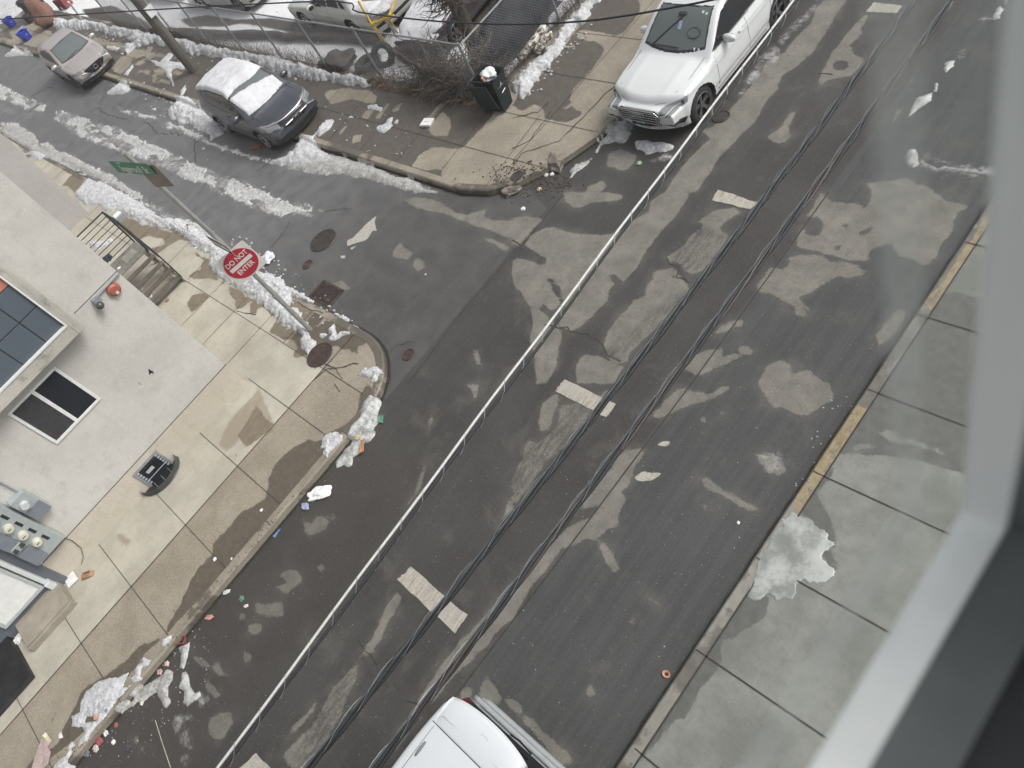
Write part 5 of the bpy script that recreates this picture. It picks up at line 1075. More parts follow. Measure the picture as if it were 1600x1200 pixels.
def snow_h(x, y, z, nr):
    e = .05 * fbm(x * 3 + 3, y * 3, 4); ay = np.abs(y)
    edge_x = .16 + .28 * np.clip(-y - .05, -.6, .7) * -1 * 0 + .10 * np.sin(y * 3.2 + .6) + e
    r = (z > 1.36) & (nr[:, 2] > .5) & (ay < .76 + e * .3) & (x > -2.02) & (x < edge_x + .10 + .22 * (y < -.0) * np.clip(-y, 0, .6))
    lo = (x > .52 - .22 * np.clip(-y, -.6, .7) + e) & (x < 1.10 - .10 * (y / .7) ** 2) & (ay < .70) & (z > .99) & (nr[:, 2] > .3)
    return r | lo
honda = build_car(Hn, 'grey_suv', 'slate grey compact SUV with snow on its roof and windscreen, half up the kerb', (-23.20, 7.42, .03), math.radians(-1), paint('grey_paint', (.050, .056, .072), .35, .3, .25), cls_h, .027, rim=M_RIMB, snow=snow_h)
fo(Hn, honda, 'grille_chrome', [(-.86, .89), (-.60, .85), (-.3, .82), (.3, .82), (.60, .85), (.86, .89)], .028, M_CHROME, .006)
fo(Hn, honda, 'grille_bar', [(-.44, .73), (-.13, .72)], .024, M_CHROME, .01); fo(Hn, honda, 'grille_bar', [(.13, .72), (.44, .73)], .024, M_CHROME, .01)
mb = MB(); P = Hn.front([0], [.72])[0]
for s_ in (-.055, .055): mb.box((P[0] + .02, s_, .73), (.02, .018, .10))
mb.box((P[0] + .02, 0, .73), (.02, .10, .018)); obj('emblem', mb, M_CHROME, honda)
P = Hn.front([0], [.5])[0]; mb = MB(); mb.bx(P[0] + .01, P[0] + .025, -.22, .22, .44, .50); obj('plate_holder', mb, M_TRIMB, honda)

# --- silver hatchback farther down
Mz = Car(cat='car', L=4.42, W=1.80, H=1.57, zb=.21, axles=(1.36, -1.30), rw=.34, tap=.15, sweep=.34, crown=.09, bulge=.008, cowl=1.0, crease=.85, tumble=.37, zbelt=.99, rcrown=.05, rin=.30,
         belt=[(-2.2, .95), (-1.8, 1.07), (-1, 1.05), (.6, 1.0), (1.0, 1.0), (1.5, .93), (1.9, .84), (2.1, .77), (2.25, .66)],
         roof=[(-2.5, .7), (-2.1, 1.0), (-1.65, 1.40), (-1.4, 1.48), (-.7, 1.56), (-.1, 1.565), (.25, 1.48), (1.12, .98), (1.5, .75)],
         ws=((1.02, .13, .70), (.22, .56)), sidewin=[[(.85, 1.03), (.2, 1.40), (-.3, 1.46), (-.9, 1.43), (-1.45, 1.24), (-1.2, 1.12), (-.4, 1.06)]], rear=(-3, -1.6, .56, 1.05, 1.38),
         mirror=(.64, 1.0, 1.04), mpaint=True, handles=[(-.05, .93), (-.95, .95)], shut=[[(.82, .98), (.85, .4)], [(-.20, 1.02), (-.20, .32)], [(-1.1, 1.0), (-.95, .7), (-.8, .35)]],
         hoodline=[(1.05, .72), (1.5, .70), (1.9, .60), (2.08, .42)], wipers=[(1.0, -.5, .95, .1)], trim=M_CHROME)
def cls_m(C, cls, x, y, z, nr):
    ay = np.abs(y); YZ = np.stack([ay, z], 1); XY = np.stack([x, ay], 1)
    g = (x > 1.7) & pip(YZ, [(-.1, .75), (.42, .75), (.50, .68), (.36, .50), (.2, .42), (-.1, .41)]) & (nr[:, 0] > .2)
    hl = (z > .66) & (z < .77) & pip(XY, [(2.25, .52), (2.0, .54), (1.9, .70), (1.62, .90), (1.7, 1.0), (2.1, .9)])
    it = (x > 1.7) & pip(YZ, [(-.1, .35), (.62, .38), (.78, .34), (.55, .25), (-.1, .25)]) & (nr[:, 0] > .2)
    cls[g] = 'grille'; cls[hl] = 'headlight'; cls[it] = 'intake'
    for xw in C.axles:
        rr = ((x - xw) ** 2 + (z - C.rw) ** 2) ** .5; cls[(rr < C.rw + .10) & (np.abs(nr[:, 1]) > .4) & (z < .82)] = 'plastic'
    cls[(z < .32) & (np.abs(nr[:, 1]) > .4)] = 'plastic'
    return cls
maz = build_car(Mz, 'silver_hatchback', 'silver beige hatchback with a black shield grille, farthest car along the side street', (-38.1, 7.15, .03), math.radians(-2), paint('silver_paint', (.43, .40, .385), .35, .35, .25), cls_m, .034, rim=M_RIM)
mb = MB(); P = Mz.front([0], [.62])[0]; mb.tube([(P[0] + .03, .085 * math.cos(a), .62 + .07 * math.sin(a)) for a in np.linspace(0, 2 * math.pi, 17)], .010, 5, False); obj('emblem', mb, M_CHROME, maz)
fo(Mz, maz, 'grille_wing', [(-.74, .70), (-.48, .66), (-.2, .42), (.2, .42), (.48, .66), (.74, .70)], .012, M_CHROME, .005)
for sg in (1, -1):
    P = Mz.front([sg * .30], [.42])[0]; mb = MB(); mb.bx(P[0] + .0, P[0] + .02, sg * .30 - .10, sg * .30 + .10, .385, .45); obj('plate_bracket', mb, M_PWHITE, maz)

# --- white SUV below us, rear towards the corner
U = Car(cat='car', L=4.75, W=1.86, H=1.76, zb=.25, axles=(1.45, -1.35), rw=.36, tap=.12, sweep=.25, crown=.06, bulge=.0, cowl=1.0, crease=.95, tumble=.20, zbelt=1.05, rcrown=.030, rin=.12,
        belt=[(-2.4, 1.0), (-2.1, 1.08), (-1, 1.08), (.6, 1.08), (1.0, 1.08), (1.6, 1.02), (2.1, .90), (2.4, .7)],
        roof=[(-3.2, 1.2), (-2.5, 1.66), (-2.3, 1.72), (-1.6, 1.755), (-.3, 1.75), (.2, 1.66), (1.13, 1.08), (1.5, .85)],
        ws=((1.02, .12, .74), (.28, .62)), sidewin=[[(.9, 1.13), (.25, 1.56), (-.2, 1.60), (-1.2, 1.60), (-1.95, 1.56), (-1.95, 1.16)]], rear=(-3, -2.05, .72, 1.10, 1.52),
        mirror=(.72, 1.02, 1.12), mpaint=True, handles=[(0, .98)], shut=[[(-.22, 1.1), (-.22, .32)]], hoodline=None, wipers=[], trim=M_TRIMB)
def cls_u(C, cls, x, y, z, nr):
    ay = np.abs(y)
    cls[(x < -2.1) & (ay > .68) & (z > .98) & (z < 1.45)] = 'tail_light'
    cls[(x < -2.0) & (z < .98) & (z > .25)] = 'body'
    cls[(x < -1.9) & (z < .78) & (z > .25)] = 'plastic'
    return cls
suv = build_car(U, 'parked_white_suv', 'white SUV roof and tailgate directly below the window, cut off by the bottom edge', (-4.66, -3.42, 0), -math.pi / 2, paint('white_paint_clean', (.62, .65, .67), 0, .28, .06), cls_u, .018, rim=M_RIM)
# local: rear is -x, left is +y
mb = MB()
def topstrip(pts, r, mat, name, off=.002, par=suv):
    q = []
    for a_, b_ in zip(pts[:-1], pts[1:]): q += [(a_[0] + (b_[0] - a_[0]) * t_, a_[1] + (b_[1] - a_[1]) * t_) for t_ in np.linspace(0, 1, 9)[:-1]]
    q.append(pts[-1]); P = U.top([a[0] for a in q], [a[1] for a in q]); P[:, 2] += off; mb = MB(); mb.tube([tuple(p) for p in P], r, 5); return obj(name, mb, mat, par, smooth=True)
def spoil():
    V = []; F = []; n = 25; prof = [(-2.02, .012), (-2.06, .022), (-2.24, .024), (-2.40, .016), (-2.475, -.012), (-2.47, -.05), (-2.30, -.09)]
    for i in range(n):
        y_ = -.66 + 1.32 * i / (n - 1); ed = 1 - .06 * (abs(y_) / .66) ** 6
        for (x_, dz) in prof:
            xx_ = -2.0 + (x_ + 2.0) * (1 - .16 * (y_ / .66) ** 2) * ed; zz_ = 1.735 - .030 * (abs(y_) / .72) ** 2.6 - .02 * (abs(y_) / .66) ** 8 - .04 * max(0, -xx_ - 2.1) + dz
            V.append((xx_, y_, zz_))
    k = len(prof)
    for i in range(n - 1):
        for j in range(k - 1): F.append((i * k + j, i * k + j + 1, (i + 1) * k + j + 1, (i + 1) * k + j))
    F.append(tuple(range(k))); F.append(tuple((n - 1) * k + j for j in range(k - 1, -1, -1)))
    return mesh_obj('spoiler', V, F, M_PW2, suv, smooth=True)
M_PW2 = bpy.data.materials['white_paint_clean']; sp_ = spoil()
topstrip([(-2.01, -.66), (-2.01, .66)], .006, M_BLACK, 'tailgate_gap', .0)
for sg in (1, -1):
    topstrip([(-1.98, sg * .60), (.1, sg * .60)], .0035, M_BLACK, 'roof_ditch', .001)
    mb = MB(); P = U.top(np.linspace(-1.78, -1.58, 6), sg * .555); mb.tube([tuple(p + np.array([0, 0, .001])) for p in P], [.012, .020, .022, .022, .020, .012], 10); obj('rail_socket', mb, flat('socket_grey', (.18, .19, .20), .4), suv, smooth=True)
mb = MB(); zt = 1.748
for a_, b_ in (((-2.30, .10), (-2.30, .21)), ((-2.30, .21), (-2.22, .21)), ((-2.22, .21), (-2.22, .10)), ((-2.22, .10), (-2.30, .10))): mb.tube([(a_[0], a_[1] - .1, zt + .002), (b_[0], b_[1] - .1, zt + .002)], .0025, 4)
mb.tube([(-2.10, .60, zt + .005), (-2.14, .56, zt + .002), (-2.14, -.56, zt + .002), (-2.10, -.6, zt + .005)], .003, 4)
obj('pressed_line', mb, flat('line_grey', (.42, .43, .43), .5), sp_)
# rear bumper with pale edge strips, and a bright strip over the rear step
for (z_, xo, r, mt, nm, hw_) in ((.60, -.03, .055, flat('bumper_silver', (.40, .42, .43), .4, .3, var=.1), 'bumper_strip', .90), (.86, -.005, .035, flat('bumper_silver', (.40, .42, .43), .4, .3, var=.1), 'bumper_strip', .84), (.73, .0, .018, M_CHROME, 'chrome_strip', .80)):
    ys_ = np.linspace(-hw_, hw_, 25); P = U.back(ys_, [z_] * 25); P[:, 0] += xo; mb = MB(); mb.tube([tuple(p) for p in P], r, 8); obj(nm, mb, mt, suv, smooth=True)
P = U.back([0.0], [1.15])[0]; mb = MB(); mb.tube([(P[0] - .03, .02, 1.14), (P[0] - .05, .18, 1.16), (P[0] - .03, .42, 1.20)], .012, 6); obj('rear_wiper', mb, M_TRIMB, suv)

# --- cars standing in the snowy lot
Sd = Car(cat='car', L=5.3, W=1.95, H=1.44, zb=.24, axles=(1.62, -1.30), rw=.335, tap=.10, sweep=.16, crown=.05, bulge=0, cowl=.9, crease=.72, tumble=.42, zbelt=.92, rcrown=.05, rin=1.0,
         belt=[(-2.65, .84), (-2.3, .93), (-1.6, .95), (0, .93), (1.0, .93), (1.9, .88), (2.4, .80), (2.65, .68)],
         roof=[(-2.2, .6), (-1.75, .93), (-1.15, 1.34), (-.8, 1.42), (-.2, 1.44), (.2, 1.38), (1.0, .90), (1.4, .6)],
         ws=((.92, .10, .74), (.24, .56)), sidewin=[[(.74, .98), (.18, 1.28), (-.20, 1.32), (-.26, .98)], [(-.34, .98), (-.34, 1.32), (-.85, 1.28), (-.98, .98)], [(-1.06, .98), (-.95, 1.22), (-1.12, 1.18), (-1.35, .98)]], rear=(-2.0, -1.2, .62, 1.0, 1.32),
         mirror=(.52, 1.05, .98), mpaint=True, handles=[(-.1, .85)], shut=[[(.75, .95), (.8, .35)], [(-.30, .95), (-.30, .35)], [(-1.2, .9), (-1.05, .4)]], hoodline=None, wipers=[], trim=M_CHROME)
def cls_s(C, cls, x, y, z, nr):
    ay = np.abs(y); cls[(x < -2.35) & (ay > .55) & (z > .58) & (z < .80)] = 'tail_light'; cls[(x > 2.4) & (ay < .85) & (z > .52) & (z < .72) & (nr[:, 0] > .4)] = 'grille'
    cls[(z < .50) & (z > .40) & (np.abs(x) > 2.45)] = 'bumper_trim'; return cls
def snow_s(x, y, z, nr):
    e = .06 * fbm(x * 3 + 1, y * 3 + 5, 4); ay = np.abs(y); return (nr[:, 2] > .62) & (ay < .86 + e) & (x < 2.35 + e) & (x > -2.45) & ~((np.abs(x + .1) < .0))
def snow_all(x, y, z, nr): return (nr[:, 2] > .45) & (np.abs(y) < .82 + .05 * fbm(x * 3, y * 3, 3))
pw_old = paint('faded_white_paint', (.52, .535, .50), 0, .45, .25); LOTZ = .12
build_car(Sd, 'old_sedan', 'old white sedan with snow on its roof, standing inside the lot behind the fence', (-24.0, 12.25, LOTZ), math.pi + math.radians(-1), pw_old, cls_s, .05, 'snowed-in cars in the lot', rim=M_RIMB, snow=snow_s)
build_car(Sd, 'old_sedan', 'white car at the top edge, left of the old sedan inside the lot', (-32.4, 12.5, LOTZ), math.radians(3), pw_old, cls_s, .055, 'snowed-in cars in the lot', rim=M_RIMB, snow=snow_s)
build_car(Sd, 'old_sedan', 'pale green car at the top edge, farthest left inside the lot', (-38.6, 12.7, LOTZ), math.radians(2), paint('pale_green_paint', (.22, .30, .25), .1, .45, .3), cls_s, .06, 'snowed-in cars in the lot', rim=M_RIM, snow=snow_s)
build_car(Mz, 'buried_hatchback', 'dark car buried in snow, nose to the brambles inside the lot', (-19.3, 13.0, LOTZ), -math.pi / 2 + math.radians(6), paint('plum_paint', (.05, .042, .05), .2, .4, .3), cls_s, .05, 'snowed-in cars in the lot', rim=M_RIM, snow=snow_all)
build_car(Sd, 'old_sedan', 'dark blue grey car at the top edge between the vine-grown trunk and the fence', (-17.15, 15.9, LOTZ), -math.pi / 2 + math.radians(3), paint('dark_blue_paint', (.03, .035, .045), .3, .35, .3), cls_s, .05, 'snowed-in cars in the lot', rim=M_RIM, snow=None)
# ------------------------------------------------------------------ snow
m, nt, b = new_mat('snow'); n1 = noise(nt, 2.2, 5, .65); n2 = noise(nt, 13, 6, .7); n3 = noise(nt, 60, 3, .7)
c = mix(nt, ramp(nt, n2, .3, .65), (.38, .39, .41), (.68, .69, .71)); c = mix(nt, ramp(nt, n1, .52, .72, 0, .45), c, (.34, .33, .31)); c = mix(nt, ramp(nt, n3, .54, .70, 0, .7), c, (.20, .18, .16))
L(nt, c, b, 'Base Color'); b.inputs['Roughness'].default_value = .65; bump(nt, b, math_(nt, 'ADD', n2, math_(nt, 'MULTIPLY', n3, .8)), .8, .035); M_SNOW = m
m, nt, b = new_mat('dirty_ice'); n1 = noise(nt, 3, 5, .65); n2 = noise(nt, 16, 6, .7); n3 = noise(nt, 60, 3, .7)
c = mix(nt, ramp(nt, n2, .3, .68), (.22, .215, .205), (.50, .50, .49)); c = mix(nt, ramp(nt, n1, .45, .7, 0, .6), c, (.17, .16, .145)); c = mix(nt, ramp(nt, n3, .62, .72, 0, .5), c, (.10, .09, .08))
L(nt, c, b, 'Base Color'); L(nt, ramp(nt, n1, .3, .7, .25, .6), b, 'Roughness'); bump(nt, b, math_(nt, 'ADD', n2, math_(nt, 'MULTIPLY', n3, .3)), .5, .02); M_ICE = m
m, nt, b = new_mat('clear_snow'); n2 = noise(nt, 5, 6, .7); n3 = noise(nt, 30, 4, .7)
L(nt, mix(nt, ramp(nt, n3, .58, .7, 0, .5), mix(nt, ramp(nt, n2, .32, .66), (.22, .222, .215), (.50, .515, .51)), (.18, .165, .14)), b, 'Base Color'); b.inputs['Roughness'].default_value = .5; bump(nt, b, n2, .5, .04); M_SNOWR = m
m, nt, b = new_mat('slush'); n1 = noise(nt, 2.5, 5, .65); n2 = noise(nt, 11, 6, .75); n3 = noise(nt, 40, 3, .7)
c = mix(nt, ramp(nt, n2, .34, .62), (.25, .25, .245), (.58, .59, .60)); c = mix(nt, ramp(nt, n1, .5, .7, 0, .5), c, (.24, .235, .22)); c = mix(nt, ramp(nt, n3, .6, .72, 0, .5), c, (.13, .12, .11))
L(nt, c, b, 'Base Color'); L(nt, ramp(nt, n1, .3, .7, .3, .6), b, 'Roughness'); bump(nt, b, math_(nt, 'ADD', n2, n3), .6, .02); M_SLUSH = m
m, nt, b = new_mat('melting_film'); n1 = noise(nt, 2.2, 6, .6); n2 = noise(nt, 14, 5, .7)
L(nt, mix(nt, ramp(nt, math_(nt, 'ADD', math_(nt, 'MULTIPLY', n1, .75), math_(nt, 'MULTIPLY', n2, .25)), .36, .62), (.19, .20, .185), (.40, .42, .405)), b, 'Base Color'); b.inputs['Roughness'].default_value = .4; bump(nt, b, n1, .25, .02); M_FILM = m
S_IN = [(-75, -12), (KXL, -12)] + [p for p in PATH_S if p[1] > -12] + [(-75, 2.9)]
N_IN = list(PATH_N) + [(-75, 60)]
def ground_z(P):
    z = np.zeros(len(P)); z[inner(P, S_IN) > -.02] = .155; z[inner(P, N_IN) > -.02] = .155; z[P[:, 0] > KXR - .01] = .155; return z
def snow(name, label, polys, zc=.15, h=.12, r=.14, st=.03, mat=None, lump=6.0, edge=1.0, cat='snow bank', group='heaps of melting snow', kind=None, seed=0, holes=(), rough=.5, rut=0):
    wp_ = [GP(q, zc) for q in polys]; allp = np.concatenate(wp_); lo = allp.min(0) - .15; hi = allp.max(0) + .15
    A, B_ = np.meshgrid(np.arange(lo[0], hi[0], st), np.arange(lo[1], hi[1], st), indexing='ij'); P = np.stack([A.ravel(), B_.ravel()], 1)
    d = attr_from(P, wp_, 1.0)
    if holes: d = np.minimum(d, -attr_from(P, [GP(q, zc) for q in holes], 1.0))
    X, Y = P[:, 0] + seed * 3.7, P[:, 1]
    d = d + edge * (.055 * fbm(X * 2.5, Y * 2.5, 4) + .05 * fbm(X * 9, Y * 9, 3))
    if rut: d = np.where(fbm(X * 1.3, Y * 3.6 + 4, 5) > .10, np.minimum(d, -.05 + .0 * d), d)
    cl = np.abs(fbm(X * lump * .9 + 5, Y * lump * .9, 3)); cl2 = np.abs(fbm(X * lump * 2.4, Y * lump * 2.4 + 3, 2))
    prof = 1 - np.exp(-np.maximum(d, 0) / r)
    if rut: prof = .30 * prof + 1.0 * np.exp(-((d - .11) / .07) ** 2)
    hh = h * prof * (.45 + rough * (1.1 * cl + .7 * cl2) + .6 * (.5 + .5 * fbm(X * lump * .3, Y * lump * .3, 3)))
    hh = hh + np.where(d > .02, rough * .02 * fbm(X * 24, Y * 24, 3) * min(1, h / .06), 0)
    z = ground_z(P) + np.maximum(hh, 0) * (d > 0) + .004
    z = np.where(d <= 0, ground_z(P) - .03, z)
    n1, n2 = A.shape; ix = np.arange(n1 * n2).reshape(n1, n2); F = np.stack([ix[:-1, :-1], ix[1:, :-1], ix[1:, 1:], ix[:-1, 1:]], -1).reshape(-1, 4)
    F = F[(d[F] > 0).any(1)]; used = np.unique(F); mp = np.full(len(P), -1); mp[used] = np.arange(len(used))
    o = mesh_obj(name, np.column_stack([P, z])[used], mp[F], mat or M_SNOW, smooth=True)
    return tag(o, label, cat if kind is None else None, group if kind is None else None, kind)
S1 = T(0,1,[(690,60),(780,140),(870,190),(960,215),(1060,240),(1140,260),(1190,330),(1260,360),(1330,400),(1315,480),(1370,540),(1460,590),(1490,610),(1580,650)]) + T(1,1,[(0,680),(60,730),(130,770),(150,820),(230,860),(290,900),(290,980),(330,1020),(370,960),(370,930),(330,900),(320,860),(330,820),(290,790),(270,740),(210,720),(230,655),(310,665),(330,690),(340,650),(270,610),(180,560),(130,510),(60,480),(0,500)]) + T(0,1,[(1560,500),(1450,380),(1340,290),(1270,250),(1180,190),(1130,160),(1000,140),(930,120),(800,60),(740,20)])
snow('snow_bank', 'long white snow bank along the kerb under the do not enter sign', [S1], h=.17, r=.13, st=.022, seed=1, edge=1.5, lump=8)
snow('snow_bank', 'flat snow patch on the walk behind the stair railing', [[(116,306),(140,277),(160,282),(182,293),(212,311),(237,327),(225,333),(238,350),(222,352),(200,336),(180,330),(168,333),(150,320),(135,322)]], h=.14, r=.16, st=.05, seed=2)
snow('snow_bank', 'snow crumbs on the walk under the stair landing', [T(0,1,[(560,320),(600,300),(640,310),(700,290),(710,310),(640,350),(600,370),(560,350)]), T(0,1,[(460,280),(500,290),(530,305),(510,320),(470,300)])], h=.08, r=.1, st=.04, seed=3)
snow('snow_bank', 'grey mottled slush ridge in the far gutter before the rear building', [[(0,192),(20,190),(50,207),(57,225),(75,222),(88,235),(110,240),(140,258),(165,268),(190,285),(200,292),(175,290),(140,272),(100,255),(60,245),(30,225),(0,205)]], zc=.15, h=.12, r=.2, st=.09, mat=M_ICE, seed=4)
snow('snow_bank', 'white snow on the far walk, ending at the clean square slabs', [[(40,240),(58,235),(75,236),(86,240),(80,243),(70,246),(57,252),(48,243)]], h=.10, r=.12, st=.07, seed=5)
snow('snow_bank', 'snow heap in the gutter behind the grey snow-covered car', [T(0,0,[(1110,615),(1160,610),(1220,650),(1240,670),(1340,700),(1370,740),(1400,780),(1380,820),(1310,860),(1300,830),(1250,810),(1180,760),(1110,760),(1040,710),(1040,680),(1090,650)])], zc=.1, h=.30, r=.3, st=.04, seed=6, edge=1.6)
snow('snow_bank', 'snow strip along the fence foot above the grey snow-covered car', [T(0,0,[(325,130),(400,125),(440,150),(500,130),(560,140),(660,160),(690,190),(730,170),(770,185),(890,205),(890,240),(950,220),(990,230),(1060,260),(1150,250),(1250,290),(1350,310),(1450,330),(1600,350),(1700,370),(1770,375),(1850,410),(1930,420),(2000,450),(2090,455),(2160,490),(2240,500),(2320,530),(2400,550),(2360,560),(2300,545),(2240,530),(2140,525),(2050,510),(2000,510),(1920,490),(1860,480),(1770,460),(1700,440),(1600,400),(1500,370),(1350,360),(1290,350),(1220,340),(1130,300),(1050,285),(990,280),(960,260),(900,290),(850,300),(800,340),(770,330),(830,290),(860,270),(780,230),(700,225),(650,190),(560,180),(500,190),(440,190),(360,180)])], h=.26, r=.12, st=.04, seed=7, edge=2.6, lump=8)
snow('snow_bank', 'streaky snow on the walk between the wooden pole and the kerb', [T(0,0,[(930,370),(1000,390),(1060,330),(1080,350),(1060,380),(1130,390),(1160,410),(1150,430),(1080,430),(1070,460),(1090,540),(1050,480),(1020,430),(950,390)]), T(0,0,[(770,470),(830,405),(835,420),(800,470)]), T(0,0,[(1130,570),(1160,530),(1165,560),(1130,610)]), T(0,0,[(590,180),(640,165),(650,180),(600,195)])], h=.06, r=.1, st=.05, seed=8)
snow('snow_bank', 'small snow heap by the nose of the silver hatchback', [T(0,0,[(660,580),(720,540),(750,510),(800,520),(810,560),(770,580),(720,585)]), T(0,0,[(670,300),(760,310),(740,330),(690,320)])], zc=0.05, h=.18, r=.2, st=.06, seed=9)
snow('snow_bank', 'snow lumps in the gutter behind the silver hatchback', [T(0,0,[(10,345),(60,330),(100,295),(140,320),(200,330),(200,345),(120,340),(60,350)])], zc=.05, h=.22, r=.2, st=.08, seed=10)
snow('snow_bank', 'big bright snow heap in front of the grey snow-covered car', [T(1,0,[(60,1010),(180,980),(240,930),(260,890),(320,860),(370,870),(400,920),(450,960),(520,980),(480,1010),(380,1030),(250,1030),(150,1030)]), T(1,0,[(380,860),(430,800),(490,765),(495,780),(470,830),(450,840),(410,870)])], zc=.05, h=.26, r=.22, st=.045, seed=11)
snow('snow_bank', 'grey slush bank along the kerb of the opposite corner', [T(1,0,[(450,960),(560,980),(700,1030),(790,1060),(880,1100),(960,1110),(1020,1130),(1040,1170),(1140,1190),(1130,1205),(1000,1200),(880,1170),(800,1150),(700,1110),(620,1110),(540,1080),(440,1090),(300,1070),(180,1050),(250,1030)])], zc=.03, h=.13, r=.2, st=.045, mat=M_ICE, seed=12)
snow('snow_bank', 'thin snow scraps on the wet walk left of the white foam box', [T(1,0,[(750,790),(810,780),(830,740),(850,735),(850,790),(830,810),(800,830),(760,830)]), T(1,0,[(695,660),(740,655),(790,675),(780,695),(730,680),(700,680)]), T(1,0,[(570,730),(600,720),(610,735),(590,740)]), T(1,0,[(670,770),(700,780),(710,800)]), T(1,0,[(860,765),(885,750),(880,770)])], h=.035, r=.06, st=.03, seed=13)
snow('snow_bank', 'snow bank along the fence foot beside the large white SUV', [T(2,0,[(5,540),(60,470),(110,420),(150,370),(200,350),(200,320),(260,290),(290,220),(350,150),(370,110),(430,60),(470,0),(560,0),(500,30),(480,40),(490,95),(440,150),(400,160),(380,200),(340,240),(310,310),(250,370),(240,420),(170,460),(160,500),(130,520),(120,590),(70,620),(30,620)])], h=.20, r=.12, st=.035, seed=14, edge=2.0, lump=8)
snow('snow_bank', 'grey ice in the gutter at the front left corner of the large white SUV', [T(2,0,[(700,740),(760,770),(740,830),(700,890),(640,880),(560,910),(530,950),(515,950),(550,880),(600,830),(640,790)]), T(2,0,[(360,1070),(400,1020),(500,980),(490,1010),(440,1050),(370,1100)])], zc=.02, h=.07, r=.12, st=.035, mat=M_SNOWR, seed=15)
snow('snow_bank', 'snow chunk on the road just below the bumper of the large white SUV', [T(2,0,[(780,880),(830,875),(900,890),(960,890),(1010,900),(1010,930),(960,950),(900,950),(870,965),(800,950),(770,920)])], zc=.0, h=.12, r=.12, st=.03, seed=16)
snow('snow_bank', 'scattered snow lumps around the foot of the sign pole', [T(1,1,[(450,890),(490,820),(500,860),(510,890),(540,865),(590,870),(590,890),(540,905),(490,930),(460,915),(470,880),(410,915),(390,900),(400,885)]), T(1,1,[(400,690),(450,680),(470,720),(420,700)]), T(1,1,[(470,730),(520,740),(560,770),(560,790),(500,770),(465,745)]), T(1,1,[(590,810),(630,810),(640,850),(600,835)])], zc=.15, h=.10, r=.07, st=.02, seed=17)
snow('snow_bank', 'broken snow crumbs where the corner kerb bends into the main street', [T(1,1,[(640,1155),(690,1110),(750,1100),(800,1120),(800,1140),(770,1160),(770,1200),(730,1200),(740,1160),(680,1175)])], zc=.1, h=.10, r=.06, st=.018, seed=18)
snow('snow_bank', 'long grey ice ridge in the gutter with a green scrap at its side', [T(1,2,[(740,90),(785,115),(770,160),(760,190),(770,235),(735,270),(745,310),(715,360),(680,370),(650,430),(600,460),(600,510),(570,525),(550,510),(500,530),(495,490),(530,440),(600,360),(620,290),(680,230),(690,190),(700,130)])], zc=.0, h=.075, r=.09, st=.014, mat=M_SNOWR, seed=19, edge=.8, rough=.35)
snow('snow_bank', 'small crumbly white snow pile on the walk beside the gutter ice ridge', [T(1,2,[(440,320),(510,300),(545,320),(540,350),(500,390),(460,420),(445,450),(430,430),(430,400),(395,410),(420,380),(420,345)])], h=.06, r=.06, st=.012, seed=20, edge=.9)
snow('snow_bank', 'largest white snow patch on the walk at the lower left', [T(0,3,[(800,610),(780,650),(770,690),(800,690),(830,670),(820,640),(850,620),(840,600),(860,560),(890,540),(880,520),(900,505),(955,520),(930,570),(890,580),(880,640),(840,670),(790,720),(740,780),(690,850),(640,900),(600,950),(540,1030),(490,1070),(500,1030),(530,980),(520,960),(450,940),(440,880),(500,850),(500,800),(540,720),(600,670),(680,640)])], h=.05, r=.10, st=.014, seed=21, edge=.8, holes=[T(0,3,[(540,875),(600,880),(605,905),(570,920),(540,905)])])
snow('snow_bank', 'glassy grey ice in the gutter beside the largest lower left snow patch', [T(0,3,[(830,780),(890,690),(950,660),(1050,580),(1085,600),(1080,650),(1050,690),(1050,760),(1070,790),(1040,830),(1000,780),(980,730),(930,750),(890,790),(860,790),(800,830),(760,860),(770,830)])], zc=.0, h=.05, r=.07, st=.018, mat=M_ICE, seed=22, edge=.5)
snow('snow_bank', 'narrow ice tongue running out from the lower left gutter into the road', [T(0,3,[(1110,450),(1190,410),(1180,470),(1160,560),(1150,590),(1120,580),(1130,500)]), T(0,3,[(1130,600),(1170,590),(1190,650),(1190,690),(1220,730),(1250,720),(1260,750),(1230,780),(1190,800),(1170,820),(1150,790),(1150,720),(1115,700),(1130,660)])], zc=0, h=.06, r=.06, st=.018, mat=M_SNOWR, seed=23, edge=.5)
snow('snow_bank', 'snow scrap at the very bottom left beside the pinkish cloth', [T(0,3,[(330,1200),(370,1150),(420,1120),(440,1080),(460,1095),(430,1150),(430,1230),(360,1240)]), T(0,3,[(420,1090),(450,1030),(475,1060),(440,1085)])], h=.06, r=.06, st=.016, seed=24, edge=.4)
snow('snow_bank', 'little white snow lump on the walk above the red box in the gutter', [T(0,3,[(1005,430),(1030,390),(1075,370),(1075,400),(1040,440),(1010,445)])], h=.06, r=.04, st=.012, seed=25, edge=.3)
snow('snow_bank', 'wide melting snow heap on the kerb of the right-hand walk', [ICE], zc=.15, h=.016, r=.3, st=.016, mat=M_FILM, seed=26, edge=1.0, lump=2.0, rough=.15)
snow('snow_bank', 'round snow clod on the road near the right window frame', [T(3,0,[(850,980),(870,940),(920,930),(940,960),(945,1030),(900,1050),(860,1030)])], zc=0, h=.09, r=.08, st=.03, mat=M_SNOWR, seed=27, edge=.4)
snow('snow_bank', 'long smooth ice lump on the road up from the round snow clod', [T(3,0,[(890,660),(930,610),(1030,580),(1025,630),(960,670),(900,720),(870,735),(885,690)]), T(3,0,[(1040,520),(1065,520),(1055,580),(1035,570)])], zc=0, h=.07, r=.08, st=.03, mat=M_SNOWR, seed=28, edge=.3)
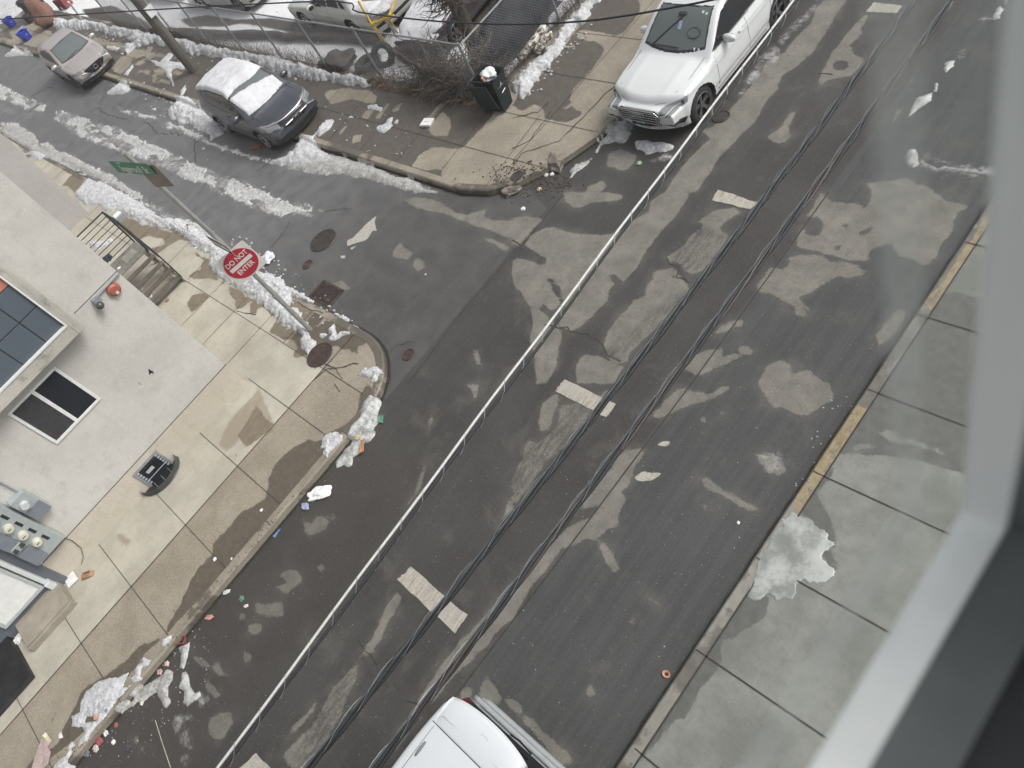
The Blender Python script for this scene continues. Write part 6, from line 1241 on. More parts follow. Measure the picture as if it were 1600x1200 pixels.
snow('snow_bank', 'oval ice lump on the road, between the long ice lump and the street end', [T(3,0,[(1090,430),(1110,390),(1165,380),(1160,410),(1110,455)])], zc=0, h=.06, r=.08, st=.04, mat=M_SNOWR, seed=29, edge=.3)
snow('snow_bank', 'small ice lumps on the road at the top right beside the frame', [T(3,0,[(1420,60),(1450,30),(1480,60),(1440,120),(1400,125)])], zc=0, h=.07, r=.08, st=.04, mat=M_SNOWR, seed=30, edge=.3)
snow('snow_bank', 'white snow field at the top left corner beyond the blue bins', [T(0,0,[(-100,-40),(150,-10),(150,60),(100,100),(60,130),(0,150),(-100,170)])], h=.2, r=.3, st=.16, seed=31)
for i, (sl, lb) in enumerate(((SLUSH[1], 'slush ridge down the middle of the side street, behind the street name sign'), (SLUSH[0], 'slush ridge at the left edge in the side street, beyond the puddle'), (SLUSH[2], 'slush along the near gutter of the side street, above the long snow bank'), (SLUSH[4], 'thin curved slush line past the snow heap behind the grey car'), (SLUSH[3], 'short slush line between the two parked side street cars'))):
    snow('slush_ridge', lb, [sl], zc=0, h=.022, r=.1, st=.035, mat=M_SLUSH, seed=40 + i, edge=1.8, lump=7, rut=1, cat='slush', group='slush ridges on the side street')
# countless crumbs
mb = MB(); rr = random.Random(3)
def scatter(polys, n, s0, s1, z=None, zc=.0):
    for q in polys:
        p = GP(q, zc); lo, hi = p.min(0), p.max(0); k = 0
        for _ in range(n * 20):
            if k >= n: break
            P = np.array([[rr.uniform(lo[0], hi[0]), rr.uniform(lo[1], hi[1])]])
            if inner(P, p)[0] > 0:
                s_ = rr.uniform(s0, s1) ** 1.0; g_ = ground_z(P)[0]; mb.blob((P[0, 0], P[0, 1], g_ + s_ * .3), (s_, s_ * rr.uniform(.6, 1), s_ * .5), 1, .2, rr.random()); k += 1
scatter([[(330,400),(470,520),(530,520),(560,500),(480,440),(380,360)]], 90, .012, .05)
scatter([[(160,130),(280,200),(330,260),(300,170),(240,130)]], 60, .02, .07)
scatter([[(130,60),(270,100),(460,170),(470,140),(300,90),(150,40)]], 110, .02, .08)
scatter([[(420,180),(560,160),(700,240),(640,280),(480,230)]], 45, .01, .04)
scatter([[(800,160),(830,140),(920,40),(950,30),(900,90),(850,150)]], 50, .015, .05)
scatter([[(500,560),(600,600),(560,720),(480,780),(500,680)]], 60, .005, .018)
scatter([[(120,1180),(280,980),(330,980),(330,1060),(200,1200)]], 110, .004, .016)
scatter([[(400,700),(900,700),(900,1190),(300,1190)]], 110, .003, .009)
scatter([[(900,600),(1300,600),(1200,900),(950,1100)]], 50, .003, .010)
scatter([[(1290,620),(1340,620),(1270,760),(1240,760)]], 24, .006, .02)
tag(obj('snow_crumbs', mb, M_SNOWR), kind='stuff')

# ------------------------------------------------------------------ the lot behind the fence
lot_poly = [(-75, 9.82), (-15.5, 9.82), (-15.7, 30), (-75, 30)]
m, nt, b = new_mat('lot_snow'); n1 = noise(nt, .8, 6, .7); n2 = noise(nt, 7, 6, .75); n3 = noise(nt, 28, 4, .7)
dk = ramp(nt, math_(nt, 'ADD', attr(nt, 'wet'), math_(nt, 'MULTIPLY', math_(nt, 'SUBTRACT', n1, .5), .22)), -.03, .10)
c = mix(nt, ramp(nt, n2, .62, .68), (.72, .73, .75), (.13, .115, .095)); c = mix(nt, ramp(nt, n3, .56, .66, 0, .6), c, (.22, .20, .18))
c = mix(nt, dk, c, mix(nt, ramp(nt, n3, .35, .7), (.035, .03, .026), (.10, .085, .07)))
L(nt, c, b, 'Base Color'); b.inputs['Roughness'].default_value = .8; bump(nt, b, n2, .7, .06)
LOTD = [T(1,0,[(-500,120),(-300,90),(-120,120),(0,110),(120,110),(400,150),(560,180),(740,200),(780,260),(700,250),(600,245),(400,230),(200,205),(0,165),(-100,150),(-200,170),(-420,170)]), T(1,0,[(440,330),(500,325),(600,350),(620,400),(560,450),(500,440),(440,400)]), T(1,0,[(630,380),(700,370),(750,315),(790,340),(790,440),(740,480),(660,450)]),
        T(1,0,[(840,300),(1000,230),(1080,350),(1000,400),(940,420),(880,380)]), T(1,0,[(800,100),(1600,-60),(1600,330),(1400,350),(1290,200),(1180,300),(900,200)]), [(794,0),(860,0),(860,40),(826,70),(812,83),(804,94),(789,109),(750,88),(772,64),(794,36)], T(0,0,[(500,60),(700,30),(900,120),(1000,210),(900,200),(700,150),(560,120)])]
lot = slab('lot_ground', lot_poly, m, .16, LOTD, (), z=.13)
M_MUD = flat('rotten_timber', (.06, .05, .042), .85, var=.5, scale=3, bumps=.4)
def log(name, label, a, b_, r, mat, cat='log', group=None, n=14, wob=.03):
    a = np.array(a, float); b_ = np.array(b_, float); pts = [a + (b_ - a) * t + rng.normal(0, wob, 3) * np.array([1, 1, .3]) for t in np.linspace(0, 1, n)]
    mb = MB(); mb.tube(pts, [r * rng.uniform(.85, 1.15) for _ in pts], 9); return tag(obj(name, mb, mat, smooth=True), label, cat, group)
A_ = G(240, 48, .3); B_ = G(588, 60, .3)
log('fallen_timber', 'long dark rotten timber lying in the snow in front of the old sedan', (A_[0], A_[1], .28), (B_[0], B_[1], .28), .15, M_MUD, 'timber', n=22)
m, nt, b = new_mat('birch_bark'); n1 = noise(nt, 1, 5, .7, stretch=(9, 9, 9)); L(nt, mix(nt, ramp(nt, n1, .46, .54), (.10, .08, .06), (.60, .58, .53)), b, 'Base Color'); b.inputs['Roughness'].default_value = .8; M_BIRCH = m
for (p, q, lb) in (((812, 92), (852, 45), 'pale mottled log leaning along the fence inside the lot, longer one'), ((836, 82), (860, 54), 'pale mottled log, shorter one beside the fence and the snow bank')):
    a_ = G(*p, .3); c_ = G(*q, .45); log('birch_log', lb, (a_[0], a_[1], .28), (c_[0], c_[1], .5), .11, M_BIRCH, 'log', 'pale logs against the fence', 10, .02)
# tyres and black scraps
mb = MB()
def tyre(c, r, label, rx=0, rz=0):
    mb = MB(); pts = [(math.cos(a) * r, math.sin(a) * r, 0) for a in np.linspace(0, 2 * math.pi, 29)]; mb.tube(pts, r * .36, 9, False); o = obj('tyre_casing', mb, M_TYRE, smooth=True); o.location = c; o.rotation_euler = (rx, 0, rz); tag(o, label, 'tyre', 'old tyres dumped inside the lot'); return o
g1 = G(574, 100, .2); g2 = G(592, 90, .4); g3 = G(530, 96, .2)
tyre((g1[0], g1[1], .24), .30, 'old tyre lying flat in the lot snow, left of the brambles'); tyre((g2[0] + .1, g2[1] + .1, .42), .28, 'old tyre propped up on the flat one, left of the brambles', 1.1, .6)
mb = MB(); mb.blob((g3[0], g3[1], .26), (.62, .40, .20), 3, .3, 4); tag(obj('black_sack', mb, M_MUD, smooth=True), 'dark lumpy sack lying in the lot snow near the fence posts', 'sack')
# black tarpaulin heap
P0 = G(790, 60, .4); mb = MB(); mb.blob((P0[0], P0[1] + .4, .1), (.55, 1.9, .95), 4, .22, 9); tag(obj('tarpaulin', mb, flat('dark_tarp', (.030, .032, .038), .8, var=.5, scale=3, bumps=.5), smooth=True), 'dark tarpaulin heap behind the fence next to the white SUV walk', 'tarpaulin')
# yellow frame
yf = thing('yellow_hoist', 'rusty yellow steel frame standing between the two snowed-in cars', 'hoist', (-20.9, 11.2, LOTZ)); M_YEL = flat('worn_yellow', (.50, .33, .05), .55, var=.45)
def P3(x, y, z): g = G(x, y, z); return (g[0], g[1], z)
for nm, pts, r in (('leg', [P3(581, 38, 1.0), P3(608, 76, .2)], .06), ('leg', [P3(560, 2, 1.3), P3(581, 38, 1.0)], .035), ('leg', [P3(618, 0, 1.1), P3(606, 30, .9), P3(618, 45, .2)], .045), ('crossbeam', [P3(579, 37, 1.0), P3(616, 24, 1.0)], .055), ('crossbeam', [P3(566, 0, 1.5), P3(620, -4, 1.5)], .04)):
    mb = MB(); mb.tube(pts, r, 4); obj(nm, mb, M_YEL, yf, world=True)
mb = MB(); p_ = P3(594, 14, .9); mb.blob(p_, (.40, .45, .14), 3, .2, 3); obj('snow_load', mb, M_SNOW, yf, world=True, smooth=True)
for (a_, b_) in (((600, 30), (622, 52)), ((606, 36), (620, 58))): mb = MB(); mb.tube([P3(*a_, .8), P3(*b_, .3)], .035, 4); obj('brace', mb, M_GREYM, yf, world=True)
# tree trunk grown over with vines, and brambles
tb = G(752, 92, .13); tr = thing('tree', 'bare tree trunk wrapped in a tangle of dry vines behind the fence corner', 'tree', (tb[0], tb[1], .13))
mb = MB(); mb.tube([(tb[0], tb[1], .0), (tb[0] + .02, tb[1], 1.2), (tb[0], tb[1] + .05, 3.2), (tb[0] + .1, tb[1] + .1, 5.0)], [.24, .19, .17, .14], 12); obj('trunk', mb, flat('bark', (.085, .072, .058), .9, var=.5, scale=9, bumps=.6), tr, world=True, smooth=True)
def tangle(mb, c, R_, n, r0, r1, seg=8, seed=0, flatz=1.0):
    rr = random.Random(seed)
    for _ in range(n):
        p = Vector((rr.gauss(0, .5) * R_[0], rr.gauss(0, .5) * R_[1], abs(rr.gauss(0, .5)) * R_[2])); d = Vector((rr.gauss(0, 1), rr.gauss(0, 1), rr.gauss(0, .7) * flatz)).normalized(); pts = []; bend = Vector((rr.gauss(0, 1), rr.gauss(0, 1), rr.gauss(0, 1))) * .35
        for k in range(seg):
            pts.append((c[0] + p.x, c[1] + p.y, max(c[2] + p.z, c[2] - .0) )); d = (d + bend + Vector((rr.gauss(0, .35), rr.gauss(0, .35), rr.gauss(0, .3)))).normalized(); p = p + d * (.10 + .08 * rr.random()); p.z = max(p.z, .01)
        r = rr.uniform(r0, r1); mb.tube(pts, [r * (1 - .7 * k / seg) for k in range(seg)], 3, False)
mb = MB(); tangle(mb, (tb[0] + .05, tb[1], 1.8), (.45, .45, 1.4), 420, .008, .02, 7, 2, 1.4); obj('crown', mb, flat('dry_vine', (.10, .078, .062), .9, var=.4), tr, world=True)
bc = G(690, 135, .15)
bt = thing('bramble_bush', 'brown leafless bramble thicket at the fence corner left of the wheeled bin', 'bush', (bc[0], bc[1], .15))
M_BR1 = flat('bramble_cane', (.115, .098, .082), .85, var=.4, scale=3); M_BR2 = flat('dead_cane', (.19, .16, .125), .85, var=.4)
for mt, n, sd_, r0, r1 in ((M_BR1, 620, 5, .008, .021), (M_BR2, 210, 6, .007, .017)):
    mb = MB()
    for cx_, cy_, k in ((-17.9, 10.05, .24), (-17.2, 10.0, .28), (-16.5, 10.0, .28), (-16.0, 10.4, .20)): tangle(mb, (cx_, cy_, .14), (.36, .26, .80), int(n * k), r0, r1, 8, sd_ + int(cx_ * 7))
    obj('canes', mb, mt, bt, world=True)
mb = MB(); rr = random.Random(12)
for _ in range(900):
    x_, y_ = rr.uniform(-20.5, -15.2), 9.45 + abs(rr.gauss(0, .35)); s_ = rr.uniform(.02, .06); a_ = rr.uniform(0, 6.3); u = np.array([math.cos(a_), math.sin(a_), rr.uniform(-.4, .4)]) * s_; v_ = np.array([-math.sin(a_), math.cos(a_), rr.uniform(-.4, .4)]) * s_ * .6; p = np.array([x_, y_, .175 + rr.random() * .05])
    mb.add([p - u, p + v_, p + u, p - v_], [(0, 1, 2, 3)])
tag(obj('leaf_litter', mb, flat('dead_leaf', (.17, .105, .06), .85, var=.5)), kind='stuff')
mb = MB(); rr = random.Random(14)
for _ in range(3200):      # thin weeds through the fence foot
    x_, y_ = rr.uniform(-40, -15.4), 9.86 + rr.gauss(0, .14)
    if rr.random() < .35: x_, y_ = -15.42 + rr.gauss(0, .14), rr.uniform(9.8, 20)
    h_ = rr.uniform(.1, .5); mb.tube([(x_, y_, .12), (x_ + rr.gauss(0, .05), y_ + rr.gauss(0, .05), .12 + h_ * .6), (x_ + rr.gauss(0, .15), y_ + rr.gauss(0, .15), .12 + h_)], [.006, .004, .002], 3, False)
tag(obj('dry_weeds', mb, M_BR1), kind='stuff')

# ------------------------------------------------------------------ bins
wb = thing('wheeled_bin', 'dark green wheeled bin with its lid hanging open, at the fence corner', 'bin', (-14.86, 9.74, .155), math.radians(8))
M_BIN = flat('bin_green', (.007, .0155, .015), .42, var=.25, scale=3)
def frus(mb, x0, y0, x1, y1, z0, z1):
    V = [(-x0, -y0, z0), (x0, -y0, z0), (x0, y0, z0), (-x0, y0, z0), (-x1, -y1, z1), (x1, -y1, z1), (x1, y1, z1), (-x1, y1, z1)]; mb.add(V, [(0, 3, 2, 1), (0, 1, 5, 4), (1, 2, 6, 5), (2, 3, 7, 6), (3, 0, 4, 7)])
mb = MB(); frus(mb, .24, .21, .36, .29, .03, 1.0)
for a_ in ((-.37, .37, -.30, -.275), (-.37, .37, .275, .30), (-.37, -.345, -.275, .275), (.345, .37, -.275, .275)): mb.bx(a_[0], a_[1], a_[2], a_[3], .965, 1.02)
obj('body', mb, M_BIN, wb, bevel=.008)
mb = MB(); frus(mb, .33, .265, .345, .275, .74, .97)
obj('liner_bag', mb, flat('black_film', (.014, .014, .016), .28, bumps=.4), wb)
mb = MB(); mb.bx(-.345, .345, -.275, .275, .70, .72); mb.tube([(-.36, -.29, 1.03), (.36, -.30, 1.02), (.375, .30, 1.03), (-.36, .29, 1.06), (-.36, -.29, 1.03)], [.03, .022, .028, .02, .03], 7, False); obj('bag_fold', mb, flat('black_film', (.014, .014, .016), .28), wb, smooth=True)
mb = MB(); mb.box((-.05, -.40, .62), (.62, .03, .78), rx=.13); obj('lid', mb, M_BIN, wb, bevel=.01)
for s_ in (-1, 1): mb = MB(); mb.cyl((-.30, s_ * .25, .11), .11, .05, 16, 'y'); obj('wheel', mb, M_BLACK, wb)
mb = MB()
for pts in ([(.325, -.03, .70), (.332, .01, .84), (.325, .05, .70)], [(.322, -.015, .745), (.322, .035, .745)]): mb.tube([(.006 + a, b_, c_) for a, b_, c_ in pts], .009, 4)
mb.tube([(.305, -.06, .52), (.31, .10, .55)], .012, 4); obj('marking', mb, M_SW, wb)
o = MB(); o.blob((.02, .05, .98), (.22, .19, .14), 4, .22, 3); wbag = obj('rubbish_bag', o, flat('white_film', (.66, .68, .68), .35, var=.15, bumps=.4), smooth=True); wbag.location = wb.location; wbag.rotation_euler = wb.rotation_euler; tag(wbag, 'crumpled white rubbish bag sticking out of the green wheeled bin', 'bag')
o = MB(); o.cyl((.0, -.18, 1.02), .045, .12, 12, 'z', .035); cup = obj('paper_cup', o, flat('pink_cup', (.70, .30, .22), .5)); cup.location = wb.location; cup.rotation_euler = wb.rotation_euler; tag(cup, 'pink and white cup standing in the green wheeled bin', 'cup')
wb.scale = (.92, .92, .93); wbag.scale = wb.scale; cup.scale = wb.scale
def tub(x, y, rz, label, see=True):
    t = thing('recycling_bin', label, 'bin', (x, y, .155), rz, 'blue recycling tubs on the far walk'); mb = MB(); frus(mb, .20, .15, .26, .20, .0, .42)
    for a_ in ((-.28, .28, -.22, -.19), (-.28, .28, .19, .22), (-.28, -.25, -.19, .19), (.25, .28, -.19, .19)): mb.bx(*a_, .40, .44)
    mb.bx(-.24, .24, -.18, .18, .08, .09); obj('tub', mb, flat('bin_blue', (.02, .045, .42), .4), t, bevel=.006)
    mb = MB(); mb.tube([(.255 + .05 * math.cos(a) * 0, .05 * math.cos(a), .24 + .05 * math.sin(a)) for a in np.linspace(0, 6.28, 13)], .008, 4, False); obj('symbol', mb, flat('symbol_pale', (.4, .45, .7), .5), t)
    return t
tub(-47.2, 7.75, .3, 'blue recycling tub with a clear box beside it on the far walk'); tub(-51.0, 8.3, .2, 'blue recycling tub cut off by the left edge of the picture')
mb = MB(); frus(mb, .15, .15, .17, .17, 0, .30); o = obj('plastic_box', mb, flat('clear_box', (.42, .44, .52), .3)); o.location = (-48.3, 8.1, .16); tag(o, 'clear plastic box tipped beside the blue recycling tub', 'box')
g = G(52, 8, .5); mb = MB(); mb.bx(g[0] - .5, g[0] + .4, g[1] - .5, g[1] + .5, .16, 1.0); mb.bx(g[0] + .1, g[0] + .8, g[1] - .9, g[1] - .2, .16, .5); tag(obj('black_crate', mb, M_BLACK, bevel=.05), 'black crates stacked by the far fence at the top left', 'crate')
g = G(70, 28, .5); mb = MB(); mb.blob((g[0], g[1], .6), (.42, .5, .85), 3, .18, 5); tag(obj('brown_sack', mb, flat('brown_cloth', (.20, .105, .075), .8), smooth=True), 'brown cloth bundle leaning beside the black crates at the top left', 'bundle')
for k, (q, z_, sz_, col, lb) in enumerate((((40, 2), .8, (1.2, .5, .25), (.45, .38, .22), 'tan board lying above the black crates at the top left'), ((98, 3), .4, (.7, .5, .5), (.22, .05, .05), 'dark red box behind the far fence at the top left'))):
    g = G(*q, z_); mb = MB(); mb.box((g[0], g[1], z_), sz_, .3); tag(obj('board' if k == 0 else 'red_box', mb, flat('junk%d' % k, col, .6), bevel=.02), lb, 'board' if k == 0 else 'box')
for q0, q1, lb in (((107, 3), (128, 30), 'white plank leaning on the far fence behind the silver hatchback'), ((95, 12), (122, 32), 'thin white rail leaning beside the white plank at the top left')):
    a_ = G(*q0, 1.4); b_ = G(*q1, .2); mb = MB(); mb.tube([(a_[0], a_[1], 1.4), (b_[0], b_[1], .2)], .045 if q0[0] == 107 else .02, 4); tag(obj('plank', mb, M_WHITE), lb, 'plank')

# ------------------------------------------------------------------ ironwork in the ground
def disc(name, q, z, label, cat, mat, ring=None, pat=None, grp=None):
    p = GP(q, z); c_ = p.mean(0); r = np.linalg.norm(p - c_, axis=1).mean(); mb = MB(); mb.prism([(c_[0] + r * math.cos(a), c_[1] + r * math.sin(a)) for a in np.linspace(0, 2 * math.pi, 33)[:-1]], z, z + .008)
    for k in range(-4, 5):
        t_ = k * r / 5; h_ = math.sqrt(max(r * r * .72 - t_ * t_, 0))
        if pat and h_ > 0: mb.bx(c_[0] + t_ - .012, c_[0] + t_ + .012, c_[1] - h_, c_[1] + h_, z + .008, z + .014); mb.bx(c_[0] - h_, c_[0] + h_, c_[1] + t_ - .012, c_[1] + t_ + .012, z + .0085, z + .0145)
    mb.tube([(c_[0] + r * math.cos(a), c_[1] + r * math.sin(a), z + .006) for a in np.linspace(0, 2 * math.pi, 33)], .018, 5, False)
    return tag(obj(name, mb, mat), label, cat, grp)
M_IRONR = flat('rusty_iron', (.075, .052, .045), .6, .3, var=.5, bumps=.3); M_IRONG = flat('worn_iron', (.07, .062, .055), .5, .4, var=.4)
disc('manhole_cover', T(1,1,[(355,330),(485,260),(390,265),(450,362)]), .003, 'oval-looking manhole cover in the side street below the slush stripe', 'manhole cover', M_IRONG, pat=1)
disc('manhole_cover', T(1,1,[(325,1030),(470,980),(400,1100),(400,965)]), .158, 'rusty manhole cover in the corner walk beside the sign pole foot', 'manhole cover', M_IRONR, pat=1)
disc('valve_cover', T(1,1,[(925,1010),(985,1015),(950,1055),(955,990)]), .003, 'small rusty round valve cover in the corner asphalt', 'valve cover', M_IRONR)
disc('valve_cover', T(1,1,[(290,450),(350,450),(320,480),(330,440)]), .003, 'small rusty valve cover beside the crumpled bag in the side street', 'valve cover', M_IRONR)
disc('valve_cover', T(2,0,[(1270,740),(1350,720),(1310,770),(1300,690)]), .003, 'worn round valve cover in front of the wheel of the large white SUV', 'valve cover', M_IRONG)
disc('valve_cover', T(2,0,[(0,1100),(70,1090),(35,1130),(30,1080)]), .157, 'round worn cover at the crumbled kerb of the opposite corner', 'valve cover', M_IRONG)
disc('valve_cover', T(2,0,[(-45,1120),(0,1120),(-20,1150),(-25,1100)]) , .003, 'flat round cover next to the crumbled kerb of the opposite corner', 'valve cover', M_IRONR) if False else None
gr = thing('storm_drain', 'rusty storm drain grate in the gutter above the corner kerb', 'drain', (-15.2, 3.38, 0)); mb = MB()
mb.bx(-15.66, -14.86, 3.60, 3.66, .0, .018); mb.bx(-15.66, -14.86, 3.10, 3.16, .0, .018); mb.bx(-15.70, -15.64, 3.10, 3.66, .0, .018); mb.bx(-14.88, -14.82, 3.10, 3.66, .0, .018); obj('frame', mb, M_IRONR, gr, world=True)
mb = MB(); mb.bx(-15.64, -14.88, 3.16, 3.60, .001, .004); obj('drain_shade', mb, flat('drain_shade_black', (.004, .004, .004), .9), gr, world=True)  # near-black sheet under the bars stands in for the drain's shade
mb = MB(); [mb.bx(-15.60 + k * .078, -15.565 + k * .078, 3.16, 3.60, .004, .017) for k in range(10)]; obj('grating', mb, M_IRONR, gr, world=True)

# ------------------------------------------------------------------ litter
def crumple(name, q, z, r, col, label, cat='bag', seed=0, rough=.45, bumps=.4, k=3, zs=.5, sx=1.0, rz=0.0, lift=0):
    g = G(*q, z); mb = MB(); mb.blob((0, 0, 0), (r * sx, r, r * zs), max(k, 3), .24, seed); o = obj(name, mb, flat(name + str(seed), col, rough, var=.35, scale=6 / max(r, .05) * .3, bumps=bumps), smooth=False); o.location = (g[0], g[1], z + r * zs * .6 + lift); o.rotation_euler = (0, 0, rz); return tag(o, label, cat)
def sheet(name, q, z, col, label, cat='paper', th=.008, rough=.6, curl=.02):
    p = GP(q, z); mb = MB(); n = len(p); c_ = p.mean(0); V = [(x, y, z + .004 + curl * (i % 2)) for i, (x, y) in enumerate(p)] + [(c_[0], c_[1], z + .012)]; V2 = [(x, y, z_ + th) for x, y, z_ in V]
    F = [(i, (i + 1) % n, n) for i in range(n)] + [(n + 1 + (i + 1) % n, n + 1 + i, 2 * n + 1) for i in range(n)] + [(i, n + 1 + i, n + 1 + (i + 1) % n, (i + 1) % n) for i in range(n)]
    mb.add(V + V2, F); return tag(obj(name, mb, flat(name + label[:14].replace(' ', '_'), col, rough, var=.25, scale=20)), label, cat)
crumple('plastic_bag', (420, 405), 0.02, .17, (.66, .67, .74), 'crumpled white plastic bag in the gutter right of the do not enter sign', seed=1)
crumple('plastic_bag', (500, 772), 0.0, .13, (.80, .80, .80), 'white plastic bag lying in the gutter with a blue label end', seed=2, sx=1.9, rz=.9, zs=.4)
crumple('torn_wrapper', (478, 792), 0.0, .07, (.30, .34, .48), 'blue and white wrapper at the lower end of the gutter bag', 'wrapper', 3, sx=1.3)
crumple('paper_scrap', (484, 782), 0.0, .035, (.42, .27, .18), 'brown scrap between the gutter bag and its blue wrapper', 'scrap', 4)
sheet('green_carton', T(1,2,[(765,200),(800,200),(795,245),(765,240)]), 0.02, (.10, .26, .16), 'flat green carton stuck to the gutter ice ridge', 'carton')
sheet('orange_peel', T(1,2,[(660,350),(680,355),(675,420),(645,440),(642,410)]), .08, (.40, .22, .12), 'rusty orange strip lying on the gutter ice ridge', 'scrap')
crumple('food_scrap', (559, 684), .10, .045, (.52, .38, .16), 'yellowish food scrap on the gutter ice ridge', 'scrap', 6)
sheet('blue_tube', T(1,2,[(735,40),(748,42),(745,80),(732,78)]), .0, (.18, .24, .60), 'blue stick at the upper end of the gutter ice ridge', 'wrapper')
sheet('blue_straw', T(1,2,[(150,905),(162,908),(120,962),(110,955)]), .0, (.12, .22, .42), 'bright blue plastic strip in the gutter below the white bag', 'strip')
crumple('foam_flake', (503, 745), .0, .0001, (.5, .5, .5), 'x') if False else None
p = G(336, 874, .15); crumple('tissue', (336, 874), .155, .035, (.78, .78, .77), 'torn white tissue on the mossy patch of the walk', 'tissue', 8); crumple('tissue', (362, 873), .155, .02, (.8, .8, .79), 'small round white tissue ball beside the mossy patch of the walk', 'tissue', 9)
crumple('tissue', (409, 797), .155, .03, (.76, .77, .78), 'small torn white tissue on the wet walk left of the gutter bag', 'tissue', 10)
crumple('cup', (355, 925), .0, .04, (.62, .62, .63), 'dented pale cup lying in the gutter above the green can', 'cup', 11, sx=1.8, rz=.9)
crumple('green_can', (378, 936), .0, .045, (.10, .25, .13), 'crushed green can in the road beside the lower gutter', 'can', 12, sx=1.2)
crumple('foam_cup', (385, 947), .0, .03, (.68, .62, .55), 'small beige cup below the crushed green can', 'cup', 13, sx=1.6, rz=.6)
crumple('bottle', (328, 965), .0, .045, (.52, .27, .23), 'crushed pink bottle in the lower gutter', 'bottle', 14, sx=1.9, rz=.8, zs=.7)
bx_ = thing('red_tray', 'red plastic tray upturned in the gutter on the ice tongue', 'tray', (*G(285, 1002, 0), .0), .7)
mb = MB(); frus(mb, .085, .055, .10, .07, .0, .07); obj('shell', mb, flat('red_plastic', (.27, .075, .065), .4), bx_); mb = MB(); [mb.bx(*a_, .06, .075) for a_ in ((-.11, .11, -.075, -.06), (-.11, .11, .06, .075), (-.11, -.095, -.06, .06), (.095, .11, -.06, .06))]; obj('rim', mb, flat('red_plastic', (.27, .075, .065), .4), bx_)
for i, (q, r, col, lb, nm, cat) in enumerate((((262, 1037), .04, (.62, .50, .44), 'torn snack wrapper in the gutter below the red tray', 'wrapper', 'wrapper'), ((251, 1050), .045, (.48, .32, .31), 'pink and white wrapper in the gutter above the grey ice', 'wrapper', 'wrapper'), ((156, 1158), .06, (.28, .08, .08), 'dark red crushed carton in the lowest gutter', 'carton', 'carton'), ((166, 1146), .04, (.7, .66, .66), 'white end of a crushed packet in the lowest gutter', 'packet', 'packet'), ((151, 1170), .05, (.60, .50, .50), 'pinkish crushed cup at the bottom of the gutter', 'cup', 'cup'), ((182, 1133), .035, (.34, .11, .09), 'small red wrapper in the gutter under the snow patch', 'wrapper', 'wrapper'),
        ((178, 1160), .035, (.80, .80, .80), 'white paper cup in the road beside the lowest gutter', 'cup', 'cup'), ((150, 1121), .035, (.62, .32, .20), 'orange can set in a hole of the lower left snow patch', 'can', 'can'), ((166, 1110), .025, (.18, .22, .40), 'blue wrapper on the lower left snow patch', 'wrapper', 'wrapper'), ((222, 1099), .03, (.64, .60, .48), 'beige cup in the grey gutter ice', 'cup', 'cup'), ((137, 1177), .05, (.16, .17, .18), 'grey tangled cable end at the very bottom of the gutter', 'cable end', 'cable'),
        ((116, 1150) if False else (200, 1168), .05, (.05, .05, .06), 'black plastic scrap in the lowest gutter', 'scrap', 'scrap'))):
    crumple(nm.replace(' ', '_'), q, .0 if q[0] not in (150, 166) or q[1] > 1130 else .2, r, col, lb, cat, 20 + i, zs=.6, sx=1.3, k=2)
sheet('pink_cloth', T(0,3,[(265,1010),(290,975),(330,1030),(300,1060),(320,1100),(310,1180),(260,1220),(210,1200),(225,1120)]), .155, (.42, .33, .31), 'pinkish folded cloth on the walk at the bottom left edge', 'cloth', curl=.03)
sheet('yellow_paper', T(0,3,[(290,978),(328,1030),(315,1042),(270,1000)]), .18, (.66, .62, .42), 'pale yellow paper edge folded over the pinkish cloth', 'paper')
sheet('paper_scrap', T(0,3,[(372,985),(390,975),(397,1010),(380,1020),(368,1005)]), .155, (.72, .72, .68), 'torn white paper scrap on the wet walk above the pinkish cloth', 'paper')
sheet('white_board', [(99,903),(112,889),(123,905),(108,919)], .17, (.74, .74, .76), 'square white cardboard lid leaning by the grey door step', 'board', curl=.0)
crumple('paper_cup', (30, 999), .16, .09, (.80, .80, .79), 'white crumpled paper wedged between door step and black hatch', 'paper', 41, sx=1.3, rz=-.9)
bx = thing('cardboard_box', 'small open brown cardboard box on the cream walk by the meters', 'box', (*G(137, 900, .15), .155), .9); mb = MB(); [mb.bx(*a_) for a_ in ((-.09, .09, -.07, -.06, 0, .07), (-.09, .09, .06, .07, 0, .07), (-.09, -.08, -.06, .06, 0, .07), (-.09, .09, -.06, .06, 0, .01))]; obj('box', mb, flat('cardboard', (.36, .22, .13), .8), bx); mb = MB(); mb.box((.13, 0, .03), (.09, .12, .008), ry=.3); obj('flap', mb, flat('cardboard', (.36, .22, .13), .8), bx)
foam = thing('foam_box', 'white foam takeaway box with printed lid on the opposite corner walk', 'box', (*G(669, 194, .15), .155), .25); mb = MB(); frus(mb, .15, .12, .17, .14, 0, .06); mb.bx(-.17, .17, -.14, .14, .06, .066); obj('box', mb, flat('foam', (.80, .80, .80), .6, var=.05), foam); mb = MB(); mb.bx(-.165, .165, -.135, .135, .067, .085); obj('lid', mb, flat('foam', (.80, .80, .80), .6, var=.05), foam, bevel=.008); mb = MB(); [mb.bx(-.07 + k * .03, -.05 + k * .03, -.012, .012, .0852, .0862) for k in range(5)]; obj('print', mb, flat('blue_print', (.35, .40, .62), .6), foam)
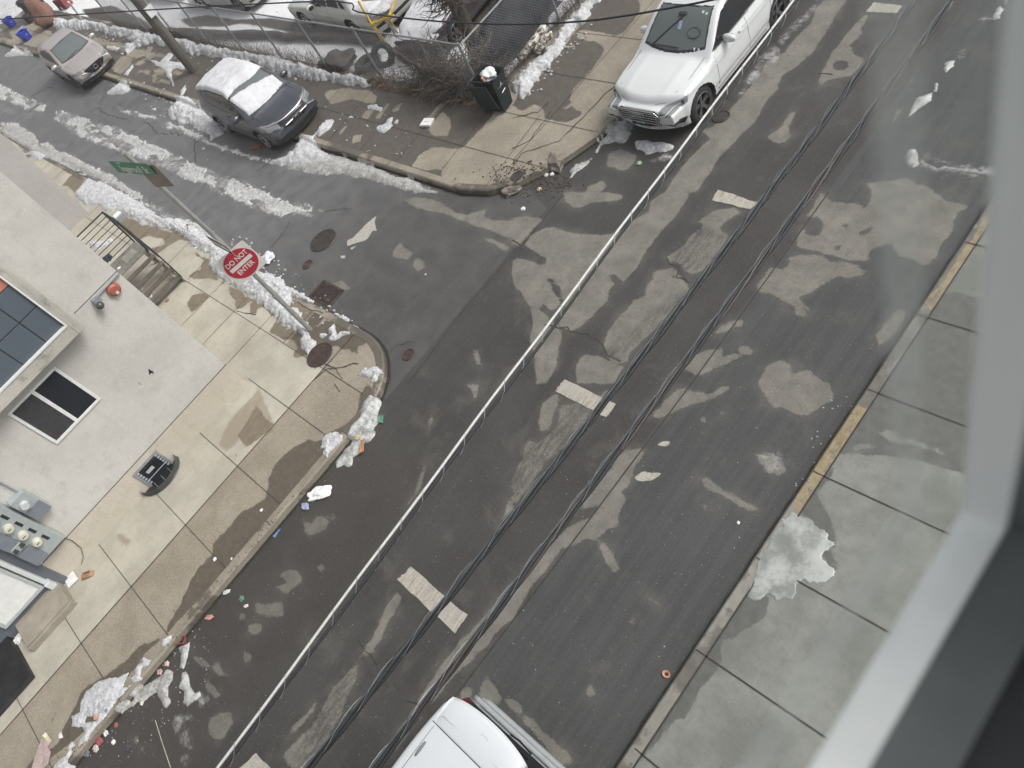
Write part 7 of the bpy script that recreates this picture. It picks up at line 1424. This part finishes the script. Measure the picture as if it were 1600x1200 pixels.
for i, (q, z, s_, col, lb) in enumerate((((818, 327), .0, .05, (.78, .78, .78), 'flat white wrapper below the crumbled corner kerb'), ((843, 296), .0, .045, (.52, .42, .30), 'beige scrap on the crumbled corner kerb'), ((854, 274), .0, .045, (.66, .66, .66), 'white paper ball in the leaf debris of the corner kerb'), ((863, 273), .0, .05, (.74, .74, .76), 'second white paper ball, nearer the white SUV, in the corner debris'), ((999, 256), .0, .05, (.30, .45, .25), 'green and white wrapper on the road below the large white SUV'), ((1042, 1054), .0, .0, (1, 1, 1), ''), ((596, 655) if False else (665, 429), .0, .02, (.66, .66, .45), 'small yellowish pellet on the dark corner asphalt'),
        ((1154, 817), .0, .022, (.82, .82, .82), 'small white foam pellet on the ribbed right lane'), ((495, 765) if False else (505, 716), .0, .0, (1, 1, 1), ''), ((262, 357) if False else (306, 388), .155, .035, (.80, .80, .80), 'white cup on the walk left of the do not enter sign'), ((293, 352), .2, .04, (.25, .13, .10), 'dark red lump on the long snow bank'), ((262, 470), .155, .05, (.30, .14, .09), 'rust red cup at the foot of the wooden steps'), ((222, 452), .5, .04, (.8, .8, .8), 'white crumpled napkin on the wooden steps'), ((236, 463), .35, .055, (.74, .75, .70), 'round white bottle on the lowest wooden step'), ((187, 420), .98, .05, (.85, .85, .83), 'white lamp globe at the edge of the stair landing'), ((170, 405), 1.0, .12, (.035, .038, .055), 'dark blue cloth lying on the stair landing'))):
    if s_: crumple('scrap' if i < 8 else ('cup' if i in (9, 11) else 'item_of_litter'), q, z, s_, col, lb, 'litter', 60 + i, k=2, zs=.6)
# orange ring-shaped carton in the right lane
g = G(1042, 1054, 0); mb = MB(); th_ = np.linspace(0, 2 * math.pi, 13)[:-1]; V = []
for i, a in enumerate(th_): V += [(g[0] + .055 * math.cos(a), g[1] + .045 * math.sin(a), .004), (g[0] + .062 * math.cos(a), g[1] + .050 * math.sin(a), .03), (g[0] + .03 * math.cos(a), g[1] + .025 * math.sin(a), .02)]
mb.add(V, [(3 * i, 3 * ((i + 1) % 12), 3 * ((i + 1) % 12) + 1, 3 * i + 1) for i in range(12)] + [(3 * i + 1, 3 * ((i + 1) % 12) + 1, 3 * ((i + 1) % 12) + 2, 3 * i + 2) for i in range(12)]); tag(obj('orange_carton', mb, flat('orange_card', (.48, .24, .16), .6)), 'small orange lid with a dark hole lying in the ribbed right lane', 'carton')
mb = MB(); p = G(244, 1126, 0), G(268, 1200, 0); mb.tube([(*p[0], .02), (*((p[0] + p[1]) / 2), .03), (*p[1], .02)], .008, 5); tag(obj('stick', mb, flat('dry_stick', (.42, .38, .30), .7)), 'thin pale stick lying on the dark road at the bottom left', 'stick')
g = G(402, 230, 0); mb = MB(); mb.box((g[0], g[1], .04), (.45, .22, .06), .4); tag(obj('brick_slab', mb, flat('brick_red', (.20, .105, .075), .85), bevel=.015), 'broken brown slab in the gutter beside the front wheel of the grey car', 'brick')
# crumbled kerb stones and debris at the opposite corner
for i, (q, s_, lb) in enumerate((((782, 287), (.55, .22, .10), 'broken kerb stone at the opposite corner, left piece'), ((800, 298), (.40, .25, .08), 'broken kerb stone lying lowest at the opposite corner'), ((866, 256), (.30, .55, .14), 'crumbled kerb end nearest the large white SUV'))):
    g = G(*q, .05); mb = MB(); mb.blob((0, 0, 0), (s_[0] * .6, s_[1] * .6, s_[2]), 2, .25, 70 + i); o = obj('broken_kerb', mb, m_ks, smooth=False); o.location = (g[0], g[1], .06); o.rotation_euler = (0, 0, .5 * i); tag(o, lb, 'kerb stone', 'broken kerb stones at the opposite corner')
mb = MB(); rr = random.Random(22)
for _ in range(500):
    q = (rr.gauss(835, 32), rr.gauss(285, 12)); g = G(*q, 0); s_ = rr.uniform(.008, .03); z_ = ground_z(np.array([g]))[0]; mb.blob((g[0], g[1], z_ + s_ * .4), (s_, s_ * .7, s_ * .5), 1, .3, rr.random())
for q0, n, sp in (((140, 1170), 260, (.35, .9)), ((290, 1000), 60, (.15, .4)), ((400, 860), 90, (.1, .9)), ((500, 450), 90, (.5, .15)), ((790, 165), 80, (.5, .3))):
    g0 = G(*q0, 0)
    for _ in range(n): s_ = rr.uniform(.004, .018); x_ = g0[0] + rr.gauss(0, sp[0]) * .5; y_ = g0[1] + rr.gauss(0, sp[1]); z_ = ground_z(np.array([[x_, y_]]))[0]; mb.blob((x_, y_, z_ + s_ * .4), (s_, s_ * .7, s_ * .5), 1, .3, rr.random())
tag(obj('gutter_debris', mb, flat('debris_brown', (.09, .07, .052), .9, var=.6, scale=30)), kind='stuff')

# ------------------------------------------------------------------ our own house and the window we look through
ob = thing('own_building', 'blurred white window frame and dark sill along the right and lower right edge', 'building', (0, .14, 10.6))
M_OUR = stucco('our_wall', (.30, .29, .27), (.36, .35, .32), (.22, .21, .20), .4)
mb = MB(); mb.bx(-.03, .30, -1.4, .6, -.1, 10.55); mb.bx(-.03, .30, .26, .6, 10.55, 12.3); mb.bx(-.03, .30, -1.4, -1.1, 10.55, 12.3); mb.bx(-.03, .30, -1.1, .26, 12.0, 12.3); obj('wall', mb, M_OUR, ob, world=True)  # unseen wall narrowed to a column so it hardly blocks the sun
m, nt, b = new_mat('white_frame'); n1 = noise(nt, 25, 4, .6, stretch=(1, 1, .35)); n2 = noise(nt, 6, 4, .6)
L(nt, mix(nt, ramp(nt, math_(nt, 'ADD', math_(nt, 'MULTIPLY', n1, .6), math_(nt, 'MULTIPLY', n2, .4)), .35, .65), (.86, .90, .87), (.97, .99, .975)), b, 'Base Color'); b.inputs['Roughness'].default_value = .45
ZS = CH - .32
mb = MB(); mb.bx(-.052, -.037, -1.1, .157, ZS - .03, ZS); mb.bx(-.052, -.037, .140, .157, ZS, 12.0); mb.bx(-.052, -.040, -1.1, -1.06, ZS, 12.0); fr = obj('window_frame', mb, m, ob, world=True)
mb = MB(); mb.bx(-.015, .10, -1.1, .26, ZS - .05, ZS - .012); mb.bx(-.015, .10, .150, .26, ZS - .012, 12.0); o = obj('inner_sill', mb, flat('shaded_sill', (.030, .034, .036), .6, var=.3), ob, world=True)  # indoor shade is put into the sill's near-black colour
mb = MB(); mb.bx(-.037, -.015, -1.1, .26, ZS - .05, ZS - .006); mb.bx(-.037, -.015, .146, .26, ZS - .006, 12.0); obj('shade_step', mb, flat('shade_step_grey', (.16, .175, .175), .6), ob, world=True)  # added grey step painting the shade's falloff between frame and sill
mb = MB(); mb.bx(.085, .10, -.1, .15, ZS - .012, ZS + .004); obj('sill_edge', mb, m, ob, world=True)
m, nt, b = new_mat('glare_veil')     # veil of reflected light over the glass, painted as a milky film
nt.nodes.remove(b); o_ = nt.nodes['Material Output']; tp = nt.nodes.new('ShaderNodeBsdfTransparent'); df = nt.nodes.new('ShaderNodeBsdfDiffuse'); gl = nt.nodes.new('ShaderNodeBsdfTranslucent'); ms = nt.nodes.new('ShaderNodeMixShader'); ms2 = nt.nodes.new('ShaderNodeMixShader')
tp.inputs[0].default_value = (.985, 1.0, .99, 1); df.inputs[0].default_value = (.80, .84, .81, 1); gl.inputs[0].default_value = (.80, .84, .81, 1); ms2.inputs[0].default_value = .5
nt.links.new(df.outputs[0], ms2.inputs[1]); nt.links.new(gl.outputs[0], ms2.inputs[2]); nt.links.new(tp.outputs[0], ms.inputs[1]); nt.links.new(ms2.outputs[0], ms.inputs[2]); nt.links.new(ramp(nt, noise(nt, 30, 3, .6), .3, .7, .04, .09), ms.inputs[0]); nt.links.new(ms.outputs[0], o_.inputs['Surface'])
M_GLARE = m; m2 = m.copy(); m2.name = 'frame_ghost_reflection'  # stronger copy paints the frame's ghost reflection as a pale band
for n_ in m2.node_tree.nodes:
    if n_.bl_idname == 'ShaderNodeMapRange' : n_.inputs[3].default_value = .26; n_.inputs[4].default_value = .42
def strip(name, a, b_, mat):      # L-shaped strip of painted glare: a..b_ distance inwards from the frame corner
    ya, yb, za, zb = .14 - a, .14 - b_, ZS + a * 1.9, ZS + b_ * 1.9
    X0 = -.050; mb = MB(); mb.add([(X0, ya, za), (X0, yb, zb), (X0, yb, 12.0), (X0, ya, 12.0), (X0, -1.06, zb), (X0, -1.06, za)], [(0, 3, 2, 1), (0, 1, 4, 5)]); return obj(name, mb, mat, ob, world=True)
strip('glass_glare', .0, .033, M_GLARE); strip('glass_glare', .034, .050, m2)


# winter air: far things fade a little
mb = MB(); mb.bx(-310, 130, -210, 310, -1.05, 13.2)
m = bpy.data.materials.new('haze'); m.use_nodes = True; nt = m.node_tree; nt.nodes.clear(); o_ = nt.nodes.new('ShaderNodeOutputMaterial'); pv = nt.nodes.new('ShaderNodeVolumePrincipled')
pv.inputs['Color'].default_value = (.93, .95, 1, 1); pv.inputs['Density'].default_value = .0017; pv.inputs['Anisotropy'].default_value = .2; nt.links.new(pv.outputs[0], o_.inputs['Volume'])
tag(obj('haze', mb, m), kind='stuff')
